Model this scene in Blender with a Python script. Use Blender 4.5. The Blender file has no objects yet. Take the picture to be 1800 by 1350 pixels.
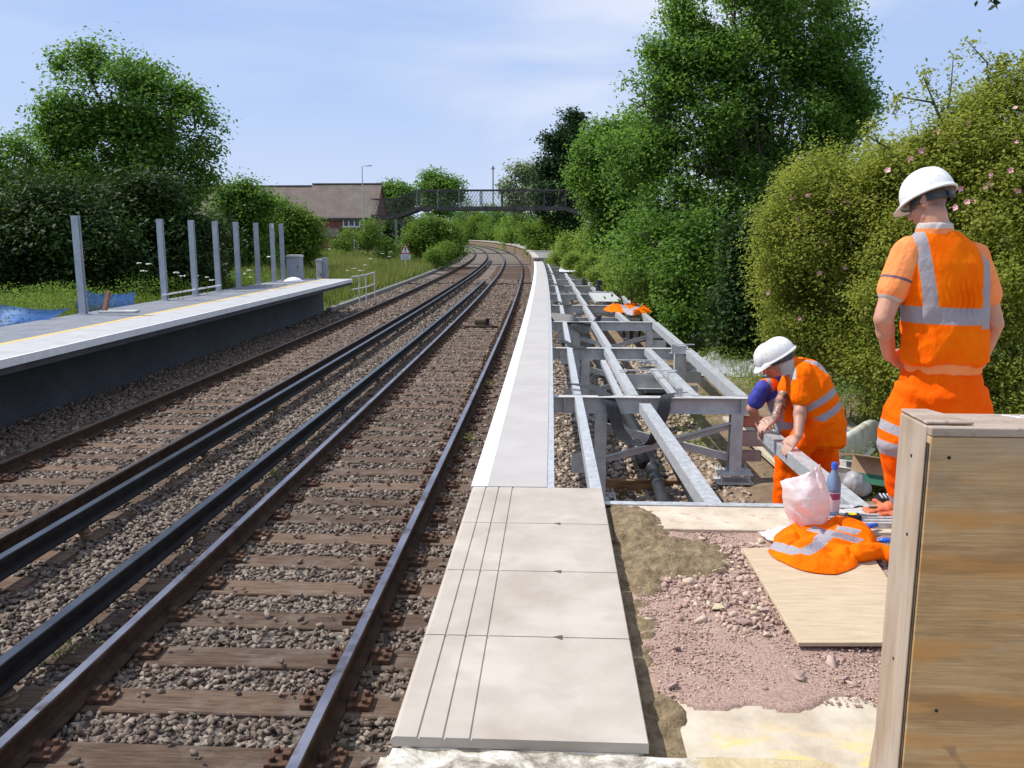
import bpy, math, random
import numpy as np
from mathutils import Vector, Matrix, noise as mnoise
R_ = math.radians
random.seed(7); rng = np.random.default_rng(7)
SC = bpy.context.scene
COL = SC.collection
# ------------------------------------------------------------------ camera
PITCH, YAW, FPX, CAMZ = R_(9.947), R_(2.861), 1500.0, 1.537
cam_d = bpy.data.cameras.new("camera"); cam = bpy.data.objects.new("camera", cam_d); COL.objects.link(cam)
cam.location = (0, 0, CAMZ); cam.rotation_euler = (math.pi/2 - PITCH, 0, YAW)
cam_d.sensor_width = 36; cam_d.lens = 30.0; cam_d.clip_end = 3000; cam_d.clip_start = 0.05
SC.camera = cam
SC.render.resolution_x, SC.render.resolution_y = 1024, 768
# ------------------------------------------------------------------ world and sun
SUN_AZ, SUN_EL = Vector((-0.99, 0.13, 0)).normalized(), R_(52)
W = bpy.data.worlds.new("World"); SC.world = W; W.use_nodes = True
nt = W.node_tree; nt.nodes.clear()
def N(t, typ, **kw):
    n = t.nodes.new(typ)
    for k, v in kw.items():
        if k in n.inputs.keys(): n.inputs[k].default_value = v
        else: setattr(n, k, v)
    return n
wo = N(nt, 'ShaderNodeOutputWorld'); bg = N(nt, 'ShaderNodeBackground'); bg.inputs[1].default_value = 0.092
sky = N(nt, 'ShaderNodeTexSky'); sky.sky_type = 'NISHITA'; sky.sun_disc = False
sky.sun_elevation = SUN_EL; sky.sun_rotation = math.atan2(SUN_AZ.x, SUN_AZ.y)
sky.air_density = 1.0; sky.dust_density = 0.6; sky.ozone_density = 2.0
tc = N(nt, 'ShaderNodeTexCoord'); mp = N(nt, 'ShaderNodeMapping'); mp.inputs['Scale'].default_value = (1.0, 1.0, 3.6)
mp.inputs['Location'].default_value = (0.35, 0.1, 0.25)
nz = N(nt, 'ShaderNodeTexNoise'); nz.inputs['Scale'].default_value = 1.7; nz.inputs['Detail'].default_value = 7; nz.inputs['Roughness'].default_value = 0.52
nz.inputs['Distortion'].default_value = 0.35
cr = N(nt, 'ShaderNodeValToRGB'); cr.color_ramp.elements[0].position = 0.40; cr.color_ramp.elements[1].position = 0.56
cr.color_ramp.elements[0].color = (0.16, 0.16, 0.16, 1); cr.color_ramp.elements[1].color = (0.9, 0.9, 0.9, 1)
hz = N(nt, 'ShaderNodeMixRGB'); hz.inputs[0].default_value = .8; hz.inputs[2].default_value = (4.1, 5.9, 9.9, 1)
mx = N(nt, 'ShaderNodeMixRGB'); mx.inputs[2].default_value = (8.3, 8.7, 9.9, 1)
L = nt.links.new
L(tc.outputs['Generated'], mp.inputs[0]); L(mp.outputs[0], nz.inputs['Vector']); L(nz.outputs[0], cr.inputs[0])
sxw = N(nt, 'ShaderNodeSeparateXYZ'); L(tc.outputs['Generated'], sxw.inputs[0])
azr = N(nt, 'ShaderNodeValToRGB'); azr.color_ramp.elements[0].position = .38; azr.color_ramp.elements[1].position = .58; azr.color_ramp.elements[0].color = (.30, .30, .30, 1)
mad = N(nt, 'ShaderNodeMath'); mad.operation = 'MULTIPLY_ADD'; mad.inputs[1].default_value = .5; mad.inputs[2].default_value = .5; L(sxw.outputs[0], mad.inputs[0]); L(mad.outputs[0], azr.inputs[0])
mm_ = N(nt, 'ShaderNodeMath'); mm_.operation = 'MULTIPLY'; L(cr.outputs[0], mm_.inputs[0]); L(azr.outputs[0], mm_.inputs[1])
hor = N(nt, 'ShaderNodeValToRGB'); hor.color_ramp.elements[0].position = .0; hor.color_ramp.elements[1].position = .22; hor.color_ramp.elements[0].color = (.55, .55, .55, 1); hor.color_ramp.elements[1].color = (0, 0, 0, 1); L(sxw.outputs[2], hor.inputs[0])
mxx = N(nt, 'ShaderNodeMath'); mxx.operation = 'MAXIMUM'; L(mm_.outputs[0], mxx.inputs[0]); L(hor.outputs[0], mxx.inputs[1]); L(mxx.outputs[0], mx.inputs[0]); L(sky.outputs[0], hz.inputs[1]); L(hz.outputs[0], mx.inputs[1]); L(mx.outputs[0], bg.inputs[0]); L(bg.outputs[0], wo.inputs[0])
sd = bpy.data.lights.new("sun", 'SUN'); so = bpy.data.objects.new("sun", sd); COL.objects.link(so)
sd.energy = 4.7; sd.angle = R_(0.53); sd.color = (1.0, 0.955, 0.88)
sv = Vector((SUN_AZ.x*math.cos(SUN_EL), SUN_AZ.y*math.cos(SUN_EL), math.sin(SUN_EL)))
so.rotation_euler = sv.to_track_quat('Z', 'Y').to_euler(); so.location = (-10, 3, 20)
SC.view_settings.view_transform = 'Standard'; SC.view_settings.look = 'None'
SC.view_settings.exposure = 0.15; SC.view_settings.gamma = 1.0; SC.view_settings.use_curve_mapping = False
# ------------------------------------------------------------------ helpers
def tag(o, label=None, cat=None, group=None, kind=None):
    if label: o['label'] = label
    if cat: o['category'] = cat
    if group: o['group'] = group
    if kind: o['kind'] = kind
    return o
def empty(name, loc=(0, 0, 0), rz=0.0):
    o = bpy.data.objects.new(name, None); COL.objects.link(o); o.location = loc; o.rotation_euler = (0, 0, rz)
    o.empty_display_size = 0.1
    return o
def kids(o): return [c for c in bpy.data.objects if c.parent == o]
def copy_tree(o, parent=None):
    c = o.copy(); COL.objects.link(c); c.parent = parent
    for ch in list(o.children): copy_tree(ch, c)
    return c
# pixel of the 1800x1350 photograph -> a point in the world at a given height or distance
_fw = Vector((-math.sin(YAW)*math.cos(PITCH), math.cos(YAW)*math.cos(PITCH), -math.sin(PITCH)))
_r = Vector((math.cos(YAW), math.sin(YAW), 0)); _u = _r.cross(_fw)
def at(x, y, z=None, Y=None):
    d = _fw + _r*((x-900)/FPX) - _u*((y-675)/FPX)
    t = (z-CAMZ)/d.z if z is not None else Y/d.y
    return Vector((0, 0, CAMZ)) + d*t
# track geometry: s along the right hand running rail, d = offset to the right of it
_S = np.arange(-20, 420, 0.5); _k = 0.00056 + 0.000455*np.clip(_S-29.4, 0, 60)/60
_k[_S < 0] = 0.0
_h = np.cumsum(np.where(_S < 0, 0, _k))*0.5; _X = -1.2185 - np.cumsum(np.sin(_h))*0.5; _Yy = -20.5 + np.cumsum(np.cos(_h))*0.5
def PT(s, d, z=0.0):
    h = float(np.interp(s, _S, _h)); x = float(np.interp(s, _S, _X)); y = float(np.interp(s, _S, _Yy))
    return Vector((x+d*math.cos(h), y+d*math.sin(h), z))
def HD(s): return float(np.interp(s, _S, _h))
def XR(y): return np.interp(y, _Yy, _X)

class MB:
    def __init__(s): s.v = []; s.f = []; s.m = []; s.xf = None
    def add(s, vs, fs, mi=0):
        b = len(s.v); s.v += [tuple(v) for v in vs]; s.f += [tuple(i+b for i in f) for f in fs]; s.m += [mi]*len(fs)
    def box(s, c, d, rot=None, mi=0, M=None):
        x, y, z = d[0]/2, d[1]/2, d[2]/2
        vs = [Vector(p) for p in ((-x,-y,-z),(x,-y,-z),(x,y,-z),(-x,y,-z),(-x,-y,z),(x,-y,z),(x,y,z),(-x,y,z))]
        if rot is not None:
            q = Matrix.Rotation(rot, 3, 'Z') if not hasattr(rot, 'row') else rot
            vs = [q @ v for v in vs]
        c = Vector(c); s.add([v+c for v in vs], [(0,3,2,1),(4,5,6,7),(0,1,5,4),(1,2,6,5),(2,3,7,6),(3,0,4,7)], mi)
    def bar(s, a, b, w, h, up=(0, 0, 1), mi=0):          # rectangular bar from a to b, h along up
        a, b = Vector(a), Vector(b); t = (b-a).normalized(); upv = Vector(up)
        sd_ = t.cross(upv)
        if sd_.length < 1e-4: sd_ = t.cross(Vector((0, 1, 0)))
        sd_.normalize(); u = sd_.cross(t).normalized()
        q = [(-w/2,-h/2),(w/2,-h/2),(w/2,h/2),(-w/2,h/2)]
        s.add([p+sd_*i+u*j for p in (a, b) for i, j in q], [(3,2,1,0),(4,5,6,7),(0,1,5,4),(1,2,6,5),(2,3,7,6),(3,0,4,7)], mi)
    def sweep(s, prof, pts, up=(0, 0, 1), mi=0, closed=True, cap=True):   # profile (x right, y up) along points
        n = len(prof); pts = [Vector(p) for p in pts]; rings = []
        for i, p in enumerate(pts):
            t = (pts[min(i+1, len(pts)-1)]-pts[max(i-1, 0)]).normalized(); sd_ = t.cross(Vector(up))
            if sd_.length < 1e-4: sd_ = Vector((1, 0, 0))
            sd_.normalize(); u = sd_.cross(t).normalized()
            rings += [p+sd_*a+u*b for a, b in prof]
        fs = []
        for i in range(len(pts)-1):
            for j in range(n if closed else n-1):
                k = (j+1) % n; fs.append((i*n+j, i*n+k, (i+1)*n+k, (i+1)*n+j))
        if cap and closed: fs += [tuple(range(n-1, -1, -1)), tuple((len(pts)-1)*n+j for j in range(n))]
        s.add(rings, fs, mi)
    def tube(s, pts, r, n=10, mi=0):
        pts = [Vector(p) for p in pts]; rs = r if isinstance(r, (list, tuple)) else [r]*len(pts)
        t0 = (pts[1]-pts[0]).normalized(); ref = Vector((0, 0, 1)) if abs(t0.z) < .9 else Vector((0, 1, 0)); rings = []
        for i, p in enumerate(pts):
            t = (pts[min(i+1, len(pts)-1)]-pts[max(i-1, 0)]).normalized()
            a = t.cross(ref).normalized(); b = a.cross(t)
            rings += [p+(a*math.cos(q)+b*math.sin(q))*rs[i] for q in [2*math.pi*j/n for j in range(n)]]
        fs = [(i*n+j, i*n+(j+1) % n, (i+1)*n+(j+1) % n, (i+1)*n+j) for i in range(len(pts)-1) for j in range(n)]
        fs += [tuple(range(n-1, -1, -1)), tuple((len(pts)-1)*n+j for j in range(n))]
        s.add(rings, fs, mi)
    def lathe(s, prof, c, n=20, mi=0, ax=None):           # prof: (r,z)
        c = Vector(c); M = ax if ax is not None else Matrix.Identity(3)
        vs = [c + M @ Vector((r*math.cos(2*math.pi*j/n), r*math.sin(2*math.pi*j/n), z)) for r, z in prof for j in range(n)]
        fs = [(i*n+j, i*n+(j+1) % n, (i+1)*n+(j+1) % n, (i+1)*n+j) for i in range(len(prof)-1) for j in range(n)]
        fs += [tuple(range(n-1, -1, -1)), tuple((len(prof)-1)*n+j for j in range(n))]
        s.add(vs, fs, mi)
    def prism(s, poly, o, ux, uy, th, mi=0):              # polygon in plane ux,uy extruded along normal
        o, ux, uy = Vector(o), Vector(ux), Vector(uy); nn = ux.cross(uy).normalized(); n = len(poly)
        vs = [o+ux*a+uy*b for a, b in poly]+[o+ux*a+uy*b+nn*th for a, b in poly]
        s.add(vs, [tuple(range(n-1, -1, -1)), tuple(range(n, 2*n))]+[(i, (i+1) % n, n+(i+1) % n, n+i) for i in range(n)], mi)
    def build(s, name, mats, parent=None, smooth=False, bevel=0.0, seg=1, loc=None):
        me = bpy.data.meshes.new(name); me.from_pydata(s.v, [], s.f); 
        if not isinstance(mats, (list, tuple)): mats = [mats]
        for m in mats: me.materials.append(m)
        if len(mats) > 1: me.polygons.foreach_set('material_index', s.m)
        if smooth: me.polygons.foreach_set('use_smooth', [True]*len(s.f))
        me.update(); o = bpy.data.objects.new(name, me); COL.objects.link(o); o.parent = parent
        if loc is not None:                       # give a top-level mesh its own origin
            L_ = Vector(loc); me.transform(Matrix.Translation(-L_)); o.location = L_
        if smooth and not smooth == 'all':
            pass
        if bevel:
            b = o.modifiers.new('bevel', 'BEVEL'); b.width = bevel; b.segments = seg; b.limit_method = 'ANGLE'; b.angle_limit = R_(35)
        return o
def npmesh(name, V, F, mats, parent=None, attrs=None, smooth=False, matidx=None):
    """V (n,3), F (m,k) constant k"""
    me = bpy.data.meshes.new(name); V = np.asarray(V, np.float32); F = np.asarray(F, np.int32)
    me.vertices.add(len(V)); me.vertices.foreach_set('co', V.ravel())
    k = F.shape[1]; me.loops.add(F.size); me.loops.foreach_set('vertex_index', F.ravel())
    me.polygons.add(len(F)); me.polygons.foreach_set('loop_start', np.arange(0, F.size, k, dtype=np.int32))
    if smooth: me.polygons.foreach_set('use_smooth', np.ones(len(F), bool))
    for m in (mats if isinstance(mats, (list, tuple)) else [mats]): me.materials.append(m)
    if matidx is not None: me.polygons.foreach_set('material_index', np.asarray(matidx, np.int32))
    for an, av in (attrs or {}).items():
        a = me.attributes.new(an, 'FLOAT', 'POINT'); a.data.foreach_set('value', np.asarray(av, np.float32))
    me.update(); me.validate()
    o = bpy.data.objects.new(name, me); COL.objects.link(o); o.parent = parent
    return o
# ------------------------------------------------------------------ materials
def newmat(name):
    m = bpy.data.materials.new(name); m.use_nodes = True; t = m.node_tree; t.nodes.clear()
    out = N(t, 'ShaderNodeOutputMaterial'); b = N(t, 'ShaderNodeBsdfPrincipled'); t.links.new(b.outputs[0], out.inputs[0])
    return m, t, b, out
def c4(c): return (c[0], c[1], c[2], 1)
def ramp(t, src, stops):
    r = N(t, 'ShaderNodeValToRGB'); e = r.color_ramp.elements
    while len(e) < len(stops): e.new(0.5)
    for i, (p, c) in enumerate(stops): e[i].position = p; e[i].color = c4(c) if hasattr(c, '__len__') else (c, c, c, 1)
    t.links.new(src, r.inputs[0]); return r.outputs[0]
def noise(t, vec, scale, detail=4, rough=.55, dist=0.0):
    n = N(t, 'ShaderNodeTexNoise'); n.inputs['Scale'].default_value = scale; n.inputs['Detail'].default_value = detail
    n.inputs['Roughness'].default_value = rough; n.inputs['Distortion'].default_value = dist
    if vec is not None: t.links.new(vec, n.inputs['Vector'])
    return n.outputs[0]
def coords(t, scale=(1, 1, 1), kind='Object', rot=(0, 0, 0)):
    c = N(t, 'ShaderNodeTexCoord'); m = N(t, 'ShaderNodeMapping'); m.inputs['Scale'].default_value = scale; m.inputs['Rotation'].default_value = rot
    t.links.new(c.outputs[kind], m.inputs[0]); return m.outputs[0]
def geo(t, scale=(1, 1, 1), rot=(0, 0, 0)):
    c = N(t, 'ShaderNodeNewGeometry'); m = N(t, 'ShaderNodeMapping'); m.inputs['Scale'].default_value = scale; m.inputs['Rotation'].default_value = rot
    t.links.new(c.outputs['Position'], m.inputs[0]); return m.outputs[0]
def mixc(t, fac, a, b, mode='MIX'):
    m = N(t, 'ShaderNodeMixRGB'); m.blend_type = mode
    for i, v in ((0, fac), (1, a), (2, b)):
        if hasattr(v, 'links'): t.links.new(v, m.inputs[i])
        elif i == 0: m.inputs[0].default_value = v
        else: m.inputs[i].default_value = c4(v)
    return m.outputs[0]
def bump(t, b, h, strength=.4, dist=.01):
    n = N(t, 'ShaderNodeBump'); n.inputs['Strength'].default_value = strength; n.inputs['Distance'].default_value = dist
    t.links.new(h, n.inputs['Height']); t.links.new(n.outputs[0], b.inputs['Normal'])
def math_(t, op, a, b=None):
    m = N(t, 'ShaderNodeMath'); m.operation = op
    for i, v in ((0, a), (1, b)):
        if v is None: continue
        if hasattr(v, 'links'): t.links.new(v, m.inputs[i])
        else: m.inputs[i].default_value = v
    return m.outputs[0]
def attr(t, name):
    a = N(t, 'ShaderNodeAttribute'); a.attribute_name = name; return a.outputs['Fac']
def pmat(name, c1, c2, scale=8, rough=.7, metal=0.0, bmp=.3, bscale=None, bdist=.004, spots=None, sscale=40, stretch=(1, 1, 1), lo=.35, hi=.65, rough2=None, detail=6):
    m, t, b, out = newmat(name); v = geo(t, stretch)
    n = noise(t, v, scale, detail, .6); c = ramp(t, n, [(lo, c1), (hi, c2)])
    if spots:
        s = noise(t, v, sscale, 3, .6); c = mixc(t, ramp(t, s, [(.56, 0), (.66, .8)]), c, spots)
    t.links.new(c, b.inputs['Base Color']); b.inputs['Metallic'].default_value = metal; b.inputs['Roughness'].default_value = rough
    if rough2 is not None:
        q = ramp(t, n, [(lo, rough), (hi, rough2)]); t.links.new(q, b.inputs['Roughness'])
    if bmp: bump(t, b, noise(t, v, bscale or scale*4, 5, .65), bmp, bdist)
    return m
M = {}
M['galv'] = pmat('galvanised_steel', (.52, .53, .54), (.66, .67, .68), 22, .42, .5, .1, 60, .002, rough2=.52, spots=(.40, .41, .43), sscale=30)
M['galv2'] = pmat('dull_galvanised_steel', (.44, .44, .43), (.58, .575, .56), 9, .55, .15, .12, 50, .002, rough2=.62)
M['rail'] = pmat('shade_darkened_rusty_rail', (.030, .018, .012), (.068, .040, .026), 9, .8, 0, .3, 60, .002)  # rust, darkened further to carry the shade on the rail sides
M['railtop'] = pmat('polished_rail_head', (.30, .30, .33), (.42, .41, .43), 3, .22, .9, .05, 40, .001, spots=(.12, .09, .07), sscale=2.2, rough2=.35)
M['crail'] = pmat('shade_darkened_conductor_rail', (.008, .008, .009), (.018, .017, .017), 6, .7, .0, .2, 40, .002)  # near-black base colour includes the shade on the rail's visible side
M['chair'] = pmat('rusty_cast_chair', (.05, .028, .018), (.13, .07, .045), 30, .85, 0, .4, 90, .003)
M['insul'] = pmat('stained_porcelain', (.10, .06, .035), (.22, .14, .08), 14, .6, 0, .2)
M['black'] = pmat('black_rubber', (.014, .014, .015), (.028, .028, .030), 12, .5, 0, .15)
M['pipe'] = pmat('black_plastic_duct', (.018, .019, .021), (.04, .04, .043), 7, .42, 0, .1)
M['greydeck'] = pmat('grey_grp_deck', (.40, .375, .355), (.45, .425, .40), 2.2, .7, 0, .25, 240, .001, detail=8)
M['whitestrip'] = pmat('white_edge_strip', (.68, .69, .71), (.78, .79, .80), 6, .55, 0, .15, 90, .001)
M['conc'] = pmat('pale_concrete', (.365, .315, .262), (.49, .44, .375), 2.4, .8, 0, .22, 160, .0015, spots=(.40, .355, .30), sscale=3.5, detail=9)
M['oldconc'] = pmat('worn_old_concrete', (.22, .195, .165), (.66, .61, .52), 9, .92, 0, .8, 40, .01, detail=10, lo=.42, hi=.58)
m, t, b, out = newmat('weathered_timber'); v = geo(t, (1, 9, 9)); oi = N(t, 'ShaderNodeObjectInfo')
c = ramp(t, noise(t, v, 5, 8, .65), [(.3, (.070, .048, .036)), (.55, (.135, .096, .072)), (.75, (.21, .16, .125))]); c = mixc(t, 1, c, ramp(t, oi.outputs['Random'], [(0, (.70, .66, .62)), (.5, (1, .92, .86)), (1, (1.25, 1.15, 1.05))]), 'MULTIPLY')
c = mixc(t, ramp(t, noise(t, geo(t), 5, 5), [(.5, 0), (.68, .55)]), c, (.19, .155, .125)); c = mixc(t, ramp(t, noise(t, geo(t, (.6, 26, 4)), 4, 4), [(.62, 0), (.67, .8)]), c, (.02, .014, .01))
t.links.new(c, b.inputs['Base Color']); b.inputs['Roughness'].default_value = .92; bump(t, b, noise(t, v, 14, 6, .7), .8, .008); M['timber'] = m
M['plankw'] = pmat('pale_timber', (.42, .34, .25), (.58, .49, .38), 6, .8, 0, .3, 40, .002, stretch=(1, 6, 6))
M['concgrey'] = pmat('grey_concrete_kerb', (.14, .135, .12), (.26, .245, .22), 4, .9, 0, .5, 30)
M['dwall'] = pmat('dark_platform_wall', (.038, .041, .047), (.062, .066, .074), 3, .7, .1, .2, 60)
M['asph'] = pmat('grey_platform_surface', (.15, .16, .185), (.205, .215, .24), 3, .85, 0, .4, 120, .002, detail=9)
M['yellow'] = pmat('yellow_line_paint', (.62, .42, .10), (.72, .52, .16), 12, .6, 0, .1)
M['post'] = pmat('grey_primed_steel', (.36, .39, .44), (.46, .49, .54), 4, .5, .25, .1)
M['cabinet'] = pmat('grey_cabinet_paint', (.24, .27, .31), (.30, .33, .37), 4, .5, 0, .1)
M['cabpale'] = pmat('pale_cabinet_paint', (.42, .42, .40), (.5, .5, .48), 4, .6, 0, .1)
M['white'] = pmat('white_paint', (.72, .72, .72), (.82, .82, .82), 5, .4, 0, .05)
M['iron'] = pmat('dark_bridge_iron', (.060, .054, .050), (.115, .105, .098), 3, .7, .1, .3)
M['pillar'] = pmat('grey_bridge_column', (.15, .155, .16), (.24, .245, .25), 3, .7, .1, .2)
M['bark'] = pmat('bark', (.05, .038, .026), (.11, .085, .06), 10, .95, 0, .8, 30, .01, stretch=(3, 3, .6))
M['soilshoe'] = pmat('worn_leather', (.06, .045, .03), (.12, .09, .06), 20, .7)
M['blue'] = pmat('blue_plastic', (.02, .10, .55), (.03, .14, .65), 10, .35, 0, 0)
M['glass'] = pmat('dark_window_glass', (.02, .025, .03), (.05, .06, .07), 2, .1, 0, 0)

for k_ in ('crail', 'rail', 'chair', 'iron', 'timber', 'black'):
    for n_ in M[k_].node_tree.nodes:
        if n_.type == 'BSDF_PRINCIPLED': n_.inputs['Specular IOR Level'].default_value = .2
# ------------------------------------------------------------------ stones / scatter helper
def ico():
    t = (1+5**.5)/2
    v = np.array([(-1,t,0),(1,t,0),(-1,-t,0),(1,-t,0),(0,-1,t),(0,1,t),(0,-1,-t),(0,1,-t),(t,0,-1),(t,0,1),(-t,0,-1),(-t,0,1)], float)
    v /= np.linalg.norm(v[0])
    f = np.array([(0,11,5),(0,5,1),(0,1,7),(0,7,10),(0,10,11),(1,5,9),(5,11,4),(11,10,2),(10,7,6),(7,1,8),(3,9,4),(3,4,2),(3,2,6),(3,6,8),(3,8,9),(4,9,5),(2,4,11),(6,2,10),(8,6,7),(9,8,1)])
    return v, f
ICO_V, ICO_F = ico()
import bmesh
def hulls(n, seed):                                   # angular broken-stone prototypes
    r = np.random.default_rng(seed); out = []
    while len(out) < n:
        k = r.integers(8, 12); p = r.normal(0, 1, (k, 3)); p /= np.linalg.norm(p, axis=1)[:, None]; p *= r.uniform(.8, 1.1, (k, 1)); p = np.sign(p)*np.abs(p)**.85
        bm_ = bmesh.new(); [bm_.verts.new(q) for q in p]; rs_ = bmesh.ops.convex_hull(bm_, input=bm_.verts); bmesh.ops.delete(bm_, geom=[g for g in rs_['geom_interior'] if isinstance(g, bmesh.types.BMVert)], context='VERTS')
        bmesh.ops.triangulate(bm_, faces=bm_.faces); bm_.verts.index_update(); V = np.array([v.co[:] for v in bm_.verts]); F = np.array([[v.index for v in f.verts] for f in bm_.faces]); bm_.free()
        if len(V) >= 7: out.append((V, F))
    return out
HULLS = hulls(16, 99)
def stones(name, P, size, mat, parent=None, flat=.62, rs=None):
    P = np.asarray(P, float); n = len(P); r = rs or rng; size = np.broadcast_to(np.asarray(size, float), (n,)); pick = r.integers(0, len(HULLS), n); VV, FF, TT = [], [], []; off = 0
    for h, (bv, bf) in enumerate(HULLS):
        k = np.nonzero(pick == h)[0]; m_ = len(k)
        if not m_: continue
        sc = np.stack([r.uniform(.75, 1.35, m_), r.uniform(.6, 1.0, m_), r.uniform(flat*.75, flat*1.25, m_)], 1)*size[k][:, None]*1.12
        V = bv[None]*sc[:, None, :]; a, b, c = r.uniform(0, 6.283, m_), r.normal(0, .45, m_), r.normal(0, .45, m_)
        ca, sa, cb, sb_, cc, s2 = np.cos(a), np.sin(a), np.cos(b), np.sin(b), np.cos(c), np.sin(c)
        Rz = np.zeros((m_, 3, 3)); Rz[:, 0, 0] = ca; Rz[:, 0, 1] = -sa; Rz[:, 1, 0] = sa; Rz[:, 1, 1] = ca; Rz[:, 2, 2] = 1
        Rx = np.zeros((m_, 3, 3)); Rx[:, 0, 0] = 1; Rx[:, 1, 1] = cb; Rx[:, 1, 2] = -sb_; Rx[:, 2, 1] = sb_; Rx[:, 2, 2] = cb
        Ry = np.zeros((m_, 3, 3)); Ry[:, 1, 1] = 1; Ry[:, 0, 0] = cc; Ry[:, 0, 2] = s2; Ry[:, 2, 0] = -s2; Ry[:, 2, 2] = cc
        V = np.einsum('nij,nkj->nki', Rz @ Rx @ Ry, V)+P[k][:, None, :]; nv = len(bv)
        VV.append(V.reshape(-1, 3)); FF.append((bf[None]+nv*np.arange(m_)[:, None, None]).reshape(-1, 3)+off); TT.append(np.repeat(r.random(m_), nv)); off += m_*nv
    return npmesh(name, np.concatenate(VV), np.concatenate(FF), mat, parent, {'tint': np.concatenate(TT)})
def stonemat(name, stops, rough=.85, bmp=.4):
    m, t, b, out = newmat(name); a = attr(t, 'tint'); c = ramp(t, a, stops)
    v = geo(t); n = noise(t, v, 70, 4, .6); c = mixc(t, .5, c, ramp(t, n, [(.3, .55), (.7, 1.25)]), 'MULTIPLY')
    t.links.new(c, b.inputs['Base Color']); b.inputs['Roughness'].default_value = rough
    bump(t, b, noise(t, v, 160, 4, .6), bmp, .003); return m
M['stone'] = stonemat('ballast_stone', [(0, (.080, .054, .038)), (.3, (.135, .098, .072)), (.6, (.185, .142, .108)), (.85, (.245, .195, .152)), (1, (.34, .275, .22))])
M['pinkstone'] = stonemat('pink_gravel_stone', [(0, (.30, .185, .145)), (.4, (.42, .28, .225)), (.8, (.52, .37, .30)), (1, (.58, .47, .34))])
M['palestone'] = stonemat('pale_pebbles', [(0, (.22, .17, .12)), (.5, (.36, .28, .21)), (1, (.52, .44, .35))])
def bedmat(name, cols, vs=22, bmp=.9, tint=None):
    m, t, b, out = newmat(name); v = geo(t)
    vo = N(t, 'ShaderNodeTexVoronoi'); vo.inputs['Scale'].default_value = vs; t.links.new(v, vo.inputs['Vector'])
    bw = N(t, 'ShaderNodeSeparateColor'); t.links.new(vo.outputs['Color'], bw.inputs[0])
    c = ramp(t, bw.outputs[0], cols); big = noise(t, v, .6, 5, .6)
    c = mixc(t, .75, c, ramp(t, big, [(.3, .72), (.7, 1.25)]), 'MULTIPLY')
    c = mixc(t, 1, c, ramp(t, vo.outputs['Distance'], [(.25, 1.0), (.75, .45)]), 'MULTIPLY')
    if tint: c = mixc(t, ramp(t, noise(t, v, .25, 3), [(.45, 0), (.65, .6)]), c, tint)
    t.links.new(c, b.inputs['Base Color']); b.inputs['Roughness'].default_value = .9
    inv = math_(t, 'SUBTRACT', 1.0, vo.outputs['Distance']); bump(t, b, inv, bmp, .03); return m
M['ballast'] = bedmat('ballast_bed', [(0, (.085, .066, .052)), (.4, (.16, .13, .105)), (.8, (.25, .205, .17)), (1, (.36, .31, .26))], 19, .9, (.17, .105, .07))
M['pinkbed'] = pmat('pink_crushed_gravel', (.33, .205, .165), (.54, .375, .305), 70, .95, 0, 1.0, 120, .012, spots=(.48, .36, .25), sscale=3.0, detail=9)
M['earth'] = pmat('bare_brown_earth', (.10, .062, .036), (.25, .17, .10), 4, .95, 0, .9, 25, .02, spots=(.36, .26, .17), sscale=12, detail=9)
# ground: one sheet to the horizon, earth and turf
def ground_material():
    m, t, b, out = newmat('ground_earth_and_turf'); v = geo(t)
    g = ramp(t, noise(t, v, .8, 6, .6), [(.3, (.045, .075, .018)), (.7, (.10, .15, .035))])
    e = ramp(t, noise(t, v, 5, 8, .65), [(.3, (.10, .065, .038)), (.7, (.30, .21, .13))])
    a = attr(t, 'turf'); n = noise(t, v, 1.7, 5, .6); s = math_(t, 'ADD', a, math_(t, 'SUBTRACT', n, .5))
    c = mixc(t, ramp(t, s, [(.42, 0), (.58, 1)]), e, g); t.links.new(c, b.inputs['Base Color'])
    b.inputs['Roughness'].default_value = .95; bump(t, b, noise(t, v, 14, 7, .7), .8, .03); return m
def gz(x, y):
    x = np.asarray(x, float); y = np.asarray(y, float); d = x-XR(y)
    z = np.full(np.broadcast(x, y).shape, -1.22)
    right = np.interp(d, [1.9, 2.6, 3.6, 5.5, 8, 14, 40, 90, 400], [-1.22, -1.06, -.88, -.80, -.55, .6, 1.6, 0, 0])
    leftA = np.interp(-d, [6.9, 7.9, 8.3, 12, 16, 40, 100, 400], [-1.22, -1.0, -.30, -.35, -.1, .2, 0, 0])
    leftB = np.interp(-d, [6.1, 6.5, 9, 14, 20, 40, 100, 400], [-1.22, -1.0, -.85, -.55, -.5, -.6, -1, -1])
    w = np.clip((y-29.5)/3.0, 0, 1); left = leftA*(1-w)+leftB*w
    z = np.where(d > 1.9, right, np.where(d < -6.1, left, z))
    far = np.clip((y-330)/200, 0, 1); return z*(1-far)+far*0.6
ax = np.unique(np.concatenate([np.linspace(-600, -60, 14), np.linspace(-60, -16, 34), np.linspace(-16, 9, 168), np.linspace(9, 40, 32), np.linspace(40, 600, 14)]))
ay = np.unique(np.concatenate([np.linspace(-80, 0, 9), np.linspace(0, 36, 145), np.linspace(36, 130, 120), np.linspace(130, 1200, 24)]))
gx, gy = np.meshgrid(ax, ay); Z = gz(gx, gy); dn = gx-XR(gy)
Z = Z+rng.normal(0, .018, Z.shape)*((dn > 2.2) | (dn < -8.5))
nx, ny = len(ax), len(ay); idx = np.arange(nx*ny).reshape(ny, nx)
F = np.stack([idx[:-1, :-1], idx[:-1, 1:], idx[1:, 1:], idx[1:, :-1]], -1).reshape(-1, 4)
turf = np.where(dn > 0, np.clip((dn-3.6)/2.5, 0, 1)*.55+.15*(gy > 30)+.15*(gy > 12), 1.0)
M['ground'] = ground_material()
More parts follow.
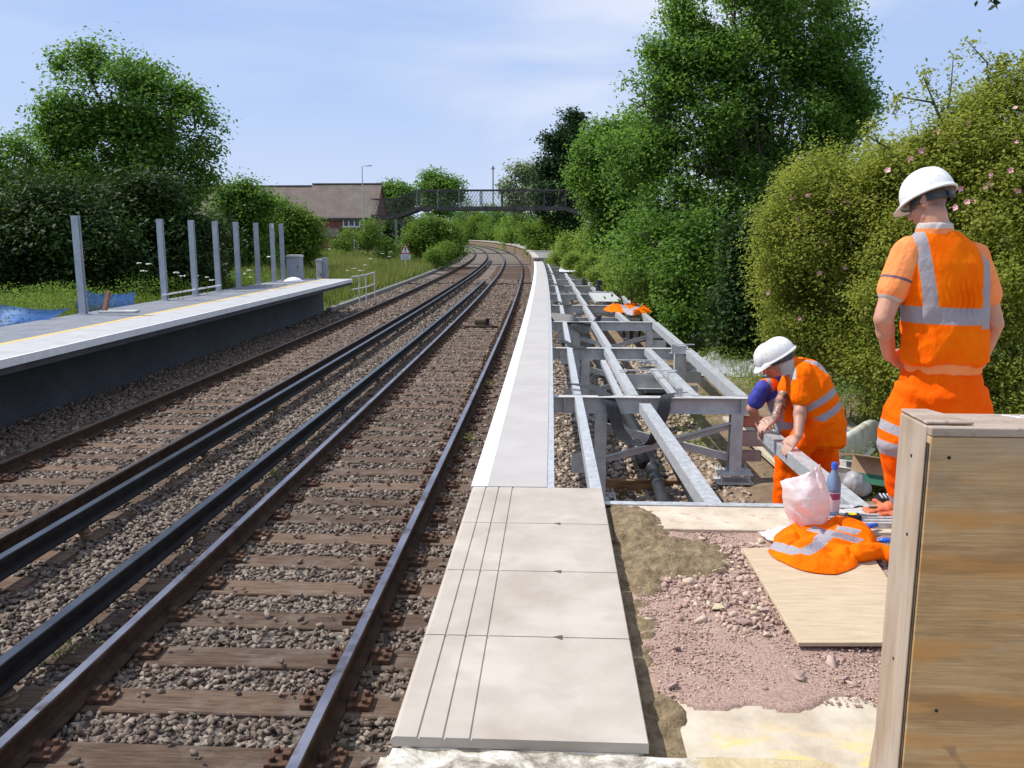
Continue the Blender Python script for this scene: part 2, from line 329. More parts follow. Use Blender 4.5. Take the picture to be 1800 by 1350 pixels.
o = npmesh('ground', np.stack([gx, gy, Z], -1).reshape(-1, 3), F, M['ground'], None, {'turf': turf.ravel()}, True); tag(o, kind='structure')
# ballast bed
ss = np.concatenate([np.arange(-3, 70, .5), np.arange(70, 330, 2.0)]); dd = np.array([-7.0, -6.5, -6.1, -5.2, -4.2, -3.3, -2.45, -1.6, -.8, 0, .5, 1.0, 1.5, 2.1])
zz = np.array([-1.24, -1.165, -1.15, -1.15, -1.15, -1.15, -1.175, -1.15, -1.15, -1.15, -1.15, -1.15, -1.14, -1.235])
V = np.array([PT(s, d, z) for s in ss for d, z in zip(dd, zz)]); n1 = len(dd); idx = np.arange(len(V)).reshape(len(ss), n1)
F = np.stack([idx[:-1, :-1], idx[:-1, 1:], idx[1:, 1:], idx[1:, :-1]], -1).reshape(-1, 4)
tag(npmesh('ballast', V, F, M['ballast'], None, None, True), kind='structure')
SLP = .54; SL0 = 3.91 - .54*7
def onsleeper(s, d): 
    f = np.abs(((s-SL0)/SLP+.5) % 1-.5)*SLP < .118
    return f & (((d > -2.07) & (d < .58)) | ((d > -5.45) & (d < -2.78)))
def scatter_track(n, s0, s1, size, seed, lift):
    r = np.random.default_rng(seed); s = r.uniform(s0, s1, n); d = r.uniform(-6.6, 1.9, n)
    k = (~onsleeper(s, d)) | (r.random(n) < .03); s, d = s[k], d[k]
    P = np.array([PT(a, b, 0) for a, b in zip(s, d)]); z = -1.152+lift+r.normal(0, .008, len(s))
    z += np.where((d > -2.78) & (d < -2.07), -.012, 0)+np.where(onsleeper(s, d), .04, 0); P[:, 2] = z
    return stones('ballast_stones', P, r.uniform(.7, 1.35, len(s))*size, M['stone'], rs=r)
tag(scatter_track(70000, 1.0, 9.5, .0245, 1, .010), 'grey brown angular ballast stones filling the track bed close by', 'ballast', kind='stuff')
tag(scatter_track(64000, 9.5, 24, .031, 2, .012), 'grey brown ballast stones between the rails further along', 'ballast', kind='stuff')
tag(scatter_track(26000, 24, 52, .050, 3, .010), 'brown ballast stones in the distance before the curve', 'ballast', kind='stuff')
r = np.random.default_rng(5); n = 9000; P = np.stack([r.uniform(-.1, 1.9, n), r.uniform(4.9, 20, n), r.uniform(-1.16, -1.12, n)], 1)
P[:, 2] = np.maximum(P[:, 2], gz(P[:, 0], P[:, 1])+.005)
tag(stones('pale_pebbles', P, r.uniform(.02, .05, n), M['palestone'], rs=r), 'pale pinkish pebbles lying under the steel frame', 'pebbles', kind='stuff')
# ------------------------------------------------------------------ sleepers
def make_sleeper():
    b = MB(); rr = random.Random(3)
    b.box((0, 0, -.065), (2.6, .25, .13)); o = b.build('sleeper', M['timber'], bevel=.008)
    for x in (-.7525, .7525):
        for sg in (-1, 1):
            c = MB(); c.box((x+sg*.135, 0, .018), (.13, .15, .035)); c.box((x+sg*.095, 0, .045), (.045, .06, .05)); c.lathe([(.0, .03), (.018, .03), (.018, .062), (.0, .062)], (x+sg*.165, .04, 0), 8); c.lathe([(.0, .03), (.018, .03), (.018, .062), (.0, .062)], (x+sg*.165, -.04, 0), 8)
            c.build('rail_chair', M['chair'], o, bevel=.004)
    return o
sl = make_sleeper(); first = True; rr = random.Random(9)
plain = None
for trk, dc, smax in ((0, -.7525, 74), (1, -3.371-.7525, 72)):
    i = 0; s = SL0
    while s < smax:
        if s > 1.2:
            near = s < 34
            if first: o = sl; first = False
            elif near: o = copy_tree(sl)
            else:
                o = sl.copy(); COL.objects.link(o)
            o.location = PT(s, dc+rr.uniform(-.03, .03), -1.121+rr.uniform(-.008, .003)); o.rotation_euler = (0, 0, -0+HD(s)+rr.uniform(-.012, .012))
            tag(o, ('brown weathered timber sleeper under the rails of the near track' if trk == 0 else 'brown weathered timber sleeper under the rails of the far track by the opposite platform'), 'sleeper', 'timber sleepers of the near track' if trk == 0 else 'timber sleepers of the far track')
        s += SLP
# ------------------------------------------------------------------ rails
HEADP = [(-.070,-.159),(.070,-.159),(.070,-.150),(.014,-.125),(.010,-.045),(.034,-.034),(.036,-.006),(.030,0),(-.030,0),(-.036,-.006),(-.034,-.034),(-.010,-.045),(-.014,-.125),(-.070,-.150)]
def rail(name, d, label, s0=-2, s1=300, ztop=-.95, prof=HEADP, side='rail', top='railtop', topw=.028, cat='rail'):
    pts = [PT(s, d, ztop) for s in np.arange(s0, s1, 1.0)]
    b = MB(); b.sweep(prof, pts); b.sweep([(-topw, -.002), (topw, -.002), (topw, .0012), (-topw, .0012)], pts, mi=1)
    o = b.build(name, [M[side], M[top]]); tag(o, label, cat); return o
M['rtop_near'] = pmat('polished_running_surface', (.22, .20, .22), (.36, .35, .38), 2.0, .24, .85, .05, 40, .001, spots=(.10, .07, .05), sscale=3.5, rough2=.38)
M['rtop_dull'] = pmat('dull_running_surface', (.07, .055, .045), (.13, .11, .10), 2.0, .45, .6, .05, 40, .001)
rail('running_rail', 0, 'nearest running rail, shiny on top, running beside the white platform edge', top='rtop_near')
rail('running_rail', -1.505, 'left running rail of the near track, with a violet shine, beside the dark conductor rail', top='rtop_near')
rail('running_rail', -3.371, 'running rail of the far track that lies just left of its conductor rail', top='rtop_dull')
rail('running_rail', -3.371-1.505, 'dull brown running rail nearest the opposite platform wall', top='rtop_dull')
CP = [(-.060,-.155),(.060,-.155),(.060,-.142),(.022,-.12),(.020,-.062),(.040,-.05),(.040,-.004),(.034,0),(-.034,0),(-.040,-.004),(-.040,-.05),(-.020,-.062),(-.022,-.12),(-.060,-.142)]
M['ctop'] = pmat('dark_blue_conductor_top', (.05, .055, .065), (.10, .11, .125), 2.5, .28, .7, .05, 40, .001)
def conductor(d, label, s1):
    o = rail('conductor_rail', d, label, -2, s1, -.872, CP, 'crail', 'ctop', .033, 'conductor rail')
    proto = None; s = 1.7
    while s < min(s1, 60):
        b = MB(); p = PT(s, d, -1.125); b.lathe([(.0, 0), (.075, 0), (.075, .02), (.05, .035), (.06, .05), (.045, .065), (.05, .098), (0, .098)], p, 12)
        q = b.build('insulator_pot', M['insul'], o); s += 2.7
    return o
conductor(-1.93, 'black conductor rail of the near track, the wider blue-black one, ending before the curve', 47)
conductor(-2.955, 'black conductor rail on the right of the far track, in the space between the tracks', 90)
# thin weeds between the rails
# ------------------------------------------------------------------ track magnet between the rails
e = empty('track_magnet', PT(24.6, -.75, -1.11), HD(24.6)); tag(e, 'brown cylindrical magnet ramp on a timber between the rails of the near track', 'track magnet')
b = MB(); b.box((0, 0, .03), (1.0, .3, .05)); b.build('base_board', M['timber'], e, bevel=.005)
b = MB(); b.tube([(-.16, 0, .17), (.16, 0, .17)], .105, 16); b.box((0, 0, .09), (.26, .16, .09)); b.build('magnet_body', pmat('ochre_brown_paint', (.10, .075, .04), (.16, .12, .065), 8, .7), e, bevel=.004)
b = MB(); b.box((.215, 0, .16), (.09, .2, .2)); b.build('end_housing', M['black'], e, bevel=.01)
# ------------------------------------------------------------------ opposite platform
dE = -5.596; XB = -9.35
pf = empty('opposite_platform', PT(16, dE, 0)); tag(pf, 'grey surfaced platform across the tracks with a yellow line and dark wall below', 'platform')
def rel(b, name, mat, parent, **k):
    o = b.build(name, mat, parent, **k); o.location = -Vector(parent.location) if parent.rotation_euler.z == 0 else o.location
    return o
def strip(b, d0, d1, z0, z1, s0=4, s1=29.86, step=1.0, mi=0):
    ss = list(np.arange(s0, s1, step))+[s1]
    def X(d, s): return PT(s, d, 0) if d > -90 else Vector((XB, PT(s, dE, 0).y, 0))
    vs = []
    for s in ss:
        a, c = X(d0, s), X(d1, s)
        vs += [(a.x, a.y, z0), (c.x, c.y, z0), (c.x, c.y, z1), (a.x, a.y, z1)]
    n = len(ss); fs = [(0, 1, 2, 3), tuple(4*(n-1)+k for k in (3, 2, 1, 0))]
    for i in range(n-1):
        for k in range(4):
            l = (k+1) % 4; fs.append((4*i+k, 4*(i+1)+k, 4*(i+1)+l, 4*i+l))
    b.add(vs, fs, mi)
b = MB(); strip(b, -99, dE-1.05, -.10, 0); rel(b, 'deck', M['asph'], pf)
b = MB(); strip(b, dE-.94, dE-.035, -.10, .001); rel(b, 'edge_slab', pmat('pale_platform_edge', (.36, .355, .355), (.44, .435, .435), 3, .8, 0, .3, 150, .001), pf)
b = MB(); strip(b, dE-1.05, dE-.94, -.10, .003); rel(b, 'yellow_line', M['yellow'], pf)
b = MB(); strip(b, dE-.035, dE, -.105, .004); rel(b, 'edge_trim', M['whitestrip'], pf)
m, t, bb, out = newmat('ribbed_dark_wall'); v = geo(t, (1, 1, 1)); wv = N(t, 'ShaderNodeTexWave'); wv.bands_direction = 'Z'; wv.inputs['Scale'].default_value = 9; t.links.new(v, wv.inputs['Vector'])
t.links.new(ramp(t, noise(t, v, 1.5, 5), [(.3, (.045, .049, .056)), (.7, (.075, .08, .09))]), bb.inputs['Base Color']); bb.inputs['Roughness'].default_value = .6; bump(t, bb, wv.outputs[0], .5, .02); M['ribwall'] = m
b = MB(); strip(b, dE-1.05, dE-.86, -1.2, -.107, 4, 29.1); rel(b, 'wall', M['ribwall'], pf)
b = MB(); strip(b, dE-.20, dE-.04, -.20, -.107); rel(b, 'edge_beam', M['dwall'], pf)
for s in (6.6, 9.9, 13.4, 16.2, 18.9, 21.6, 24.6, 27.6):
    b = MB(); p = PT(s, dE-.82, 0); b.box((p.x, p.y, -.21), (.10, .05, .17), HD(s)); rel(b, 'bracket', M['cabinet'], pf)
b = MB(); b.bar(PT(29.9, dE-.1, -.06), PT(29.9, dE-2.4, -.06), .04, .09); rel(b, 'end_beam', M['galv2'], pf)
# grey posts on it
pb = [(-9.15, 16.15), (-9.2, 19.78), (-9.15, 21.4), (-9.2, 23.05), (-9.2, 24.57), (-9.2, 26.25), (-9.15, 27.6), (-9.18, 28.65)]
names_ = ['leftmost steel post, standing alone on the opposite platform', 'second steel post from the left on the opposite platform, where the white rail begins', 'third steel post from the left, crossed by the white rail', 'fourth steel post from the left, where the white rail ends', 'fifth steel post from the left on the opposite platform', 'sixth steel post from the left on the opposite platform', 'seventh steel post from the left, with a white sticker near its top', 'rightmost steel post, right beside the grey cabinet']
for i, (x, y) in enumerate(pb):
    o = empty('steel_post', (x, y, 0)); tag(o, names_[i].replace('steel post', 'grey post'), 'post', 'bare steel posts on the opposite platform')
    b = MB(); w, h_ = .13, .10
    b.sweep([(-w/2,-h_/2),(w/2,-h_/2),(w/2,-h_/2+.011),(.006,-h_/2+.011),(.006,h_/2-.011),(w/2,h_/2-.011),(w/2,h_/2),(-w/2,h_/2),(-w/2,h_/2-.011),(-.006,h_/2-.011),(-.006,-h_/2+.011),(-w/2,-h_/2+.011)], [(0, 0, .012), (0, 0, 1.89)], up=(0, 1, 0))
    c = b.build('shaft', M['post'], o); c.rotation_euler.z = .12 if i == 6 else 0.0
    b = MB(); b.box((0, 0, .008), (.2, .2, .012)); b.build('base_plate', M['post'], o)
    if i == 6: b = MB(); b.box((.05, -.083, 1.80), (.06, .002, .12)); b.build('sticker', M['white'], o)
b = MB(); b.bar((-9.14, 19.55, .14), (-9.10, 22.95, .17), .04, .035); tag(b.build('white_rail', M['white'], loc=(-9.1, 21, .15)), 'thin white rail fixed low across three of the steel posts', 'rail')
b = MB(); b.prism([(-.35, -.2), (.35, -.12), (.3, .2), (-.3, .15)], (-8.65, 16.6, .004), (1, 0, 0), (0, 1, 0), .035); tag(b.build('white_slab', M['cabpale'], loc=(-8.65, 16.6, 0)), 'flat pale slab lying at the foot of the leftmost post', 'slab')
b = MB(); b.prism([(-.4, -.15), (.35, -.15), (.4, .2), (-.3, .2)], (-8.7, 26.0, .004), (1, 0, 0), (0, 1, 0), .03); tag(b.build('white_slab', M['cabpale'], loc=(-8.7, 26, 0)), 'flat pale slab on the platform near the sixth post', 'slab')
b = MB(); b.lathe([(0, .0), (.34, 0), (.3, .07), (.18, .14), (.06, .17), (0, .17)], (-8.45, 27.4, .004), 14); o = b.build('sand_bag', M['white'], smooth=True, loc=(-8.45, 27.4, 0)); o.scale = (1, .6, 1); tag(o, 'small white heap of sacking on the platform by the rightmost post', 'sack')
# rust brown stake beside the first post
b = MB(); b.bar((-8.98, 16.6, 0), (-8.93, 16.75, .42), .09, .05); tag(b.build('rusty_stake', pmat('rust', (.12, .05, .025), (.22, .10, .05), 9, .8), loc=(-8.98, 16.6, 0)), 'rusty brown stake leaning behind the leftmost steel post', 'stake')
# cabinets
def cabinet(loc, w, d, h, mat, label, peaked=True):
    e = empty('equipment_cabinet', loc); tag(e, label, 'cabinet')
    b = MB(); b.box((0, 0, h*.46), (w, d, h*.92)); b.build('body', mat, e, bevel=.008)
    b = MB(); b.prism([(-w/2-.03, h*.925), (w/2+.03, h*.925), (w/2-.01, h), (-w/2+.01, h)], (0, d/2+.03, 0), (1, 0, 0), (0, 0, 1), d+.06); b.build('lid', M['cabpale'], e)
    b = MB(); b.box((0, -d/2-.006, h*.45), (w-.07, .008, h*.8)); dr = b.build('door', mat, e, bevel=.003)
    b = MB(); b.box((w*.33, -d/2-.02, h*.5), (.02, .02, .09)); b.build('handle', M['black'], dr)
    return e
cabinet((-8.97, 29.35, -.0), .46, .4, .84, M['cabinet'], 'dark grey cabinet with pale sloping lid beside the rightmost steel post')
e = cabinet((-8.45, 30.6, -.45), .20, .3, 1.12, M['cabpale'], 'narrow pale box with a hatch standing past the platform end')
b = MB(); b.box((.18, .05, .56), (.13, .3, 1.22)); b.build('side_box', M['cabinet'], e)
b = MB(); b.box((0, -.17, .42), (.18, .02, .05)); b.box((0, -.17, .33), (.18, .02, .04)); b.build('hatch_bar', M['white'], e)
# scaffold handrail beyond the platform end
e = empty('scaffold_rail', (-7.6, 33, -1)); tag(e, 'low scaffold tube handrail past the end of the opposite platform', 'handrail')
def sub(b, name, mat, e, **k):
    o = b.build(name, mat, e, **k); o.location = -Vector(e.location); return o
g1, g2, g3 = at(632, 520, Y=32), at(644, 520, Y=33.2), at(659, 516, Y=35)
for p in (g1, g2, g3): b = MB(); b.tube([(p.x, p.y, -1.15), (p.x, p.y, .02)], .024, 8); sub(b, 'upright', M['galv2'], e)
b = MB(); b.tube([(g1.x-.2, g1.y-.4, -.03), (g2.x, g2.y, -.03), (g3.x, g3.y, .0)], .03, 8); sub(b, 'top_tube', M['galv2'], e)
b = MB(); b.tube([(g1.x-.2, g1.y-.4, -.5), (g2.x, g2.y, -.5), (g3.x, g3.y, -.47)], .03, 8); sub(b, 'lower_tube', M['galv2'], e)
# trough edge along the left
b = MB(); b.sweep([(-.09, 0), (.09, 0), (.09, .19), (-.09, .19)], [PT(s, -6.35, -1.17) for s in np.arange(29.3, 130, 1.5)]); tag(b.build('cable_trough', M['concgrey']), 'dark concrete cable trough running along the ballast edge on the left', 'cable trough')
# blue debris netting
def net(name, quads, label, res=14):
    V = []; F = []; 
    a, b_, c, d_ = [np.array(q, float) for q in quads]; rr = np.random.default_rng(4)
    for i in range(res+1):
        for j in range(res+1):
            u, w = i/res, j/res; p = (a*(1-u)+b_*u)*(1-w)+(d_*(1-u)+c*u)*w
            p[2] += -.10*math.sin(math.pi*u)*w+.02*math.sin(9*u+3*w); p[1] += .10*math.sin(7*u)+.06*math.sin(9*w); V.append(p)
    for i in range(res):
        for j in range(res): k = i*(res+1)+j; F.append((k, k+res+1, k+res+2, k+1))
    o = npmesh(name, V, F, M['net'], None, None, True); tag(o, label, 'netting'); return o
m, t, bb, out = newmat('blue_netting'); v = geo(t); n_ = ramp(t, noise(t, v, 3, 4), [(.35, (.01, .10, .42)), (.65, (.02, .18, .60))]); t.links.new(n_, bb.inputs['Base Color']); bb.inputs['Roughness'].default_value = .6
ch = N(t, 'ShaderNodeTexWave'); ch.bands_direction = 'X'; ch.inputs['Scale'].default_value = 14; ch2 = N(t, 'ShaderNodeTexWave'); ch2.bands_direction = 'Z'; ch2.inputs['Scale'].default_value = 14
t.links.new(v, ch.inputs[0]); t.links.new(v, ch2.inputs[0]); mm = math_(t, 'MAXIMUM', ch.outputs[0], ch2.outputs[0])
al = ramp(t, mm, [(.62, .12), (.78, 1)]); t.links.new(al, bb.inputs['Alpha']); M['net'] = m
net('debris_netting', [at(132, 565, Y=17.2), at(238, 545, Y=18.5), at(232, 512, Y=18.8), at(140, 508, Y=17.4)], 'upright blue mesh netting standing behind the leftmost steel post')
net('debris_netting', [at(-60, 605, Y=14.4), at(28, 592, Y=14.6), at(118, 541, Y=15.4), at(-60, 522, Y=14.8)], 'collapsed blue mesh netting at the far left edge behind the platform')

for k_, (s_, lb_) in enumerate(((46.5, 'black cable crossing under both tracks where the conductor rail ends'), (58, 'further black cable crossing the far track before the bend'))):
    b = MB(); b.tube([PT(s_+.4*math.sin(d*1.3+k_), d, -1.10+.03*math.sin(d*5)) for d in np.arange(-6.2, 1.0 if k_ == 0 else -2.6, .3)], .035, 6); tag(b.build('track_cable', M['black'], loc=PT(s_, -3, -1.1)), lb_, 'cable')
# ------------------------------------------------------------------ near platform: coping slabs
def slab(y0, y1, label):
    X0, X1, th = -.50, .30, .034; g = [-.412, -.332, -.248]; pr = [(X0+.012, -th), (X0, -.026), (X0, -.014), (X0+.006, -.005), (X0+.016, 0)]
    for x in g: pr += [(x-.0055, 0), (x-.003, -.006), (x+.003, -.006), (x+.0055, 0)]
    pr += [(X1-.003, 0), (X1, -.003), (X1, -th)]
    e = empty('coping_slab', ((X0+X1)/2, (y0+y1)/2, 0)); tag(e, label, 'slab', 'pale grooved coping slabs')
    b = MB(); b.sweep(pr, [(-e.location.x, y1-e.location.y-.003, 0), (-e.location.x, y0-e.location.y+.003, 0)][::-1], up=(0, 0, 1))
    b.build('slab', M['conc'], e)
    return e
ys = [2.40, 3.09, 3.745, 4.41, 5.075]
lab = ['nearest pale coping slab with three grooves, its broken front edge facing the camera', 'second nearest pale grooved coping slab, with faint boot marks', 'third pale grooved coping slab, beside the damp mortar heap', 'farthest of the four grooved coping slabs, joining the white edged deck']
for i in range(4):
    e = slab(ys[i], ys[i+1], lab[i])
    if i > 0:
        b = MB(); b.prism([(-.030, .002), (.006, -.022), (.006, .018)], (.035-e.location.x, ys[i]-e.location.y, -.004), (1, 0, 0), (0, 1, 0), .0055); b.build('lifting_notch', M['soilshoe'], e)
# body of the old platform under them
b = MB(); b.box((2.2, 1.0, -.68), (5.2, 8.03, 1.16)); tag(b.build('platform_base', M['oldconc'], loc=(2, 1, -1.2)), kind='structure')
b = MB(); b.box((-.08, 3.72, -.064), (.70, 2.64, .058)); tag(b.build('mortar_bed', M['oldconc'], loc=(-.08, 3.7, -.09)), 'rough grey bedding layer under the grooved coping slabs', 'mortar bed')
# pink gravel sheet on the old platform
gxx, gyy = np.meshgrid(np.linspace(.28, 2.9, 120), np.linspace(2.55, 4.62, 110))
zz = np.array([-.088+.010*mnoise.noise((x*3, y*3, 0))+.006*mnoise.noise((x*11, y*11, 3)) for x, y in zip(gxx.ravel(), gyy.ravel())])
edge = 2.80+.05*np.sin(gxx.ravel()*7)+.03*np.sin(gxx.ravel()*19+1)
zz = np.where(gyy.ravel() < edge, -.125, zz); zz = np.where(gxx.ravel() < .36, -.115, zz)
idx = np.arange(gxx.size).reshape(gxx.shape); F = np.stack([idx[:-1, :-1], idx[:-1, 1:], idx[1:, 1:], idx[1:, :-1]], -1).reshape(-1, 4)
tag(npmesh('pink_gravel', np.stack([gxx.ravel(), gyy.ravel(), zz], 1), F, M['pinkbed'], None, None, True), 'pinkish crushed gravel spread over the platform on the right', 'gravel', kind='stuff')
r = np.random.default_rng(11); n = 15000; x = r.uniform(.38, 2.3, n); y = r.uniform(2.80, 4.6, n)
big = (((x-.95)/.45)**2+((y-3.85)/.55)**2 < 1)
sz = np.where(big & (r.random(n) < .32), r.uniform(.008, .020, n), r.uniform(.003, .007, n)); sz = np.where((r.random(n) < .008), r.uniform(.015, .03, n), sz)
P = np.stack([x, y, np.full(n, -.087)+sz*.15], 1)
tag(stones('gravel_stones', P, sz, M['pinkstone'], rs=r, flat=.7), 'loose pink stones scattered over the crushed gravel', 'gravel', kind='stuff')
def rock(x, y, s, label, z=-.075, mat='palerock', sq=.6):
    bv, bf = HULLS[int(x*977+y*531) % len(HULLS)]; b = MB(); b.add([(v[0]*s*1.15, v[1]*s*.9, v[2]*s*sq) for v in bv], [tuple(int(k) for k in f) for f in bf])
    o = b.build('stone', M[mat], bevel=s*.10); o.location = (x, y, z); tag(o, label, 'stone'); return o
M['palerock'] = pmat('cream_stone', (.42, .36, .22), (.62, .55, .38), 9, .9, 0, .5, 60)
M['pinkrock'] = pmat('dusky_pink_stone', (.26, .17, .15), (.38, .26, .23), 9, .9, 0, .5, 60)
p = at(1266, 1003, z=-.07); rock(p.x, p.y, .055, 'cream coloured lump of stone at the edge of the mortar heap')
p = at(1262, 1066, z=-.07); rock(p.x, p.y, .030, 'small cream stone in the middle of the pink gravel')
p = at(1560, 1078, z=-.05); rock(p.x, p.y, .016, 'small dark pebble on the plywood board', -.04, 'pinkrock')
for q, (px_, py_, s_) in enumerate(((1400, 1183, .028), (1307, 1090, .03), (1345, 1070, .026), (1485, 1190, .022), (1182, 1203, .028), (1190, 1138, .022))):
    p = at(px_, py_, z=-.07); o = rock(p.x, p.y, s_, 'dusky pink stone larger than the gravel it lies on', mat='pinkrock'); o['group'] = 'larger pink stones on the gravel'
# damp mortar heap
M['mortar'] = pmat('damp_sand_mortar', (.16, .112, .058), (.35, .26, .145), 16, .95, 0, 1.0, 70, .02, detail=9)
gxx, gyy = np.meshgrid(np.linspace(.25, .98, 110), np.linspace(2.42, 5.02, 260)); X_, Y_ = gxx.ravel(), gyy.ravel()
def blob(cx, cy, rx, ry, h): return h*np.clip(1-((X_-cx)/rx)**2-((Y_-cy)/ry)**2, 0, 1)**.6
hh = np.maximum.reduce([blob(.44, 4.65, .24, .34, .075), blob(.62, 4.18, .30, .30, .075), blob(.40, 4.0, .19, .35, .04), blob(.35, 3.5, .11, .40, .03), blob(.35, 3.15, .075, .28, .022), blob(.345, 2.7, .07, .30, .018), blob(.42, 2.72, .05, .12, .03)])
nn_ = np.array([mnoise.fractal((x*14, y*14, 1.7), 1, 2, 5) for x, y in zip(X_, Y_)])
nn2 = np.array([mnoise.noise((x*5, y*5, 6.7)) for x, y in zip(X_, Y_)])
zz = np.where(hh > 0, -.105+hh*(1+.5*nn2)+.020*nn_, -.135); tz = (X_ < .335); zz = np.where(tz, np.minimum(zz, -.072), zz)
idx = np.arange(gxx.size).reshape(gxx.shape); F = np.stack([idx[:-1, :-1], idx[:-1, 1:], idx[1:, 1:], idx[1:, :-1]], -1).reshape(-1, 4)
keep = (zz[F] > -.13).any(1)
tag(npmesh('mortar_heap', np.stack([X_, Y_, zz], 1), F[keep], M['mortar'], None, None, True), 'damp brown mortar heaped along the back of the coping slabs', 'mortar')
b = MB(); b.box((.365, 3.72, -.0945), (.13, 2.62, .006)); tag(b.build('trench_floor', M['mortar'], loc=(.335, 3.7, -.11)), kind='structure')
# pale strip by the end of the old platform, with steel angle
b = MB(); b.box((1.9, 4.76, -.088), (3.0, .40, .036)); tag(b.build('concrete_plank', pmat('dusty_cream_concrete', (.44, .37, .27), (.62, .53, .41), 5, .9, 0, .4, 60, .003, spots=(.42, .29, .22), sscale=14), bevel=.004, loc=(1.9, 4.76, -.1)), 'cream concrete strip at the end of the old platform, in front of the steel angle', 'concrete strip')
b = MB(); b.box((1.9, 4.995, -.069), (3.2, .055, .008)); b.box((1.9, 5.027, -.13), (3.2, .007, .13)); tag(b.build('steel_angle', M['galv'], loc=(1.9, 5, -.07)), 'galvanised steel angle edging the end of the old platform', 'steel angle')
# foreground: worn floor with yellow stain, old white coping
m, t, bb, out = newmat('cream_floor_with_yellow_stain'); v = geo(t)
c = ramp(t, noise(t, v, 6, 9, .65), [(.3, (.40, .33, .24)), (.7, (.62, .54, .42))]); yl = ramp(t, noise(t, geo(t, (2, 6, 1)), 2.2, 5, .6), [(.5, 0), (.58, .75)])
sx = N(t, 'ShaderNodeSeparateXYZ'); t.links.new(v, sx.inputs[0]); ym = ramp(t, math_(t, 'ADD', math_(t, 'MULTIPLY', sx.outputs[1], -1.0), math_(t, 'ADD', 3.05, math_(t, 'MULTIPLY', noise(t, v, 8, 4), .2))), [(.45, 0), (.62, 1)])
xm = ramp(t, math_(t, 'ADD', sx.outputs[0], math_(t, 'MULTIPLY', noise(t, v, 9, 4), .2)), [(.60, 0), (.66, 1)])
c = mixc(t, math_(t, 'MULTIPLY', math_(t, 'MULTIPLY', yl, ym), xm), c, (.68, .49, .17)); t.links.new(c, bb.inputs['Base Color']); bb.inputs['Roughness'].default_value = .92; bump(t, bb, noise(t, v, 35, 8, .7), .6, .006)
b = MB(); b.box((2.0, 2.36, -.098), (3.3, 1.10, .01)); tag(b.build('worn_floor', m, loc=(2, 2.36, -.1)), kind='structure')
gxx, gyy = np.meshgrid(np.linspace(-.53, .86, 110), np.linspace(1.6, 2.408, 60)); X_, Y_ = gxx.ravel(), gyy.ravel()
zz = -.036+np.array([.010*mnoise.fractal((x*9, y*9, 0), 1, 2, 4) for x, y in zip(X_, Y_)]); zz = np.where(X_ < -.50, zz-.03, zz); Y_ = np.where(gyy.ravel() > 2.40, Y_+.012*np.sin(X_*23), Y_)
zz = np.where(gyy.ravel() > 2.40, zz-.02, zz)
idx = np.arange(gxx.size).reshape(gxx.shape); F = np.stack([idx[:-1, :-1], idx[:-1, 1:], idx[1:, 1:], idx[1:, :-1]], -1).reshape(-1, 4)
m2, t, bb, out = newmat('flaking_white_coping'); v = geo(t)
c = ramp(t, noise(t, v, 11, 9, .7, .4), [(.40, (.24, .20, .165)), (.50, (.52, .47, .38)), (.60, (.76, .73, .66))])
sx = N(t, 'ShaderNodeSeparateXYZ'); t.links.new(v, sx.inputs[0]); xm = ramp(t, math_(t, 'ADD', sx.outputs[0], math_(t, 'MULTIPLY', noise(t, v, 5, 4), .5)), [(.62, 0), (.74, .8)])
c = mixc(t, xm, c, (.60, .47, .24)); t.links.new(c, bb.inputs['Base Color']); bb.inputs['Roughness'].default_value = .95; bump(t, bb, noise(t, v, 40, 8, .75), .9, .012)
tag(npmesh('old_coping', np.stack([X_, Y_, zz], 1), F, m2, None, None, True), 'flaking old white painted coping in the very foreground', 'old coping')
b = MB(); b.box((-.12, 2.0, -.105), (.78, .80, .08)); tag(b.build('old_coping_block', M['oldconc'], loc=(-.1, 2, -.12)), 'worn block carrying the flaking old coping', 'block')
# plywood board lying on the gravel
m, t, bb, out = newmat('dusty_plywood'); v = geo(t, (2, 14, 1), (0, 0, .3)); c = ramp(t, noise(t, v, 3, 8, .6, .3), [(.3, (.42, .32, .205)), (.7, (.55, .44, .30))])
c = mixc(t, ramp(t, noise(t, geo(t), 38, 3), [(.68, 0), (.74, .6)]), c, (.22, .15, .10)); t.links.new(c, bb.inputs['Base Color']); bb.inputs['Roughness'].default_value = .85; bump(t, bb, noise(t, v, 30, 5), .3, .002); M['ply'] = m
b = MB(); cs = [at(1305, 964, z=-.055), at(1403, 1130, z=-.055), at(1640, 1130, z=-.055), at(1520, 958, z=-.055)]
b.prism([(c_.x, c_.y) for c_ in cs], (0, 0, -.071), (1, 0, 0), (0, 1, 0), .018); tag(b.build('plywood_board', M['ply'], bevel=.002, loc=(1.3, 3.8, -.07)), 'flat dusty plywood board lying on the gravel under the orange jacket', 'board')
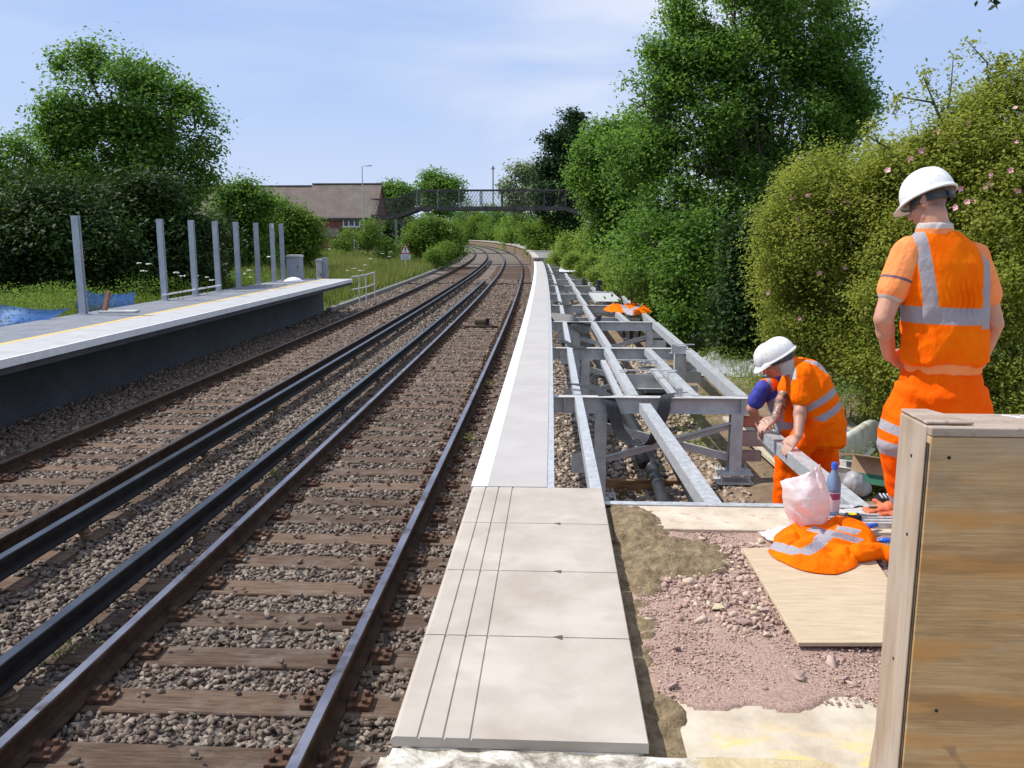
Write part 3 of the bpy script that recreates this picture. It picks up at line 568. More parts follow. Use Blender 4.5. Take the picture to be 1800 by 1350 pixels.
# ------------------------------------------------------------------ new white edged deck panels on the frame
TS = [8.5+3.75*k for k in range(12)]
js = [5.08]+TS
wd = ['nearest', 'second', 'third', 'fourth', 'fifth', 'sixth', 'seventh', 'eighth', 'ninth', 'tenth', 'eleventh', 'farthest']
for i in range(12):
    s0, s1 = js[i], js[i+1]; e = empty('deck_panel', PT((s0+s1)/2, .97, 0)); tag(e, wd[i]+' of the white edged grey deck panels along the new platform edge', 'deck panel', 'white edged deck panels')
    def st(d0, d1, z0, z1, name, mat, g=.0015):
        b = MB(); ss = np.linspace(s0+g, s1-g, 5); b.sweep([(d0, z0), (d1, z0), (d1, z1), (d0, z1)], [PT(s, 0, 0) for s in ss]); o = b.build(name, mat, e); o.location = -e.location; return o
    st(.72, .822, -.075, .0015, 'white_edge', M['whitestrip']); st(.822, 1.19, -.075, 0, 'deck_surface', M['greydeck']); st(1.192, 1.235, -.09, -.004, 'steel_trim', M['galv']); st(1.10, 1.19, -.21, -.077, 'edge_beam', M['galv2'])
# ------------------------------------------------------------------ galvanised trestles
def ibeam(b, a, c, w, h, tf=.009, tw=.007, mi=0):
    b.sweep([(-w/2,-h),(w/2,-h),(w/2,-h+tf),(tw/2,-h+tf),(tw/2,-tf),(w/2,-tf),(w/2,0),(-w/2,0),(-w/2,-tf),(-tw/2,-tf),(-tw/2,-h+tf),(-w/2,-h+tf)], [a, c], mi=mi)
M['redstub'] = pmat('steel_with_red_reflection', (.34, .09, .055), (.46, .15, .10), 5, .6, .2, .15)  # orange reflection on the steel stub is put into this red colour
M['pinksteel'] = pmat('steel_with_pink_reflection', (.30, .22, .21), (.42, .32, .30), 5, .5, .4, .15)  # weaker reflection on the lower stubs, coloured into the steel as pink
def make_trestle(first=False):
    e = empty('steel_trestle'); XL, XRr = .02, 1.97
    b = MB(); ibeam(b, (XL, 0, -.075), (XRr, 0, -.075), .11, .165)
    for x in (.13, .95, 1.9): b.box((x, 0, -.158), (.008, .105, .145))
    b.build('cross_beam', M['galv2'], e, bevel=.0015)
    b = MB()
    for x in (.47, .53, .86, .91, 1.42, 1.47): b.lathe([(0, -.014), (.012, -.014), (.012, .006), (0, .006)], (x, -.010, -.15), 6, ax=Matrix.Rotation(math.pi/2, 3, 'X'))
    b.build('bolt', M['galv'], e)
    for x, zb in ((.50, -1.12), (1.86, -.84)):
        b = MB(); b.sweep([(-.06,-.06),(.06,-.06),(.06,-.052),(.005,-.052),(.005,.052),(.06,.052),(.06,.06),(-.06,.06),(-.06,.052),(-.005,.052),(-.005,-.052),(-.06,-.052)], [(x, 0, zb), (x, 0, -.241)], up=(0, 1, 0)); b.build('leg', M['galv2'], e)
        f = MB(); f.box((x, 0, zb-.006), (.34, .26, .014)); f.box((x, 0, zb-.10), (.36, .26, .014))
        for i_, j_ in ((-1,-1),(-1,1),(1,-1),(1,1)): f.tube([(x+i_*.14, j_*.1, zb-.12), (x+i_*.14, j_*.1, zb+.05)], .010, 6)
        ft = f.build('foot_plate', M['galv2'], e)
    for (x0, z0, x1, z1) in ((.56, -.72, 1.80, -.36), (.56, -.40, 1.80, -.70)):
        b = MB(); b.bar((x0, -.02 if z0 < -.5 else .02, z0), (x1, -.02 if z0 < -.5 else .02, z1), .012, .075, up=(0, 0, 1)); b.bar((x0, -.045 if z0 < -.5 else .045, z0+.032), (x1, -.045 if z0 < -.5 else .045, z1+.032), .05, .008, up=(0, 0, 1)); b.build('brace', M['galv2'], e)
    for z, w, h, mk in ((-.325, .20, .10, 'redstub'), (-.50, .24, .15, 'pinksteel'), (-.68, .20, .10, 'pinksteel')):
        b = MB(); x0 = 1.925; b.box((x0+w/2, 0, z), (w, .01, h)); b.box((x0+w/2, .02, z+h/2), (w, .05, .008)); b.box((x0+w/2, .02, z-h/2), (w, .05, .008)); b.box((x0+w, .02, z), (.01, .05, h)); b.build('side_stub', M[mk] if first else M['galv2'], e)
    b = MB(); b.box((.33, .02, -.78), (.24, .012, .2)); b.box((.33, .05, -.88), (.24, .07, .01)); b.box((.38, .0, -.60), (.10, .012, .12)); b.build('gusset', M['galv2'], e)
    return e
tw = ['nearest', 'second', 'third', 'fourth', 'fifth', 'sixth', 'seventh', 'eighth', 'ninth', 'tenth', 'eleventh', 'farthest']
extra = [' carrying the long looped black strap', ' carrying the tall clamp post', ' with a strap hanging as a pouch', ' with the orange vest hung over its end', '', '', '', '', '', '', '', '']
tr0 = make_trestle(True); tr1 = make_trestle(False); TRE = []
for i, s in enumerate(TS):
    e = tr0 if i == 0 else (tr1 if i == 1 else copy_tree(tr1))
    p = PT(s, 1.2185, 0); e.location = (p.x, p.y, 0); e.rotation_euler.z = HD(s); TRE.append(e)
    tag(e, tw[i]+' galvanised steel trestle of the platform frame'+extra[i], 'trestle', 'galvanised trestles of the platform frame')
# clamp post on the second trestle
b = MB(); b.box((1.83, -.16, -.40), (.16, .12, .78)); b.build('clamp_post', M['galv2'], TRE[1], bevel=.003)
b = MB(); b.box((1.86, -.16, .0), (.34, .03, .012)); b.box((1.70, -.235, -.06), (.012, .05, .13)); b.box((1.88, -.24, -.115), (.42, .05, .01)); b.box((1.74, -.23, -.06), (.06, .012, .12)); b.build('clamp_plate', M['galv'], TRE[1])
# small upright cleat on the nearest trestle
b = MB(); b.box((1.28, 0, -.03), (.07, .008, .085)); b.build('cleat', M['galv'], TRE[0])
# ------------------------------------------------------------------ joists between the trestles
def joist(d0, s0, d1, s1, label, w=.075, h=.10, z=-.068, mat='galv', shape='C'):
    a, c = PT(s0, d0+1.2185, z), PT(s1, d1+1.2185, z); mid = (a+c)/2; b = MB()
    if shape == 'C': pr = [(-w/2, -h), (-w/2+.006, -h), (-w/2+.006, -.006), (w/2-.006, -.006), (w/2-.006, -h), (w/2, -h), (w/2, 0), (-w/2, 0)]
    else: pr = [(-w/2, -h), (-w/2+.007, -h), (-w/2+.007, -h+.09), (w/2, -h+.09), (w/2, -h+.097), (-w/2+.007, -h+.097), (-w/2+.007, 0), (-w/2, 0)]
    b.sweep(pr, [a, c]); o = b.build('steel_joist', M[mat], loc=mid); tag(o, label, 'joist', 'galvanised joists of the platform frame'); return o
bayn = ['first', 'second', 'third', 'fourth', 'fifth', 'sixth', 'seventh', 'eighth', 'ninth', 'tenth', 'eleventh', 'twelfth']
joist(.285, 5.0, .27, 8.42, 'broad flat left joist of the first bay, running to the grooved slabs')
joist(1.02, 5.03, .93, 8.40, 'bright angle joist of the first bay, above the two black ducts', w=.11, h=.10, shape='L', z=-.12)
for k in range(11):
    a, c = TS[k]+.06, TS[k+1]-.06
    joist(.265, a, .265, c, 'left joist of the %s bay, next to the deck panels' % bayn[k+1])
    joist(.84, a, .80, c, 'middle joist of the %s bay of the frame' % bayn[k+1], w=.085, shape='C')
    if True: joist(1.93, a, 1.95, c, 'outer joist of the %s bay, nearest the bushes' % bayn[k+1], w=.1, h=.12)
    if k != 1: joist(1.45, a, 1.38, c, 'extra inner joist of the %s bay of the frame' % bayn[k+1], w=.09)
joist(.72, TS[0]+.1, .70, TS[0]+2.9, 'lower ledge angle beside the middle joist of the second bay', w=.07, z=-.13, h=.05)
joist(1.31, TS[0]+.1, 1.29, TS[0]+2.2, 'lower ledge angle beside the extra joist of the second bay', w=.07, z=-.13, h=.05)
for i_, (s, zz_, lb) in enumerate(((10.0, -.045, 'thin cross bar laid over the joists of the second bay'), (11.0, -.07, 'cross bar between the joists of the second bay, nearer the second trestle'))):
    b = MB(); b.bar(PT(s, .80+1.2185, zz_), PT(s, 1.48+1.2185, zz_), .045, .010); tag(b.build('cross_bar', M['galv'], loc=PT(s, 2.3, zz_)), lb, 'cross bar')
b = MB(); b.box((1.12, 10.4, -.24), (.48, .01, .17)); b.box((1.12, 10.37, -.325), (.48, .07, .008)); tag(b.build('cross_channel', M['galv2'], loc=(1.12, 10.4, -.24)), 'deep channel hung between two joists of the second bay', 'channel')
for k in (2, 4, 5, 7, 8):
    s_ = TS[k]+1.9; b = MB(); q = PT(s_, 1.2185, 0); ibeam(b, (0, 0, 0), (1.75, 0, 0), .07, .10); o = b.build('cross_channel', M['galv']); o.location = (q.x+.12, q.y, -.175); o.rotation_euler.z = HD(s_); tag(o, 'slim cross channel halfway along the %s bay of the frame' % bayn[k+1], 'channel')
# ducts under the frame
for x0, x1, lb in ((1.03, 1.10, 'left black plastic duct passing under the frame, the shorter jointed one'), (1.33, 1.28, 'right black plastic duct passing under the frame')):
    e = empty('duct', (x0, 8, -.96)); tag(e, lb, 'duct')
    b = MB(); b.tube([(x0, 4.6, -.98), (x0+.01, 7.5, -.96), (x0+.04, 9.6, -.92), (x0+.0, 11.2, -.93), (x0-.1, 14.5, -.95), (x0-.2, 18, -.98), (x0-.3, 24, -1.0)], .062, 16); sub(b, 'pipe', M['pipe'], e, smooth=True)
    for yy in (8.9, 10.2, 15.8):
        b = MB(); xx = x0+.03-(.13 if yy > 12 else 0); b.tube([(xx, yy, -.935), (xx, yy+.22, -.932)], .073, 16); sub(b, 'collar', M['pipe'], e, smooth=True)
b = MB(); b.tube([(.62, 9.6, -.60), (.74, 9.55, -.62), (.84, 9.4, -.66), (.92, 9.2, -.76), (.98, 8.95, -.9)], .066, 14); b.tube([(.55, 9.62, -.60), (.63, 9.6, -.60)], .09, 14); tag(b.build('duct_elbow', M['pipe'], smooth=True, loc=(.8, 9.4, -.7)), 'bent black duct end sticking up under the nearest trestle', 'duct')
b = MB(); b.box((1.42, 11.1, -.52), (.5, .35, .12)); tag(b.build('black_tray', M['black'], bevel=.02, loc=(1.42, 11.1, -.5)), 'black plastic tray hanging between the joists of the second bay', 'tray')
# excavation timbers and footing below the first bay
M['wetwood'] = pmat('rusty_orange_timber', (.13, .065, .028), (.36, .20, .09), 4, .85, 0, .4, 40, .003, stretch=(1, 6, 6))
b = MB(); b.box((1.15, 8.75, -1.12), (1.35, .07, .22)); tag(b.build('shutter_board', M['wetwood'], bevel=.004, loc=(1.15, 8.75, -1.1)), 'ochre shutter board set on edge beneath the first bay', 'board')
b = MB(); b.box((1.2, 7.6, -1.17), (.12, 1.6, .05)); tag(b.build('packing_timber', M['wetwood'], bevel=.004, loc=(1.2, 7.6, -1.17)), 'orange stained packing timber on the earth between the ducts', 'timber')
# far old platform beyond the frame
e = empty('far_platform', PT(80, 1.5, -.2)); tag(e, 'distant old platform with a pale kerb, curving away beyond the frame', 'platform')
ssf = np.arange(58, 240, 2.0); pts = [PT(s, 0, 0) for s in ssf]
b = MB(); b.sweep([(.72, -.12), (1.15, -.12), (1.15, 0), (.72, 0)], pts); sub(b, 'kerb', M['conc'], e)
b = MB(); b.sweep([(.86, -1.25), (1.1, -1.25), (1.1, -.123), (.86, -.123)], pts); sub(b, 'wall', M['earth'], e)
b = MB(); b.sweep([(1.152, -1.2), (3.6, -1.2), (3.6, -.02), (1.152, -.02)], pts); sub(b, 'surface', M['concgrey'], e)
# ------------------------------------------------------------------ black straps
def ribbon(pts, w, th, name, label, parent=None, wdir=(0, 1, 0)):
    pts = [Vector(p) for p in pts]; sm = []
    for i in range(len(pts)-1):
        p0, p1, p2, p3 = pts[max(i-1, 0)], pts[i], pts[i+1], pts[min(i+2, len(pts)-1)]
        for k in range(6):
            u = k/6; sm.append(.5*((2*p1)+(p2-p0)*u+(2*p0-5*p1+4*p2-p3)*u*u+(3*p1-p0-3*p2+p3)*u**3))
    sm.append(pts[-1]); b = MB(); wv_ = Vector(wdir); vs = []
    for i, p in enumerate(sm):
        t_ = (sm[min(i+1, len(sm)-1)]-sm[max(i-1, 0)]).normalized(); nn_ = t_.cross(wv_).normalized()
        ww = wv_*(w/2*(1+.06*math.sin(i*.7)))
        vs += [p-ww-nn_*th/2, p+ww-nn_*th/2, p+ww+nn_*th/2, p-ww+nn_*th/2]
    n = len(sm); fs = [(0, 1, 2, 3), tuple(4*(n-1)+k for k in (3, 2, 1, 0))]+[(4*i+k, 4*(i+1)+k, 4*(i+1)+(k+1) % 4, 4*i+(k+1) % 4) for i in range(n-1) for k in range(4)]
    b.add(vs, fs); o = b.build(name, M['strap'], parent, smooth=False, loc=pts[0]); tag(o, label, 'strap'); return o
M['strap'] = pmat('black_woven_strap', (.016, .016, .018), (.04, .04, .043), 30, .55, 0, .3, 300, .001)
w1 = Vector((.25, 1, 0)).normalized()
ribbon([(-.05, 8.95, -.05), (.15, 8.85, -.01), (.38, 8.72, -.015), (.50, 8.56, -.062), (.565, 8.44, -.12), (.61, 8.40, -.25), (.66, 8.36, -.40), (.76, 8.32, -.50), (.90, 8.30, -.525), (1.00, 8.30, -.46), (1.05, 8.33, -.32), (1.09, 8.38, -.18), (1.12, 8.44, -.08), (1.17, 8.54, -.055), (1.30, 8.62, -.05)], .135, .006, 'lifting_strap', 'long black strap looped down over the nearest trestle', wdir=(.95, .3, 0))
for s, lb in ((TS[1], 'short black strap over the left end of the second trestle'), (TS[2], 'black strap sagging like a pouch on the third trestle'), (TS[3], 'black strap at the left end of the fourth trestle'), (TS[5], 'black strap draped over the left end of the sixth trestle'), (TS[7], 'black strap on the left end of the eighth trestle')):
    p = PT(s, 1.2185, 0)
    if 'pouch' in lb: ribbon([p+Vector((.0, .3, -.04)), p+Vector((.25, .12, -.03)), p+Vector((.42, .0, -.06)), p+Vector((.55, -.08, -.17)), p+Vector((.72, -.08, -.20)), p+Vector((.86, .02, -.06)), p+Vector((.95, .15, -.05))], .22, .01, 'lifting_strap', lb, wdir=(.2, .6, .75))
    else: ribbon([p+Vector((-.03, .45, -.03)), p+Vector((.12, .35, .0)), p+Vector((.25, .15, -.03)), p+Vector((.36, .0, -.062)), p+Vector((.5, -.05, -.07))], .16, .008, 'lifting_strap', lb, wdir=(.3, .95, 0))
# panel, tubs and bits lying on the far part of the frame
p = PT(21.4, 1.2185+1.38, -.02); e = empty('steel_tray', p, HD(21)); tag(e, 'dark grey steel tray lying across the frame behind the orange vest', 'tray')
b = MB(); b.box((0, 0, .02), (.62, 3.0, .008)); b.box((-.31, 0, .0), (.008, 3.0, .06)); b.box((.31, 0, .0), (.008, 3.0, .06)); b.box((0, 1.5, .03), (.66, .04, .05)); b.build('tray', M['galv2'], e)
for px_, py_, h_, lb in ((1053, 511, .32, 'black plastic pipe stub standing on the frame behind the steel tray'), (1028, 501, .22, 'shorter black pipe stub standing further left on the frame')):
    q = at(px_, py_, z=-.06); b = MB(); b.tube([q, q+Vector((0, 0, h_))], .10, 14); tag(b.build('pipe_stub', M['pipe'], loc=q), lb, 'pipe')
q = at(993, 476, z=-.03); b = MB(); b.box((q.x+.2, q.y, -.02), (.9, 2.6, .02)); tag(b.build('pale_sheet', M['whitestrip'], loc=q), 'pale flat panel lying on the far end of the frame', 'panel')
# ------------------------------------------------------------------ foliage
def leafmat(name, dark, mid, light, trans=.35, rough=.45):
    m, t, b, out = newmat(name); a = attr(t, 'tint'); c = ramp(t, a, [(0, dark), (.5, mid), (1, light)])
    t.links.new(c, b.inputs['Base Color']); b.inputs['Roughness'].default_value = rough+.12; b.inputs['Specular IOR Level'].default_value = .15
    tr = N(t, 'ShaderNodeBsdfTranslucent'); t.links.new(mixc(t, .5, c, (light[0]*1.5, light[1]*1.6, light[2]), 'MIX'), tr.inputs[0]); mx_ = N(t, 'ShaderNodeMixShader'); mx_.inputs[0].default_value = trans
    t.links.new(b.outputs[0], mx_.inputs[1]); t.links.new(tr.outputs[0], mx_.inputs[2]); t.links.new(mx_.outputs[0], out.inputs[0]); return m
M['ash'] = leafmat('ash_leaves', (.038, .098, .014), (.082, .178, .026), (.17, .285, .055), .44)
M['dark'] = leafmat('shade_darkened_leaves', (.012, .026, .005), (.022, .048, .009), (.055, .10, .02), .2)  # shade from the taller trees is put into these low leaf colours
M['oak'] = leafmat('oak_leaves', (.036, .092, .014), (.085, .182, .028), (.20, .32, .065), .48)
M['rose'] = leafmat('rose_leaves', (.11, .145, .02), (.215, .25, .038), (.38, .40, .09), .5)
M['lite'] = leafmat('light_leaves', (.085, .14, .02), (.155, .235, .035), (.26, .34, .07), .42)
M['hedge'] = leafmat('hedge_leaves', (.05, .105, .012), (.105, .19, .022), (.20, .29, .05), .40)
M['conifer'] = leafmat('conifer_needles', (.014, .038, .012), (.028, .062, .018), (.05, .095, .03), .15, .6)
M['paleleaf'] = leafmat('grey_green_leaves', (.11, .15, .08), (.18, .23, .12), (.27, .32, .18), .35)
M['grass'] = leafmat('grass_blades', (.07, .115, .016), (.14, .185, .035), (.34, .32, .14), .35, .6)
M['petal'] = pmat('pink_rose_petals', (.62, .22, .28), (.80, .48, .52), 60, .5, 0, 0)
M['umbel'] = pmat('white_umbels', (.60, .60, .52), (.75, .75, .68), 60, .6, 0, 0)
def leaves(P, size, r, up=.6, asp=.55, outdir=None):
    n = len(P); nrm = r.normal(0, 1, (n, 3)); nrm[:, 2] = np.abs(nrm[:, 2])+up
    if outdir is not None: nrm += outdir*.8
    nrm /= np.linalg.norm(nrm, axis=1)[:, None]
    t = r.normal(0, 1, (n, 3)); t -= (t*nrm).sum(1)[:, None]*nrm; t /= np.linalg.norm(t, axis=1)[:, None]+1e-9
    s = np.cross(nrm, t); L_ = np.asarray(size).reshape(-1, 1)*r.uniform(.7, 1.3, (n, 1)); w = L_*asp*.5
    V = np.stack([P, P+t*L_*.5+s*w+nrm*L_*.08, P+t*L_, P+t*L_*.5-s*w+nrm*L_*.08], 1)
    F = np.array([[0, 1, 2], [0, 2, 3]])[None]+4*np.arange(n)[:, None, None]
    return V.reshape(-1, 3), F.reshape(-1, 3)
def B(px, py, r, Y, dy=0.0, ry=1.0, sy=1.0):       # blob seen at that pixel, r in pixels, at distance Y
    c = at(px, py, Y=Y); k = (c-Vector((0, 0, CAMZ))).length/FPX
    return (c.x, c.y+dy, c.z, r*k, r*k*sy, r*k*ry)
def crown_points(blobs, ncl, per, spread, r, shell=.45, noise_s=.6, thr=-.25, out=.10):
    bl = np.array(blobs); vol = bl[:, 3]*bl[:, 4]*bl[:, 5]; pr = vol**(.62); pr /= pr.sum()
    k = r.choice(len(bl), ncl, p=pr); d = r.normal(0, 1, (ncl, 3)); d /= np.linalg.norm(d, axis=1)[:, None]
    rad = shell+(1-shell)*r.random(ncl)**.6; rad *= r.normal(1, .07, ncl); rad *= 1+np.where(r.random(ncl) < out, r.uniform(.05, .30, ncl), 0)
    C = bl[k, :3]+d*rad[:, None]*bl[k, 3:6]
    C = bl[k, :3]+(C-bl[k, :3])*(1+.42*np.array([mnoise.noise(Vector(c)*noise_s*1.9+Vector((9, 3, 1))) for c in C]))[:, None]
    nz_ = np.array([mnoise.noise(Vector(c)*noise_s) for c in C]); keep = nz_ > thr+r.normal(0, .08, ncl); C, d = C[keep], d[keep]; nc = len(C)
    dens = r.uniform(.5, 1.5, nc); cnt = r.poisson(per*dens)
    idx = np.repeat(np.arange(nc), cnt); P = C[idx]+r.normal(0, 1, (len(idx), 3))*spread*np.array([1, 1, .7])
    tint = np.clip(.5+.24*r.normal(0, 1, nc)[idx]+.14*r.normal(0, 1, len(idx)), 0, 1)
    return C, P, tint, d[idx]
def rough(blobs, r):
    out = list(blobs)
    for q in blobs:
        for _ in range(5):
            d = r.normal(0, 1, 3); d[2] = d[2]*.8+.25; d /= np.linalg.norm(d); k = r.uniform(.22, .40); m_ = r.uniform(.85, 1.08)
            out.append((q[0]+d[0]*q[3]*m_, q[1]+d[1]*q[4]*m_, q[2]+d[2]*q[5]*m_, q[3]*k, q[4]*k, q[5]*k))
    return out
def plant(name, label, cat, blobs, ncl, per, spread, leaf, mat, seed, base=None, group=None, shell=.45, noise_s=.6, thr=-.25, trunk_r=.12, asp=.55, twigs=0, up=.6, kind=None, trunkname='trunk', out=.10):
    r = np.random.default_rng(seed); blobs = rough(blobs, r) if shell < .9 else blobs; C, P, tint, od = crown_points(blobs, ncl, per, spread, r, shell, noise_s, thr, out)
    bl = np.array(blobs[:max(1, len(blobs)//6)])
    if base is None: cx, cy = bl[:, 0].mean(), bl[:, 1].mean(); base = (cx, cy, float(gz(cx, cy)))
    e = empty(name, base); tag(e, label, cat, group, kind)
    V, F = leaves(P, np.full(len(P), leaf), r, up, asp, od); V = V-np.array(base)
    npmesh('crown' if trunk_r else 'foliage', V, F, mat, e, {'tint': np.repeat(tint, 4)})
    if trunk_r:
        b = MB(); cen = (bl[:, :3]*(bl[:, 3:4]**2)).sum(0)/(bl[:, 3]**2).sum(); base_ = Vector(base); top = Vector(cen)*.75+base_*.25; ctr = Vector(cen)
        mid = base_.lerp(ctr, .5)+Vector((r.normal(0, .1), 0, 0)); b.tube([Vector((0, 0, -.1)), mid-base_, ctr-base_], [trunk_r, trunk_r*.75, trunk_r*.4], 8)
        for q in bl:
            a = base_.lerp(ctr, r.uniform(.35, .8)); z = Vector(q[:3]); m_ = a.lerp(z, .5)+Vector((0, 0, .06*(z-a).length)); b.tube([a-base_, m_-base_, z-base_], [trunk_r*.42, trunk_r*.3, trunk_r*.12], 6)
        sel = r.choice(len(C), min(len(C), twigs), replace=False) if twigs else []
        for i in sel:
            c = C[i]; j = int(np.argmin(((bl[:, :3]-c)**2).sum(1))); a = Vector(bl[j, :3]).lerp(ctr, .15); z = Vector(c); m_ = a.lerp(z, .5)+Vector((0, 0, .08*(z-a).length))
            b.tube([a-base_, m_-base_, z-base_], [trunk_r*.14, trunk_r*.09, trunk_r*.03], 4)
        b.build(trunkname, M['bark'], e, smooth=True)
    return e
# left side
YL = 38
plant('ash_tree', 'tall round crowned ash tree rising above the left end of the platform', 'tree',
      [B(195,165,74,YL),B(138,212,54,YL),B(262,190,62,YL),B(318,215,50,YL),B(350,245,40,YL),B(330,300,44,YL),B(98,275,46,YL),B(200,275,80,YL),B(280,290,60,YL),B(130,330,80,YL),B(230,360,75,YL),B(155,130,34,YL),B(245,130,36,YL),B(365,220,24,YL),B(320,345,30,YL,ry=.6)],
      3300, 25, .30, .19, M['ash'], 21, base=(-17.5, 38, -.3), trunk_r=.24, twigs=200, shell=.45, noise_s=.7, thr=-.16, out=.16)
plant('ash_tree', 'lighter leafy tree cut by the left edge of the photo', 'tree', [B(25,315,48,34),B(-40,320,66,34),B(60,370,52,34),B(-20,390,80,34),B(28,258,12,34)], 1300, 26, .3, .17, M['ash'], 22, base=(-20.5, 34, -.3), trunk_r=.25, twigs=60)
YD = 23
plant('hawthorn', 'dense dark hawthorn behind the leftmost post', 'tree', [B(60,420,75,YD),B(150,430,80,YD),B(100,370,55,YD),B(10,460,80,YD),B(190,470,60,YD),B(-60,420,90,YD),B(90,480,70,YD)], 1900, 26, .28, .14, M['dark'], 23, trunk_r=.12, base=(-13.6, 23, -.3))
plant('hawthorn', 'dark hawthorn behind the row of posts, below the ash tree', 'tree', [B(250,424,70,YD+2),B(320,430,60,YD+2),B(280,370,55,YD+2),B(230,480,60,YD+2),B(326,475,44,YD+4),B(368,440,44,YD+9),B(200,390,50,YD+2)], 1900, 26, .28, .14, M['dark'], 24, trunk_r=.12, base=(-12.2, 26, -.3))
plant('young_tree', 'wispy tree in front of the left roof, behind the middle posts', 'tree', [B(400,385,46,44),B(440,366,34,44),B(405,345,22,44),B(432,338,18,44),B(468,362,20,44),B(370,390,44,44),B(450,420,46,44),B(400,440,50,44),B(455,350,16,44)], 1100, 22, .30, .17, M['ash'], 25, base=(-15, 44, -.4), trunk_r=.1, twigs=80)
plant('young_tree', 'bushy tree hiding the left part of the nearer roof', 'tree', [B(500,396,25,48),B(532,408,20,48),B(488,368,13,48),B(528,380,12,48),B(500,430,34,48),B(534,435,26,48),B(548,396,9,48),B(478,412,25,48)], 1300, 22, .30, .17, M['hedge'], 26, base=(-13.5, 48, -.4), trunk_r=.1, twigs=60)
plant('shrub', 'bright green shrub in front of the brick house wall', 'shrub', [B(620,430,20,66),B(645,420,20,66),B(600,438,16,66),B(655,400,14,66),B(680,440,22,66)], 420, 22, .28, .17, M['hedge'], 27, base=(-14.4, 66, -.6), trunk_r=.05)
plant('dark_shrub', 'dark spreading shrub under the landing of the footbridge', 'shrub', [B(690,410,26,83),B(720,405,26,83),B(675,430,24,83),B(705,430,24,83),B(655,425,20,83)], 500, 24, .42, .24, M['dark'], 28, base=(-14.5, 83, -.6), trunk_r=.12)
plant('hedgerow_tree', 'green hedgerow tree leaning to the track under the footbridge stairs', 'tree', [B(742,412,26,70),B(770,415,27,70),B(755,402,18,70),B(790,424,20,70),B(728,430,20,70),B(800,440,14,70),B(780,405,16,70)], 900, 24, .32, .19, M['hedge'], 29, base=(-10.5, 70, -.6), trunk_r=.1)
plant('trackside_bush', 'rounded bush at the left edge of the track where it bends away', 'bush', [B(775,450,14,66,ry=1.3),B(790,440,13,67),B(764,455,12,64)], 330, 22, .25, .16, M['hedge'], 30, base=(-8.7, 66, -.7), trunk_r=.04)
plant('distant_tree', 'round dark tree behind the footbridge, the larger of the two domes', 'tree', [B(773,335,30,125),B(755,340,22,125),B(793,338,20,125),B(773,355,34,125),B(770,322,20,125)], 700, 22, .6, .42, M['ash'], 31, base=(-17, 125, 0), trunk_r=.3)
plant('distant_tree', 'smaller rounded tree just right of the house roof', 'tree', [B(692,338,18,110),B(705,345,18,110),B(678,348,18,110),B(720,352,14,110),B(690,365,26,110)], 500, 22, .5, .36, M['ash'], 32, base=(-22, 110, 0), trunk_r=.25)
far = [(712,398,26,'leafy tree seen under the left end of the footbridge span'),(838,402,24,'pale green tree in line with the vanishing rails'),(875,398,26,'tree just right of the vanishing rails, under the bridge span'),(915,400,27,'tree with yellowish leaves under the middle right of the bridge span'),(955,400,27,'dark green tree under the right part of the bridge span'),(1000,395,30,'tree below the right hand bend of the footbridge'),(805,392,24,'tree at the left of the gap under the bridge span'),(856,384,22,'taller tree closing the gap behind the middle of the bridge span'),(890,386,22,'bushy tree filling the view just below the bridge deck'),(825,382,20,'small tree showing close under the bridge deck on the left')]
for i, (x, y, s, lb) in enumerate(far):
    YY = (250 if x < 900 else 150)-10*(i % 3)-(25 if x > 930 else 0); y += 4 if x > 900 else 0; s *= 1.12; plant('hedgerow_tree', lb, 'tree', [B(x,y,s,YY),B(x-10,y+16,s*.8,YY),B(x+12,y+14,s*.8,YY),B(x+2,y-10,s*.6,YY),B(x,y+30,s*.7,YY)], 620, 20, .6, .40, M['hedge' if i % 2 else 'ash'], 40+i, base=(float(at(x, y, Y=YY).x), YY, 0), trunk_r=.2)
plant('lineside_hedge', 'long leafy hedge closing the view where the tracks disappear', 'hedge', [tuple(PT(s_, 7+1.2*math.sin(s_), 1.0))+(3.2, 3.5, 3.0+math.sin(s_*.7)) for s_ in range(120, 300, 5)], 1500, 20, .6, .40, M['hedge'], 55, base=tuple(PT(200, 7, -.5)), trunk_r=0)
# right side, from far to near
plant('trackside_bush', 'tall bush at the right of the far platform kerb, under the bridge', 'bush', [B(935,418,24,88),B(955,410,26,88),B(975,415,26,88),B(950,432,18,86)], 520, 22, .4, .26, M['hedge'], 60, base=(2, 88, 0), trunk_r=.1)
plant('conifer', 'dark pointed conifer beside the big oak', 'tree', [B(1003,222,17,84,ry=1.4),B(990,250,26,84),B(980,285,34,84),B(972,325,40,84),B(1010,270,30,84),B(995,360,46,84)], 1500, 26, .40, .30, M['conifer'], 61, base=(6, 84, 0), trunk_r=.3)
plant('poplar', 'pale grey green tree left of the conifer', 'tree', [B(915,312,20,96),B(905,330,18,96),B(925,300,13,96),B(915,350,24,96),B(940,335,20,96)], 480, 20, .5, .34, M['paleleaf'], 62, base=(2.5, 96, 0), trunk_r=.2, twigs=40)
plant('willow', 'grey willow bush between the conifer and the big oak', 'bush', [B(962,325,18,90),B(972,305,16,90),B(950,345,20,90),B(985,335,22,90)], 420, 20, .4, .26, M['paleleaf'], 63, base=(4, 90, 0), trunk_r=.12)
plant('maple_tree', 'light green bushy tree reaching over the right end of the footbridge', 'tree', [B(1062,240,24,34),B(1060,275,38,34),B(1050,312,32,34),B(1085,300,50,34),B(1070,350,38,34),B(1100,360,56,34),B(1085,405,40,34),B(1110,255,44,34),B(1030,262,14,34)], 3000, 24, .26, .14, M['oak'], 64, base=(5.0, 34, -.2), trunk_r=.15, twigs=60)
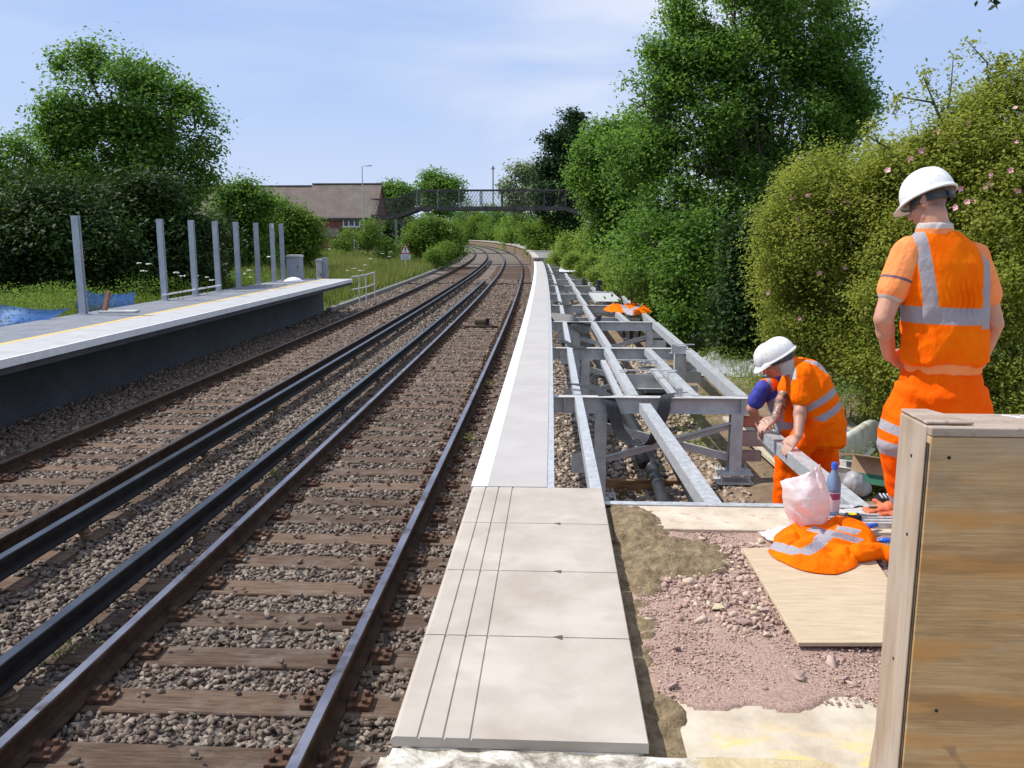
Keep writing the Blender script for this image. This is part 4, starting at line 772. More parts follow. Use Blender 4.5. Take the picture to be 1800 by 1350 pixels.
plant('elder_bush', 'yellow green bush on the bank behind the far end of the frame', 'bush', [B(1045,430,34,40),B(1010,440,24,42),B(1080,440,36,36),B(1030,462,24,40),B(990,448,18,48)], 1300, 24, .22, .12, M['lite'], 65, base=(4.0, 40, -.4), trunk_r=.05)
plant('bank_vegetation', 'low bright green brambles on the bank along the outer edge of the frame', 'brambles', [B(985,455,12,44),B(1010,462,15,38),B(1040,470,20,32),B(1075,482,26,27),B(1110,495,32,23.5),B(1145,515,34,21),B(1100,470,32,26),B(1060,460,22,32),B(1160,550,26,19)], 3200, 26, .12, .075, M['lite'], 66, base=(3.2, 27, -.6), trunk_r=0, kind='stuff', up=.9)
YO = 21
plant('oak_tree', 'huge spreading oak filling the sky right of centre', 'tree',
      [B(1290,30,92,YO),B(1400,30,85,YO),B(1230,110,75,YO),B(1330,130,95,YO),B(1445,110,66,YO),B(1175,120,38,YO),B(1148,85,20,YO),B(1140,200,60,YO),B(1105,175,26,YO),B(1230,220,90,YO),B(1360,230,90,YO),B(1470,170,56,YO),B(1510,190,34,YO),B(1120,280,66,YO),B(1220,320,95,YO),B(1330,330,95,YO),B(1430,260,66,YO),B(1470,235,40,YO),B(1160,390,80,YO-1),B(1260,420,95,YO-1),B(1130,460,60,YO-2),B(1200,490,75,YO-2),B(1290,500,80,YO-2),B(1475,50,30,YO),B(1240,30,50,YO),B(1350,-40,90,YO),B(1180,545,40,YO-3),B(1240,555,40,YO-3)],
      10500, 20, .16, .098, M['oak'], 70, base=(5.6, 20, -.4), trunk_r=.13, twigs=500, shell=.30, noise_s=1.0, thr=-.17, out=.14)
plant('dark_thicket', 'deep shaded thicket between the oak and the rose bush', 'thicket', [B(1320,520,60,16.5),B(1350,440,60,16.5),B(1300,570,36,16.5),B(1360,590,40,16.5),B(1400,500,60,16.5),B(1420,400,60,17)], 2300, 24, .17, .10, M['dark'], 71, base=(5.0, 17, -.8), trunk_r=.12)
for i, (px_, py_, t_) in enumerate(((1318, 585, .05), (1108, 560, .03), (1096, 560, .022), (1124, 560, .02))):
    pass
YR = 10.6
def rose(name_, label, blobs, ncl, seed, base, fl):
    e = plant('rose_bush', label, 'bush', blobs, ncl, 25, .095, .042, M['rose'], seed, base=base, trunk_r=.03, twigs=260, shell=.55, noise_s=1.3, thr=-.30, out=.24, trunkname='stems')
    r = np.random.default_rng(seed+500); bl = np.array(blobs)
    for (x, y) in fl:
        # put each flower on the side of the bush that faces the camera
        d = (at(x, y, Y=9)-Vector((0, 0, CAMZ))).normalized(); best = None
        for q in bl:
            o_ = Vector((0, 0, CAMZ))-Vector(q[:3]); S_ = Vector((1/q[3], 1/q[4], 1/q[5])); dd_ = Vector((d.x*S_.x, d.y*S_.y, d.z*S_.z)); oo = Vector((o_.x*S_.x, o_.y*S_.y, o_.z*S_.z))
            A, Bq, Cq = dd_.dot(dd_), 2*dd_.dot(oo), oo.dot(oo)-1.05; D = Bq*Bq-4*A*Cq
            if D > 0:
                tt = (-Bq-math.sqrt(D))/(2*A)
                if best is None or tt < best: best = tt
        if best is None: continue
        p = Vector((0, 0, CAMZ))+d*(best-.05); b = MB(); nrm = (-d+Vector(r.normal(0, .5, 3))).normalized(); tx = nrm.cross(Vector((0, 0, 1))).normalized(); ty = nrm.cross(tx); s = r.uniform(.022, .037)
        for k in range(5):
            a = k*1.2566; u_ = tx*math.cos(a)+ty*math.sin(a); w_ = tx*-math.sin(a)+ty*math.cos(a); b.add([p, p+u_*s*.6+w_*s*.45+nrm*s*.2, p+u_*s*1.05+nrm*s*.45, p+u_*s*.6-w_*s*.45+nrm*s*.2], [(0, 1, 2, 3)])
        o = b.build('flower', M['petal'], e); o.location = -e.location
    return e
fr = random.Random(5)
fl1 = [(1467,374),(1484,354),(1418,376),(1416,406),(1457,370),(1420,344),(1494,426),(1486,470),(1478,500),(1436,435),(1448,425),(1350,515),(1492,355),(1542,345),(1389,346),(1401,384),(1520,580),(1500,650),(1440,480),(1392,350),(1450,245),(1560,335),(1432,610),(1405,560)]
fl2 = [(1688,332),(1743,308),(1742,322),(1732,330),(1700,355),(1680,365),(1790,335),(1697,145),(1795,118),(1785,190),(1715,352),(1770,420),(1702,215),(1620,265),(1640,300),(1560,300),(1650,230),(1680,250),(1776,300),(1720,440),(1788,250),(1600,280)]
rose('r', 'large arching wild rose bush with pink flowers behind the two bending workers', [B(1430,350,66,YR),B(1400,430,70,YR),B(1390,520,60,YR),B(1440,470,75,YR),B(1490,330,66,YR),B(1500,420,80,YR),B(1480,540,85,YR),B(1450,610,60,YR),B(1530,620,60,YR),B(1545,500,70,YR),B(1400,600,45,YR),B(1560,350,60,YR),B(1370,400,34,YR),B(1560,430,70,YR),B(1540,580,70,YR),B(1570,300,44,YR)], 7600, 80, (4.3, 10.6, -.8), fl1)
rose('r', 'tall wild rose bush with pink flowers behind the standing worker', [B(1620,330,80,9.6),B(1700,280,76,9.4),B(1770,250,80,9.2),B(1640,420,80,9.6),B(1740,380,90,9.2),B(1800,350,90,9.0),B(1620,540,80,9.6),B(1770,500,90,9.0),B(1600,640,80,9.6),B(1780,620,90,9.0),B(1700,600,90,9.4),B(1790,700,60,9.0),B(1740,215,60,9.4),B(1590,290,40,9.8),B(1570,480,70,10.0),B(1560,610,70,10.0),B(1570,380,60,10.0),B(1545,690,40,10.0)], 9600, 81, (5.6, 9.4, -.8), fl2)
# loose arching sprays at the top of the rose bushes
def spray(pxs, Y, label, n=60):
    pts = [at(x, y, Y=Y) for x, y in pxs]; e = empty('rose_spray', pts[0]); tag(e, label, 'branch', 'arching rose sprays against the sky'); sm = []
    for i in range(len(pts)-1):
        for k in range(8): sm.append(pts[i].lerp(pts[i+1], k/8))
    sm.append(pts[-1]); b = MB(); b.tube([p-e.location for p in sm], [.012*(1-i/len(sm))+.003 for i in range(len(sm))], 5); b.build('stem', M['bark'], e)
    r = np.random.default_rng(int(pxs[0][0])); P = np.array([sm[i] for i in r.integers(2, len(sm), n*4)])+r.normal(0, .05, (n*4, 3)); V, F = leaves(P, np.full(len(P), .045), r, .3)
    npmesh('leaves', V-np.array(e.location), F, M['rose'], e, {'tint': np.repeat(np.clip(r.normal(.5, .25, len(P)), 0, 1), 4)})
spray([(1640,330),(1660,230),(1672,150),(1676,95)], 9.5, 'thin upright rose spray left of the tallest one, against the sky')
spray([(1700,300),(1740,180),(1735,110),(1700,72)], 9.3, 'tallest rose spray, arching over to the left at its tip')
spray([(1600,330),(1560,260),(1520,235),(1540,210)], 9.6, 'low rose spray leaning left beside the oak crown', 70)
spray([(1690,290),(1640,180),(1580,170),(1570,200)], 9.4, 'rose spray arching left in the middle of the gap')
spray([(1740,260),(1780,160),(1800,110),(1815,90)], 9.2, 'rose spray rising to the right edge of the photo', 110)
spray([(1680,300),(1650,200),(1625,140),(1630,125)], 9.5, 'short rose spray with a flower near its tip')
spray([(1720,250),(1760,170),(1755,120),(1770,105)], 9.2, 'leafy rose spray close to the right edge', 110)
# oak twig hanging in at the top right
pts = [at(1745, -60, Y=5.2), at(1742, -15, Y=5.2), at(1743, 4, Y=5.2)]; e = empty('oak_twig', pts[0]); tag(e, 'tiny dark leafy twig hanging in at the top right corner', 'twig')
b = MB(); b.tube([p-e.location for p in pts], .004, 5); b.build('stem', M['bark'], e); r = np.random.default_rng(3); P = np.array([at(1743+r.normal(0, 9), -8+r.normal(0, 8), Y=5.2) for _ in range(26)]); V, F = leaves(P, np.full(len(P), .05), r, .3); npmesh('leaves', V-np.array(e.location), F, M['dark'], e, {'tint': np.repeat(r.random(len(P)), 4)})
# bare stems at the foot of the bushes
for i, (x0, y0, x1, y1, rr_, YY) in enumerate(((1522,735,1518,640,.035,11),(1312,600,1316,500,.07,16.5),(1110,575,1106,490,.04,19),(1098,570,1085,500,.03,19),(1122,575,1140,500,.03,19),(1330,640,1345,560,.03,15))):
    a, c = at(x0, y0, Y=YY), at(x1, y1, Y=YY); b = MB(); b.tube([a-Vector((0, 0, .3)), a.lerp(c, .5)+Vector((.04, 0, 0)), c], [rr_, rr_*.8, rr_*.5], 7)
    tag(b.build('bare_stem', pmat('grey_bark%d' % i, (.16, .14, .115), (.28, .26, .225), 9, .9) if i == 0 else M['bark'], smooth=True, loc=a), ['pale bare stem at the foot of the rose bush behind the workers', 'dark trunk standing in the shaded gap by the oak', 'reddish upright stem beside the frame, the middle of three', 'reddish stem beside the frame leaning left', 'reddish stem beside the frame leaning right', 'thin stem rising from the white sheeting'][i], 'stem')
# ------------------------------------------------------------------ grass and weeds
def grass(name, label, n, fx, h0, h1, seed, mat='grass', w=.012):
    r = np.random.default_rng(seed); X_, Y_ = fx(r, n); Z_ = gz(X_, Y_); n = len(X_)
    dens = np.array([mnoise.noise((x*.5, y*.35, 2)) for x, y in zip(X_, Y_)]); h = r.uniform(h0, h1, n)*(1+.5*dens); a = r.uniform(0, 6.283, n); lean = r.normal(0, .25, (n, 2))*h[:, None]
    ww = w*(1+Y_/40); dx, dy = np.cos(a)*ww, np.sin(a)*ww
    V = np.stack([np.stack([X_-dx, Y_-dy, Z_-.02], 1), np.stack([X_+dx, Y_+dy, Z_-.02], 1), np.stack([X_+lean[:, 0], Y_+lean[:, 1], Z_+h], 1)], 1).reshape(-1, 3)
    F = np.arange(3*n).reshape(-1, 3); tint = np.clip(.4+.5*dens+r.normal(0, .2, n), 0, 1)
    return tag(npmesh(name, V, F, M[mat], None, {'tint': np.repeat(tint, 3)}), label, 'grass', kind='stuff')
def f1(r, n):
    y = r.uniform(31, 90, n)**1.0; d = -r.uniform(6.55, 19, n); return XR(y)+d, y
grass('verge_grass', 'tall pale green grass on the verge beyond the opposite platform', 60000, f1, .35, .75, 91)
def f2(r, n):
    y = r.uniform(9, 33, n); return r.uniform(-14.5, -9.42, n), y
grass('weedy_grass', 'rough green grass behind the opposite platform and its posts', 14000, f2, .25, .55, 92, w=.008)
def f3(r, n):
    y = r.uniform(7, 60, n); x = XR(y)+np.interp(y, [7, 20, 60], [4.9, 4.0, 4.2])+np.abs(r.normal(0, 1.1, n)); return x, y
grass('bank_grass', 'green grass along the foot of the bushes on the right', 30000, f3, .06, .20, 93, w=.006)
def weeds(name, label, pts, spread, n, leaf, mat, seed, kind='stuff'):
    r = np.random.default_rng(seed); P = []
    for (x, y, h) in pts:
        k = int(n*r.uniform(.6, 1.4)); q = np.stack([x+r.normal(0, spread, k), y+r.normal(0, spread, k), gz(x, y)+h*r.random(k)**.8], 1); P.append(q)
    P = np.concatenate(P); V, F = leaves(P, np.full(len(P), leaf), r, .5); tag(npmesh(name, V, F, M[mat], None, {'tint': np.repeat(np.clip(r.normal(.55, .25, len(P)), 0, 1), 4)}), label, 'weeds', kind=kind)
r = np.random.default_rng(8)
weeds('weeds', 'leafy nettles and weeds between the platform and the dark trees', [(r.uniform(-13.5, -9.8), r.uniform(12, 36), r.uniform(.35, .85)) for _ in range(330)], .22, 150, .055, 'hedge', 94)
weeds('weeds', 'low green weeds around the men\'s working area', [(at(x, y, z=-.85).x, at(x, y, z=-.85).y, h) for x, y, h in ((1560,840,.25),(1575,830,.2),(1540,850,.15),(1450,850,.12),(1490,845,.12),(1240,720,.3),(1260,690,.3),(1290,680,.25),(1240,650,.4),(1310,690,.2),(1330,700,.2),(1215,740,.2),(1600,800,.3),(1350,690,.2),(1520,860,.1),(1235,770,.12),(1470,790,.1),(1400,650,.3),(1440,660,.35),(1370,640,.35),(1340,650,.3),(1480,700,.3),(1500,740,.3),(1300,640,.3),(1270,640,.35),(1560,760,.4),(1530,700,.4))], .2, 320, .035, 'lite', 95)
weeds('weeds', 'small green weeds growing between the near rails', [(float(at(x, y, z=-1.1).x), float(at(x, y, z=-1.1).y), 0) for x, y in ()] or [(-9.9, 12, .3)], .1, 10, .03, 'lite', 96) if False else None
def tuft(px_, py_, label, s=.07, n=90, h=.12):
    p = at(px_, py_, z=-1.12); r = np.random.default_rng(px_); P = np.stack([p.x+r.normal(0, s, n), p.y+r.normal(0, s, n), -1.13+h*r.random(n)], 1); V, F = leaves(P, np.full(n, .028), r, .4)
    o = npmesh('weed_tuft', V-np.array(p), F, M['grass'], None, {'tint': np.repeat(np.clip(r.normal(.7, .2, n), 0, 1), 4)}); o.location = p; tag(o, label, 'weed', kind='stuff')
tuft(115, 1150, 'yellow green weed between the conductor rail and running rail, nearest the camera', .08, 120)
tuft(487, 838, 'green weed tuft between the two near rails further up', .06, 80, .1)
tuft(828, 775, 'small green tuft beside the nearest running rail, closer one'); tuft(858, 680, 'green tuft beside the nearest running rail, further one', .09, 130)
# cow parsley
i = 0
cpl = ['tallest white cow parsley, against the dark hawthorn', 'white cow parsley beside it, slightly lower']
def parsley(px_, py_, Y, label, s=1.0, zb=None):
    top = at(px_, py_, Y=Y); base = Vector((top.x, top.y, float(gz(top.x, top.y)))); e = empty('cow_parsley', base); tag(e, label, 'flower', 'white cow parsley heads'); b = MB(); b.tube([(0, 0, 0), (.02, 0, top.z-base.z)], .006, 4); b.build('stem', M['hedge'], e); r = random.Random(px_); b = MB()
    for k in range(9):
        a = r.uniform(0, 6.28); q = r.uniform(0, .09*s); c = Vector((.02+q*math.cos(a), q*math.sin(a), top.z-base.z+r.uniform(-.01, .02))); b.lathe([(0, 0), (.028*s, .004), (.02*s, .014), (0, .016)], c, 6)
    b.build('flower_head', M['umbel'], e)
for k, (x, y, Y) in enumerate([(243,463,21),(260,465,21.5),(252,477,21.2),(310,480,20),(318,486,20),(345,486,22),(362,488,22),(372,493,23),(395,465,25),(393,476,25),(402,482,25),(428,482,27),(436,476,27),(440,488,27),(476,452,30),(558,438,52),(562,445,52),(610,476,45),(620,472,45),(633,476,44),(600,490,42),(790,405,66),(686,443,60),(672,446,60),(684,451,60),(640,466,50),(650,455,55),(578,438,56)]):
    where = 'between the first and second posts' if x < 275 else 'between the second and third posts' if x < 333 else 'just right of the third post' if x < 380 else 'between the fourth and fifth posts' if x < 416 else 'right of the fifth post' if x < 450 else 'by the rightmost post' if x < 500 else 'on the verge beyond the platform end' 
    parsley(x, y, Y, 'white cow parsley '+where, 1.0 if Y < 30 else 1.6)
# ------------------------------------------------------------------ footbridge
YB = 79.0
e = empty('footbridge', (-5.9, YB, -1)); tag(e, 'old dark iron lattice footbridge spanning both tracks', 'footbridge')
def subb(b, name, mat, e, **k):
    o = b.build(name, mat, e, **k); o.location = -Vector(e.location); return o
zt, zb = 5.50, 3.66; xl, xr = -12.5, .9
z2t, z2b = 4.72, 2.93
def lattice(b, x0, z0b, z0t, x1, z1b, z1t, y, n):
    for i in range(n):
        for sg in (0, 1):
            a, c = i/n, (i+1)/n
            for k in range(3):
                u0, u1 = a+(c-a)*(k/3), a+(c-a)*(k/3)+2/(3*n)*3*.5
                u1 = min(u1, 1)
                P0 = Vector((x0+(x1-x0)*u0, y, z0b+(z1b-z0b)*u0)); P1 = Vector((x0+(x1-x0)*u1, y, z0t+(z1t-z0t)*u1))
                Q0 = Vector((x0+(x1-x0)*u0, y, z0t+(z1t-z0t)*u0)); Q1 = Vector((x0+(x1-x0)*u1, y, z0b+(z1b-z0b)*u1))
                if sg == 0: b.bar(P0, P1, .012, .13, up=(0, 1, 0))
                else: b.bar(Q0+Vector((0, .015, 0)), Q1+Vector((0, .015, 0)), .012, .13, up=(0, 1, 0))
for y in (YB-.9, YB+.9):
    b = MB(); lattice(b, xl, zb+.35, zt-.08, xr, zb+.35, zt-.08, y, 15); subb(b, 'lattice_panel', M['iron'], e)
    for q_ in ((xl-2.0, z2b+.3, z2t-.08, xl, zb+.35, zt-.08), (xr, zb+.35, zt-.08, xr+2.6, z2b+.1, z2t-.3), (-16.7, z2b+.3, z2t-.08, xl-2.0, z2b+.3, z2t-.08), (xr+2.6, z2b+.1, z2t-.3, xr+5.0, z2b+.1, z2t-.3)):
        b = MB(); lattice(b, *q_, y, 3); subb(b, 'stair_lattice', M['iron'], e)
    b = MB()
    for (x0, z0, x1, z1) in ((-16.7, z2t, xl-2.0, z2t), (xl-2.0, z2t, xl, zt), (xl, zt, xr, zt), (xr, zt, xr+2.6, z2t-.2), (xr+2.6, z2t-.2, xr+5, z2t-.2)): b.bar((x0, y, z0-.04), (x1, y, z1-.04), .09, .09)
    for (x0, z0, x1, z1) in ((-16.7, z2b, xl-2.0, z2b), (xl-2.0, z2b, xl, zb), (xl, zb, xr, zb), (xr, zb, xr+2.6, z2b-.1), (xr+2.6, z2b-.1, xr+5, z2b-.1)): b.bar((x0, y, z0+.17), (x1, y, z1+.17), .04, .36)
    subb(b, 'girder', M['iron'], e)
    for i in range(8):
        x = xl+(xr-xl)*i/7; b = MB(); b.bar((x, y-.03, zb+.2), (x, y-.03, zt), .10, .06, up=(0, 1, 0)); subb(b, 'stanchion', M['pillar'] if i < 4 and y < YB else M['iron'], e)
b = MB()
for (x0, z0, x1, z1) in ((-16.7, z2b, xl-2.0, z2b), (xl, zb, xr, zb), (xr+2.6, z2b-.1, xr+5, z2b-.1)): b.bar((x0, YB, z0+.1), (x1, YB, z1+.1), 1.78, .08)
subb(b, 'deck', M['iron'], e)
for (x0, z0, x1, z1) in ((xl-2.0, z2b, xl, zb), (xr+2.6, z2b-.1, xr, zb)):
    b = MB()
    for i in range(6): u = (i+.5)/6; b.box((x0+(x1-x0)*u, YB, z0+(z1-z0)*u+.1), (.34, 1.76, .04))
    b.bar((x0, YB-.7, z0+.02), (x1, YB-.7, z1+.02), .05, .2); b.bar((x0, YB+.7, z0+.02), (x1, YB+.7, z1+.02), .05, .2); subb(b, 'stair_flight', M['iron'], e)
for x, y in ((-14.45, YB-.8), (-16.4, YB-.8), (-16.1, YB+.8), (-14.2, YB+.8), (3.2, YB-.8), (3.4, YB+.8)):
    b = MB(); b.tube([(x, y, -1.2), (x, y, 2.9)], .11, 10); subb(b, 'column', M['pillar'], e)
# ------------------------------------------------------------------ brick houses
m, t, bb, out = newmat('plain_roof_tiles'); v = geo(t); wv = N(t, 'ShaderNodeTexWave'); wv.bands_direction = 'Z'; wv.inputs['Scale'].default_value = 1.1; wv.wave_profile = 'SAW'; t.links.new(v, wv.inputs['Vector'])
c = ramp(t, noise(t, v, .8, 7, .65), [(.3, (.12, .092, .075)), (.7, (.20, .16, .135))]); c = mixc(t, ramp(t, noise(t, v, 6, 3), [(.66, 0), (.72, .5)]), c, (.36, .32, .27)); c = mixc(t, .55, c, ramp(t, wv.outputs[0], [(0, .45), (.3, 1.1)]), 'MULTIPLY'); t.links.new(c, bb.inputs['Base Color']); bb.inputs['Roughness'].default_value = .9; bump(t, bb, wv.outputs[0], .6, .04); M['tiles'] = m
m, t, bb, out = newmat('red_brickwork'); v = geo(t, (1, 1, 1), (math.pi/2, 0, 0)); br = N(t, 'ShaderNodeTexBrick'); br.inputs['Scale'].default_value = 4.4; br.inputs['Color1'].default_value = c4((.17, .055, .04)); br.inputs['Color2'].default_value = c4((.23, .08, .055)); br.inputs['Mortar'].default_value = c4((.22, .17, .14)); br.inputs['Mortar Size'].default_value = .012; t.links.new(v, br.inputs['Vector'])
t.links.new(mixc(t, .4, br.outputs[0], ramp(t, noise(t, geo(t), 1.5, 4), [(.3, .7), (.7, 1.2)]), 'MULTIPLY'), bb.inputs['Base Color']); bb.inputs['Roughness'].default_value = .9; M['brick'] = m
def house(X0, X1, Y, dep, ze, zr, label, win, porch):
    zg = -1.2; e = empty('brick_house', ((X0+X1)/2, Y+dep/2, zg)); tag(e, label, 'house', 'red brick houses'); ym = Y+dep/2
    def add(b, n, mt, par=e):
        o = b.build(n, mt, par); o.location = -Vector(e.location) if par == e else (0, 0, 0); return o
    b = MB(); b.box(((X0+X1)/2, ym, (zg+ze)/2), (X1-X0, dep, ze-zg)); b.prism([(Y-ym, ze), (Y+dep-ym, ze), (0, zr-.12)], (X0+.02, ym, 0), (0, 1, 0), (0, 0, 1), .01)
    b.prism([(Y-ym, ze), (Y+dep-ym, ze), (0, zr-.12)], (X1-.03, ym, 0), (0, 1, 0), (0, 0, 1), .03); add(b, 'wall', M['brick'])
    b = MB(); k = (zr-ze)/(dep/2); o_ = .35
    for sg in (-1, 1):
        a0, a1 = Vector((X0-.2, ym+sg*(dep/2+o_), ze-o_*k)), Vector((X0-.2, ym, zr)); t_ = Vector((0, 0, .14))
        vs = [a0, a1, a1+t_, a0+t_]; vs += [q+Vector((X1-X0+.4, 0, 0)) for q in vs]; b.add(vs, [(0, 1, 2, 3), (7, 6, 5, 4), (0, 4, 5, 1), (1, 5, 6, 2), (2, 6, 7, 3), (3, 7, 4, 0)])
    rf = add(b, 'roof', M['tiles'])
    b = MB(); b.bar((X0-.2, ym, zr+.16), (X1+.2, ym, zr+.16), .3, .12); q = b.build('ridge_tiles', M['tiles'], rf)
    b = MB(); b.bar((X0-.2, Y-o_-.03, ze-o_*k-.02), (X1+.2, Y-o_-.03, ze-o_*k-.02), .04, .22); add(b, 'gutter_board', M['iron'])
    for (wx, wz, ww, wh) in win:
        b = MB(); fr_ = .12
        for (cx, cz, sx_, sz_) in ((wx, wz+wh/2, ww, fr_), (wx, wz-wh/2, ww, fr_), (wx-ww/2+.03, wz, fr_, wh), (wx+ww/2-.03, wz, fr_, wh), (wx-ww/6, wz, fr_, wh), (wx+ww/6, wz, fr_, wh)): b.box((cx, Y-.03, cz), (sx_, .10 if sz_ > fr_ else .102, sz_))
        f = add(b, 'window', M['white']); b = MB(); b.box((wx, Y-.012, wz), (ww-.05, .02, wh-.05)); b.build('pane', M['glass'], f)
        b = MB(); b.box((wx, Y-.05, wz-wh/2-.08), (ww+.2, .14, .08)); b.build('sill', M['conc'], f)
    if porch: b = MB(); b.box((porch[0], Y-.55, porch[1]), (porch[2], 1.1, porch[3])); add(b, 'porch_canopy', pmat('brown_board', (.20, .15, .12), (.26, .20, .16), 4, .7))
    return e
house(-27.5, -19.9, 95, 7, 3.55, 7.05, 'red brick house with a brown tiled roof beside the footbridge', [(-22.5, 2.95, 1.85, 1.15), (-21.6, .3, 1.4, 1.2)], (-24.6, 1.75, 1.7, .95))
house(-42, -27.8, 97, 7, 3.4, 6.95, 'left house of the terrace, only its brown roof showing above the trees', [(-31, 2.9, 1.8, 1.1)], None)
# street lamp, pole
p = at(641, 440, Y=86); zt_ = at(638, 292, Y=86).z; e = empty('street_lamp', (p.x, 86, -1.0)); tag(e, 'slim grey street lamp in front of the house roof', 'street lamp')
b = MB(); h = zt_+1.0; b.tube([(0, 0, 0), (0, 0, h*.35), (-.02, 0, h-.15), (.0, 0, h)], [.09, .065, .045, .04], 8); b.build('column', M['post'], e)
b = MB(); b.tube([(0, 0, h-.02), (.35, 0, h+.03)], .03, 6); b.lathe([(0, -.05), (.10, -.04), (.13, .02), (.06, .08), (0, .09)], (.62, 0, h+.03), 10, ax=Matrix.Diagonal((3.0, 1, 1))); b.build('lamp_head', M['post'], e, smooth=True)
p = at(867, 400, Y=232); zt_ = at(867, 292, Y=232).z; e = empty('signal_pole', (p.x, 232, -.8)); tag(e, 'thin grey pole with a small head rising above the middle of the footbridge', 'pole')
b = MB(); h = zt_+.8; b.tube([(0, 0, 0), (0, 0, h)], [.22, .16], 8); b.build('mast', M['pillar'], e); b = MB(); b.box((0, 0, h-.7), (1.1, .25, .22)); b.lathe([(0, 0), (.28, 0), (.28, .5), (.1, .8), (0, .8)], (0, 0, h-.7), 8); b.build('head', M['pillar'], e)
# triangular warning sign
e = empty('warning_sign', (-9.56, 54.8, -.9)); tag(e, 'white and red triangular warning sign with a plate on a thin post in the grass', 'sign')
b = MB(); b.tube([(0, .05, -.05), (0, .05, 1.85)], .03, 8); b.build('post', M['post'], e)
sgn = Vector((0, 0, 1.22)); red = pmat('sign_red', (.45, .03, .04), (.5, .04, .05), 4, .5, 0, 0)
b = MB(); b.prism([(-.36, 0), (.36, 0), (0, .66)], sgn+Vector((0, -.0, 0)), (1, 0, 0), (0, 0, 1), .008); tri = b.build('triangle', red, e)
b = MB(); b.prism([(-.265, .055), (.265, .055), (0, .54)], sgn+Vector((0, -.009, 0)), (1, 0, 0), (0, 0, 1), .003); b.build('white_field', M['white'], tri)
b = MB(); b.prism([(-.028, .20), (.028, .20), (.04, .42), (-.04, .42)], sgn+Vector((0, -.0125, 0)), (1, 0, 0), (0, 0, 1), .003); b.prism([(.035*math.cos(a), .125+.035*math.sin(a)) for a in [k*.785 for k in range(8)]], sgn+Vector((0, -.0125, 0)), (1, 0, 0), (0, 0, 1), .003); b.build('exclamation_mark', M['black'], tri)
b = MB(); b.box((0, 0, 1.02), (.62, .01, .34)); pl = b.build('plate', M['white'], e)
b = MB()
for zz_, x0, x1 in ((1.13, -.25, .25), (1.05, -.23, .20), (.97, -.25, .24), (.90, -.18, .20)):
    x = x0; q = random.Random(int(zz_*100))
    while x < x1: w_ = q.uniform(.04, .10); b.box((min(x+w_/2, x1), -.0075, zz_), (w_, .003, .028)); x += w_+.025
b.build('lettering', pmat('sign_dark_ink', (.05, .06, .12), (.06, .07, .15), 4, .5, 0, 0), pl)
# white sheeting on the bank behind the frame
M['sheet'] = pmat('grey_white_sheeting', (.24, .24, .25), (.46, .46, .47), 3, .5, 0, .4, 20)
def crumple(name, cx, cy, rx, ry, h, rot, label, cat, mat, seed, z0=None, n=44, group=None, sharp=2.2):
    V = []; F = []; ca, sa = math.cos(rot), math.sin(rot)
    for i in range(n+1):
        for j in range(n+1):
            u, w = i/n*2-1, j/n*2-1; rr_ = max(abs(u), abs(w)); edge_ = (1+.16*mnoise.noise((u*2, w*2, seed))); x, y = u*rx*edge_, w*ry*edge_
            X_, Y_ = cx+x*ca-y*sa, cy+x*sa+y*ca; base = float(gz(X_, Y_)) if z0 is None else z0
            q = abs(mnoise.fractal((u*sharp, w*sharp, seed*1.7), 1, 2, 4)); V.append((X_, Y_, base+.012+h*(1-rr_**4)*(.25+1.1*q)))
    for i in range(n):
        for j in range(n): k = i*(n+1)+j; F.append((k, k+n+1, k+n+2, k+1))
    o = npmesh(name, V, F, mat, None, None, True); tag(o, label, cat, group); return o
crumple('sheeting', 3.6, 16.6, .7, 2.2, .10, -.28, 'crumpled grey white sheeting spread at the foot of the oak', 'sheeting', M['sheet'], 3)
crumple('sheeting', 3.0, 21.5, .5, 1.6, .5, 0, 'white sheeting bunched up behind the hung orange vest', 'sheeting', M['sheet'], 5)
for k, (x, y, lb) in enumerate(((1215, 690, 'light scrap of plastic on the earth behind the nearest trestle'), (1262, 703, 'grey scrap of plastic on the earth near the blue shirted worker'))):
    q = at(x, y, z=-.82); crumple('plastic_scrap', q.x, q.y, .16, .22, .05, .4*k, lb, 'scrap', M['sheet'], 7+k, n=12)
# ------------------------------------------------------------------ people
def capsule(b, p, r0, q, r1, n=14):
    p, q = Vector(p), Vector(q); t = (q-p).normalized(); ref = Vector((0, 0, 1)) if abs(t.z) < .9 else Vector((0, 1, 0)); a = t.cross(ref).normalized(); c = t.cross(a)
    rg = []
    for k in range(1, 5): an = -math.pi/2+math.pi/2*k/4; rg.append((p+t*(r0*math.sin(an)), r0*math.cos(an)))
    for k in range(0, 4): an = math.pi/2*k/4; rg.append((q+t*(r1*math.sin(an)), r1*math.cos(an)))
    vs = [p-t*r0]+[o+(a*math.cos(2*math.pi*j/n)+c*math.sin(2*math.pi*j/n))*r for o, r in rg for j in range(n)]+[q+t*r1]; m = len(rg)
    fs = [(0, 1+(j+1) % n, 1+j) for j in range(n)]+[(1+i*n+j, 1+i*n+(j+1) % n, 1+(i+1)*n+(j+1) % n, 1+(i+1)*n+j) for i in range(m-1) for j in range(n)]+[(1+m*n, 1+(m-1)*n+j, 1+(m-1)*n+(j+1) % n) for j in range(n)]
    b.add(vs, fs)
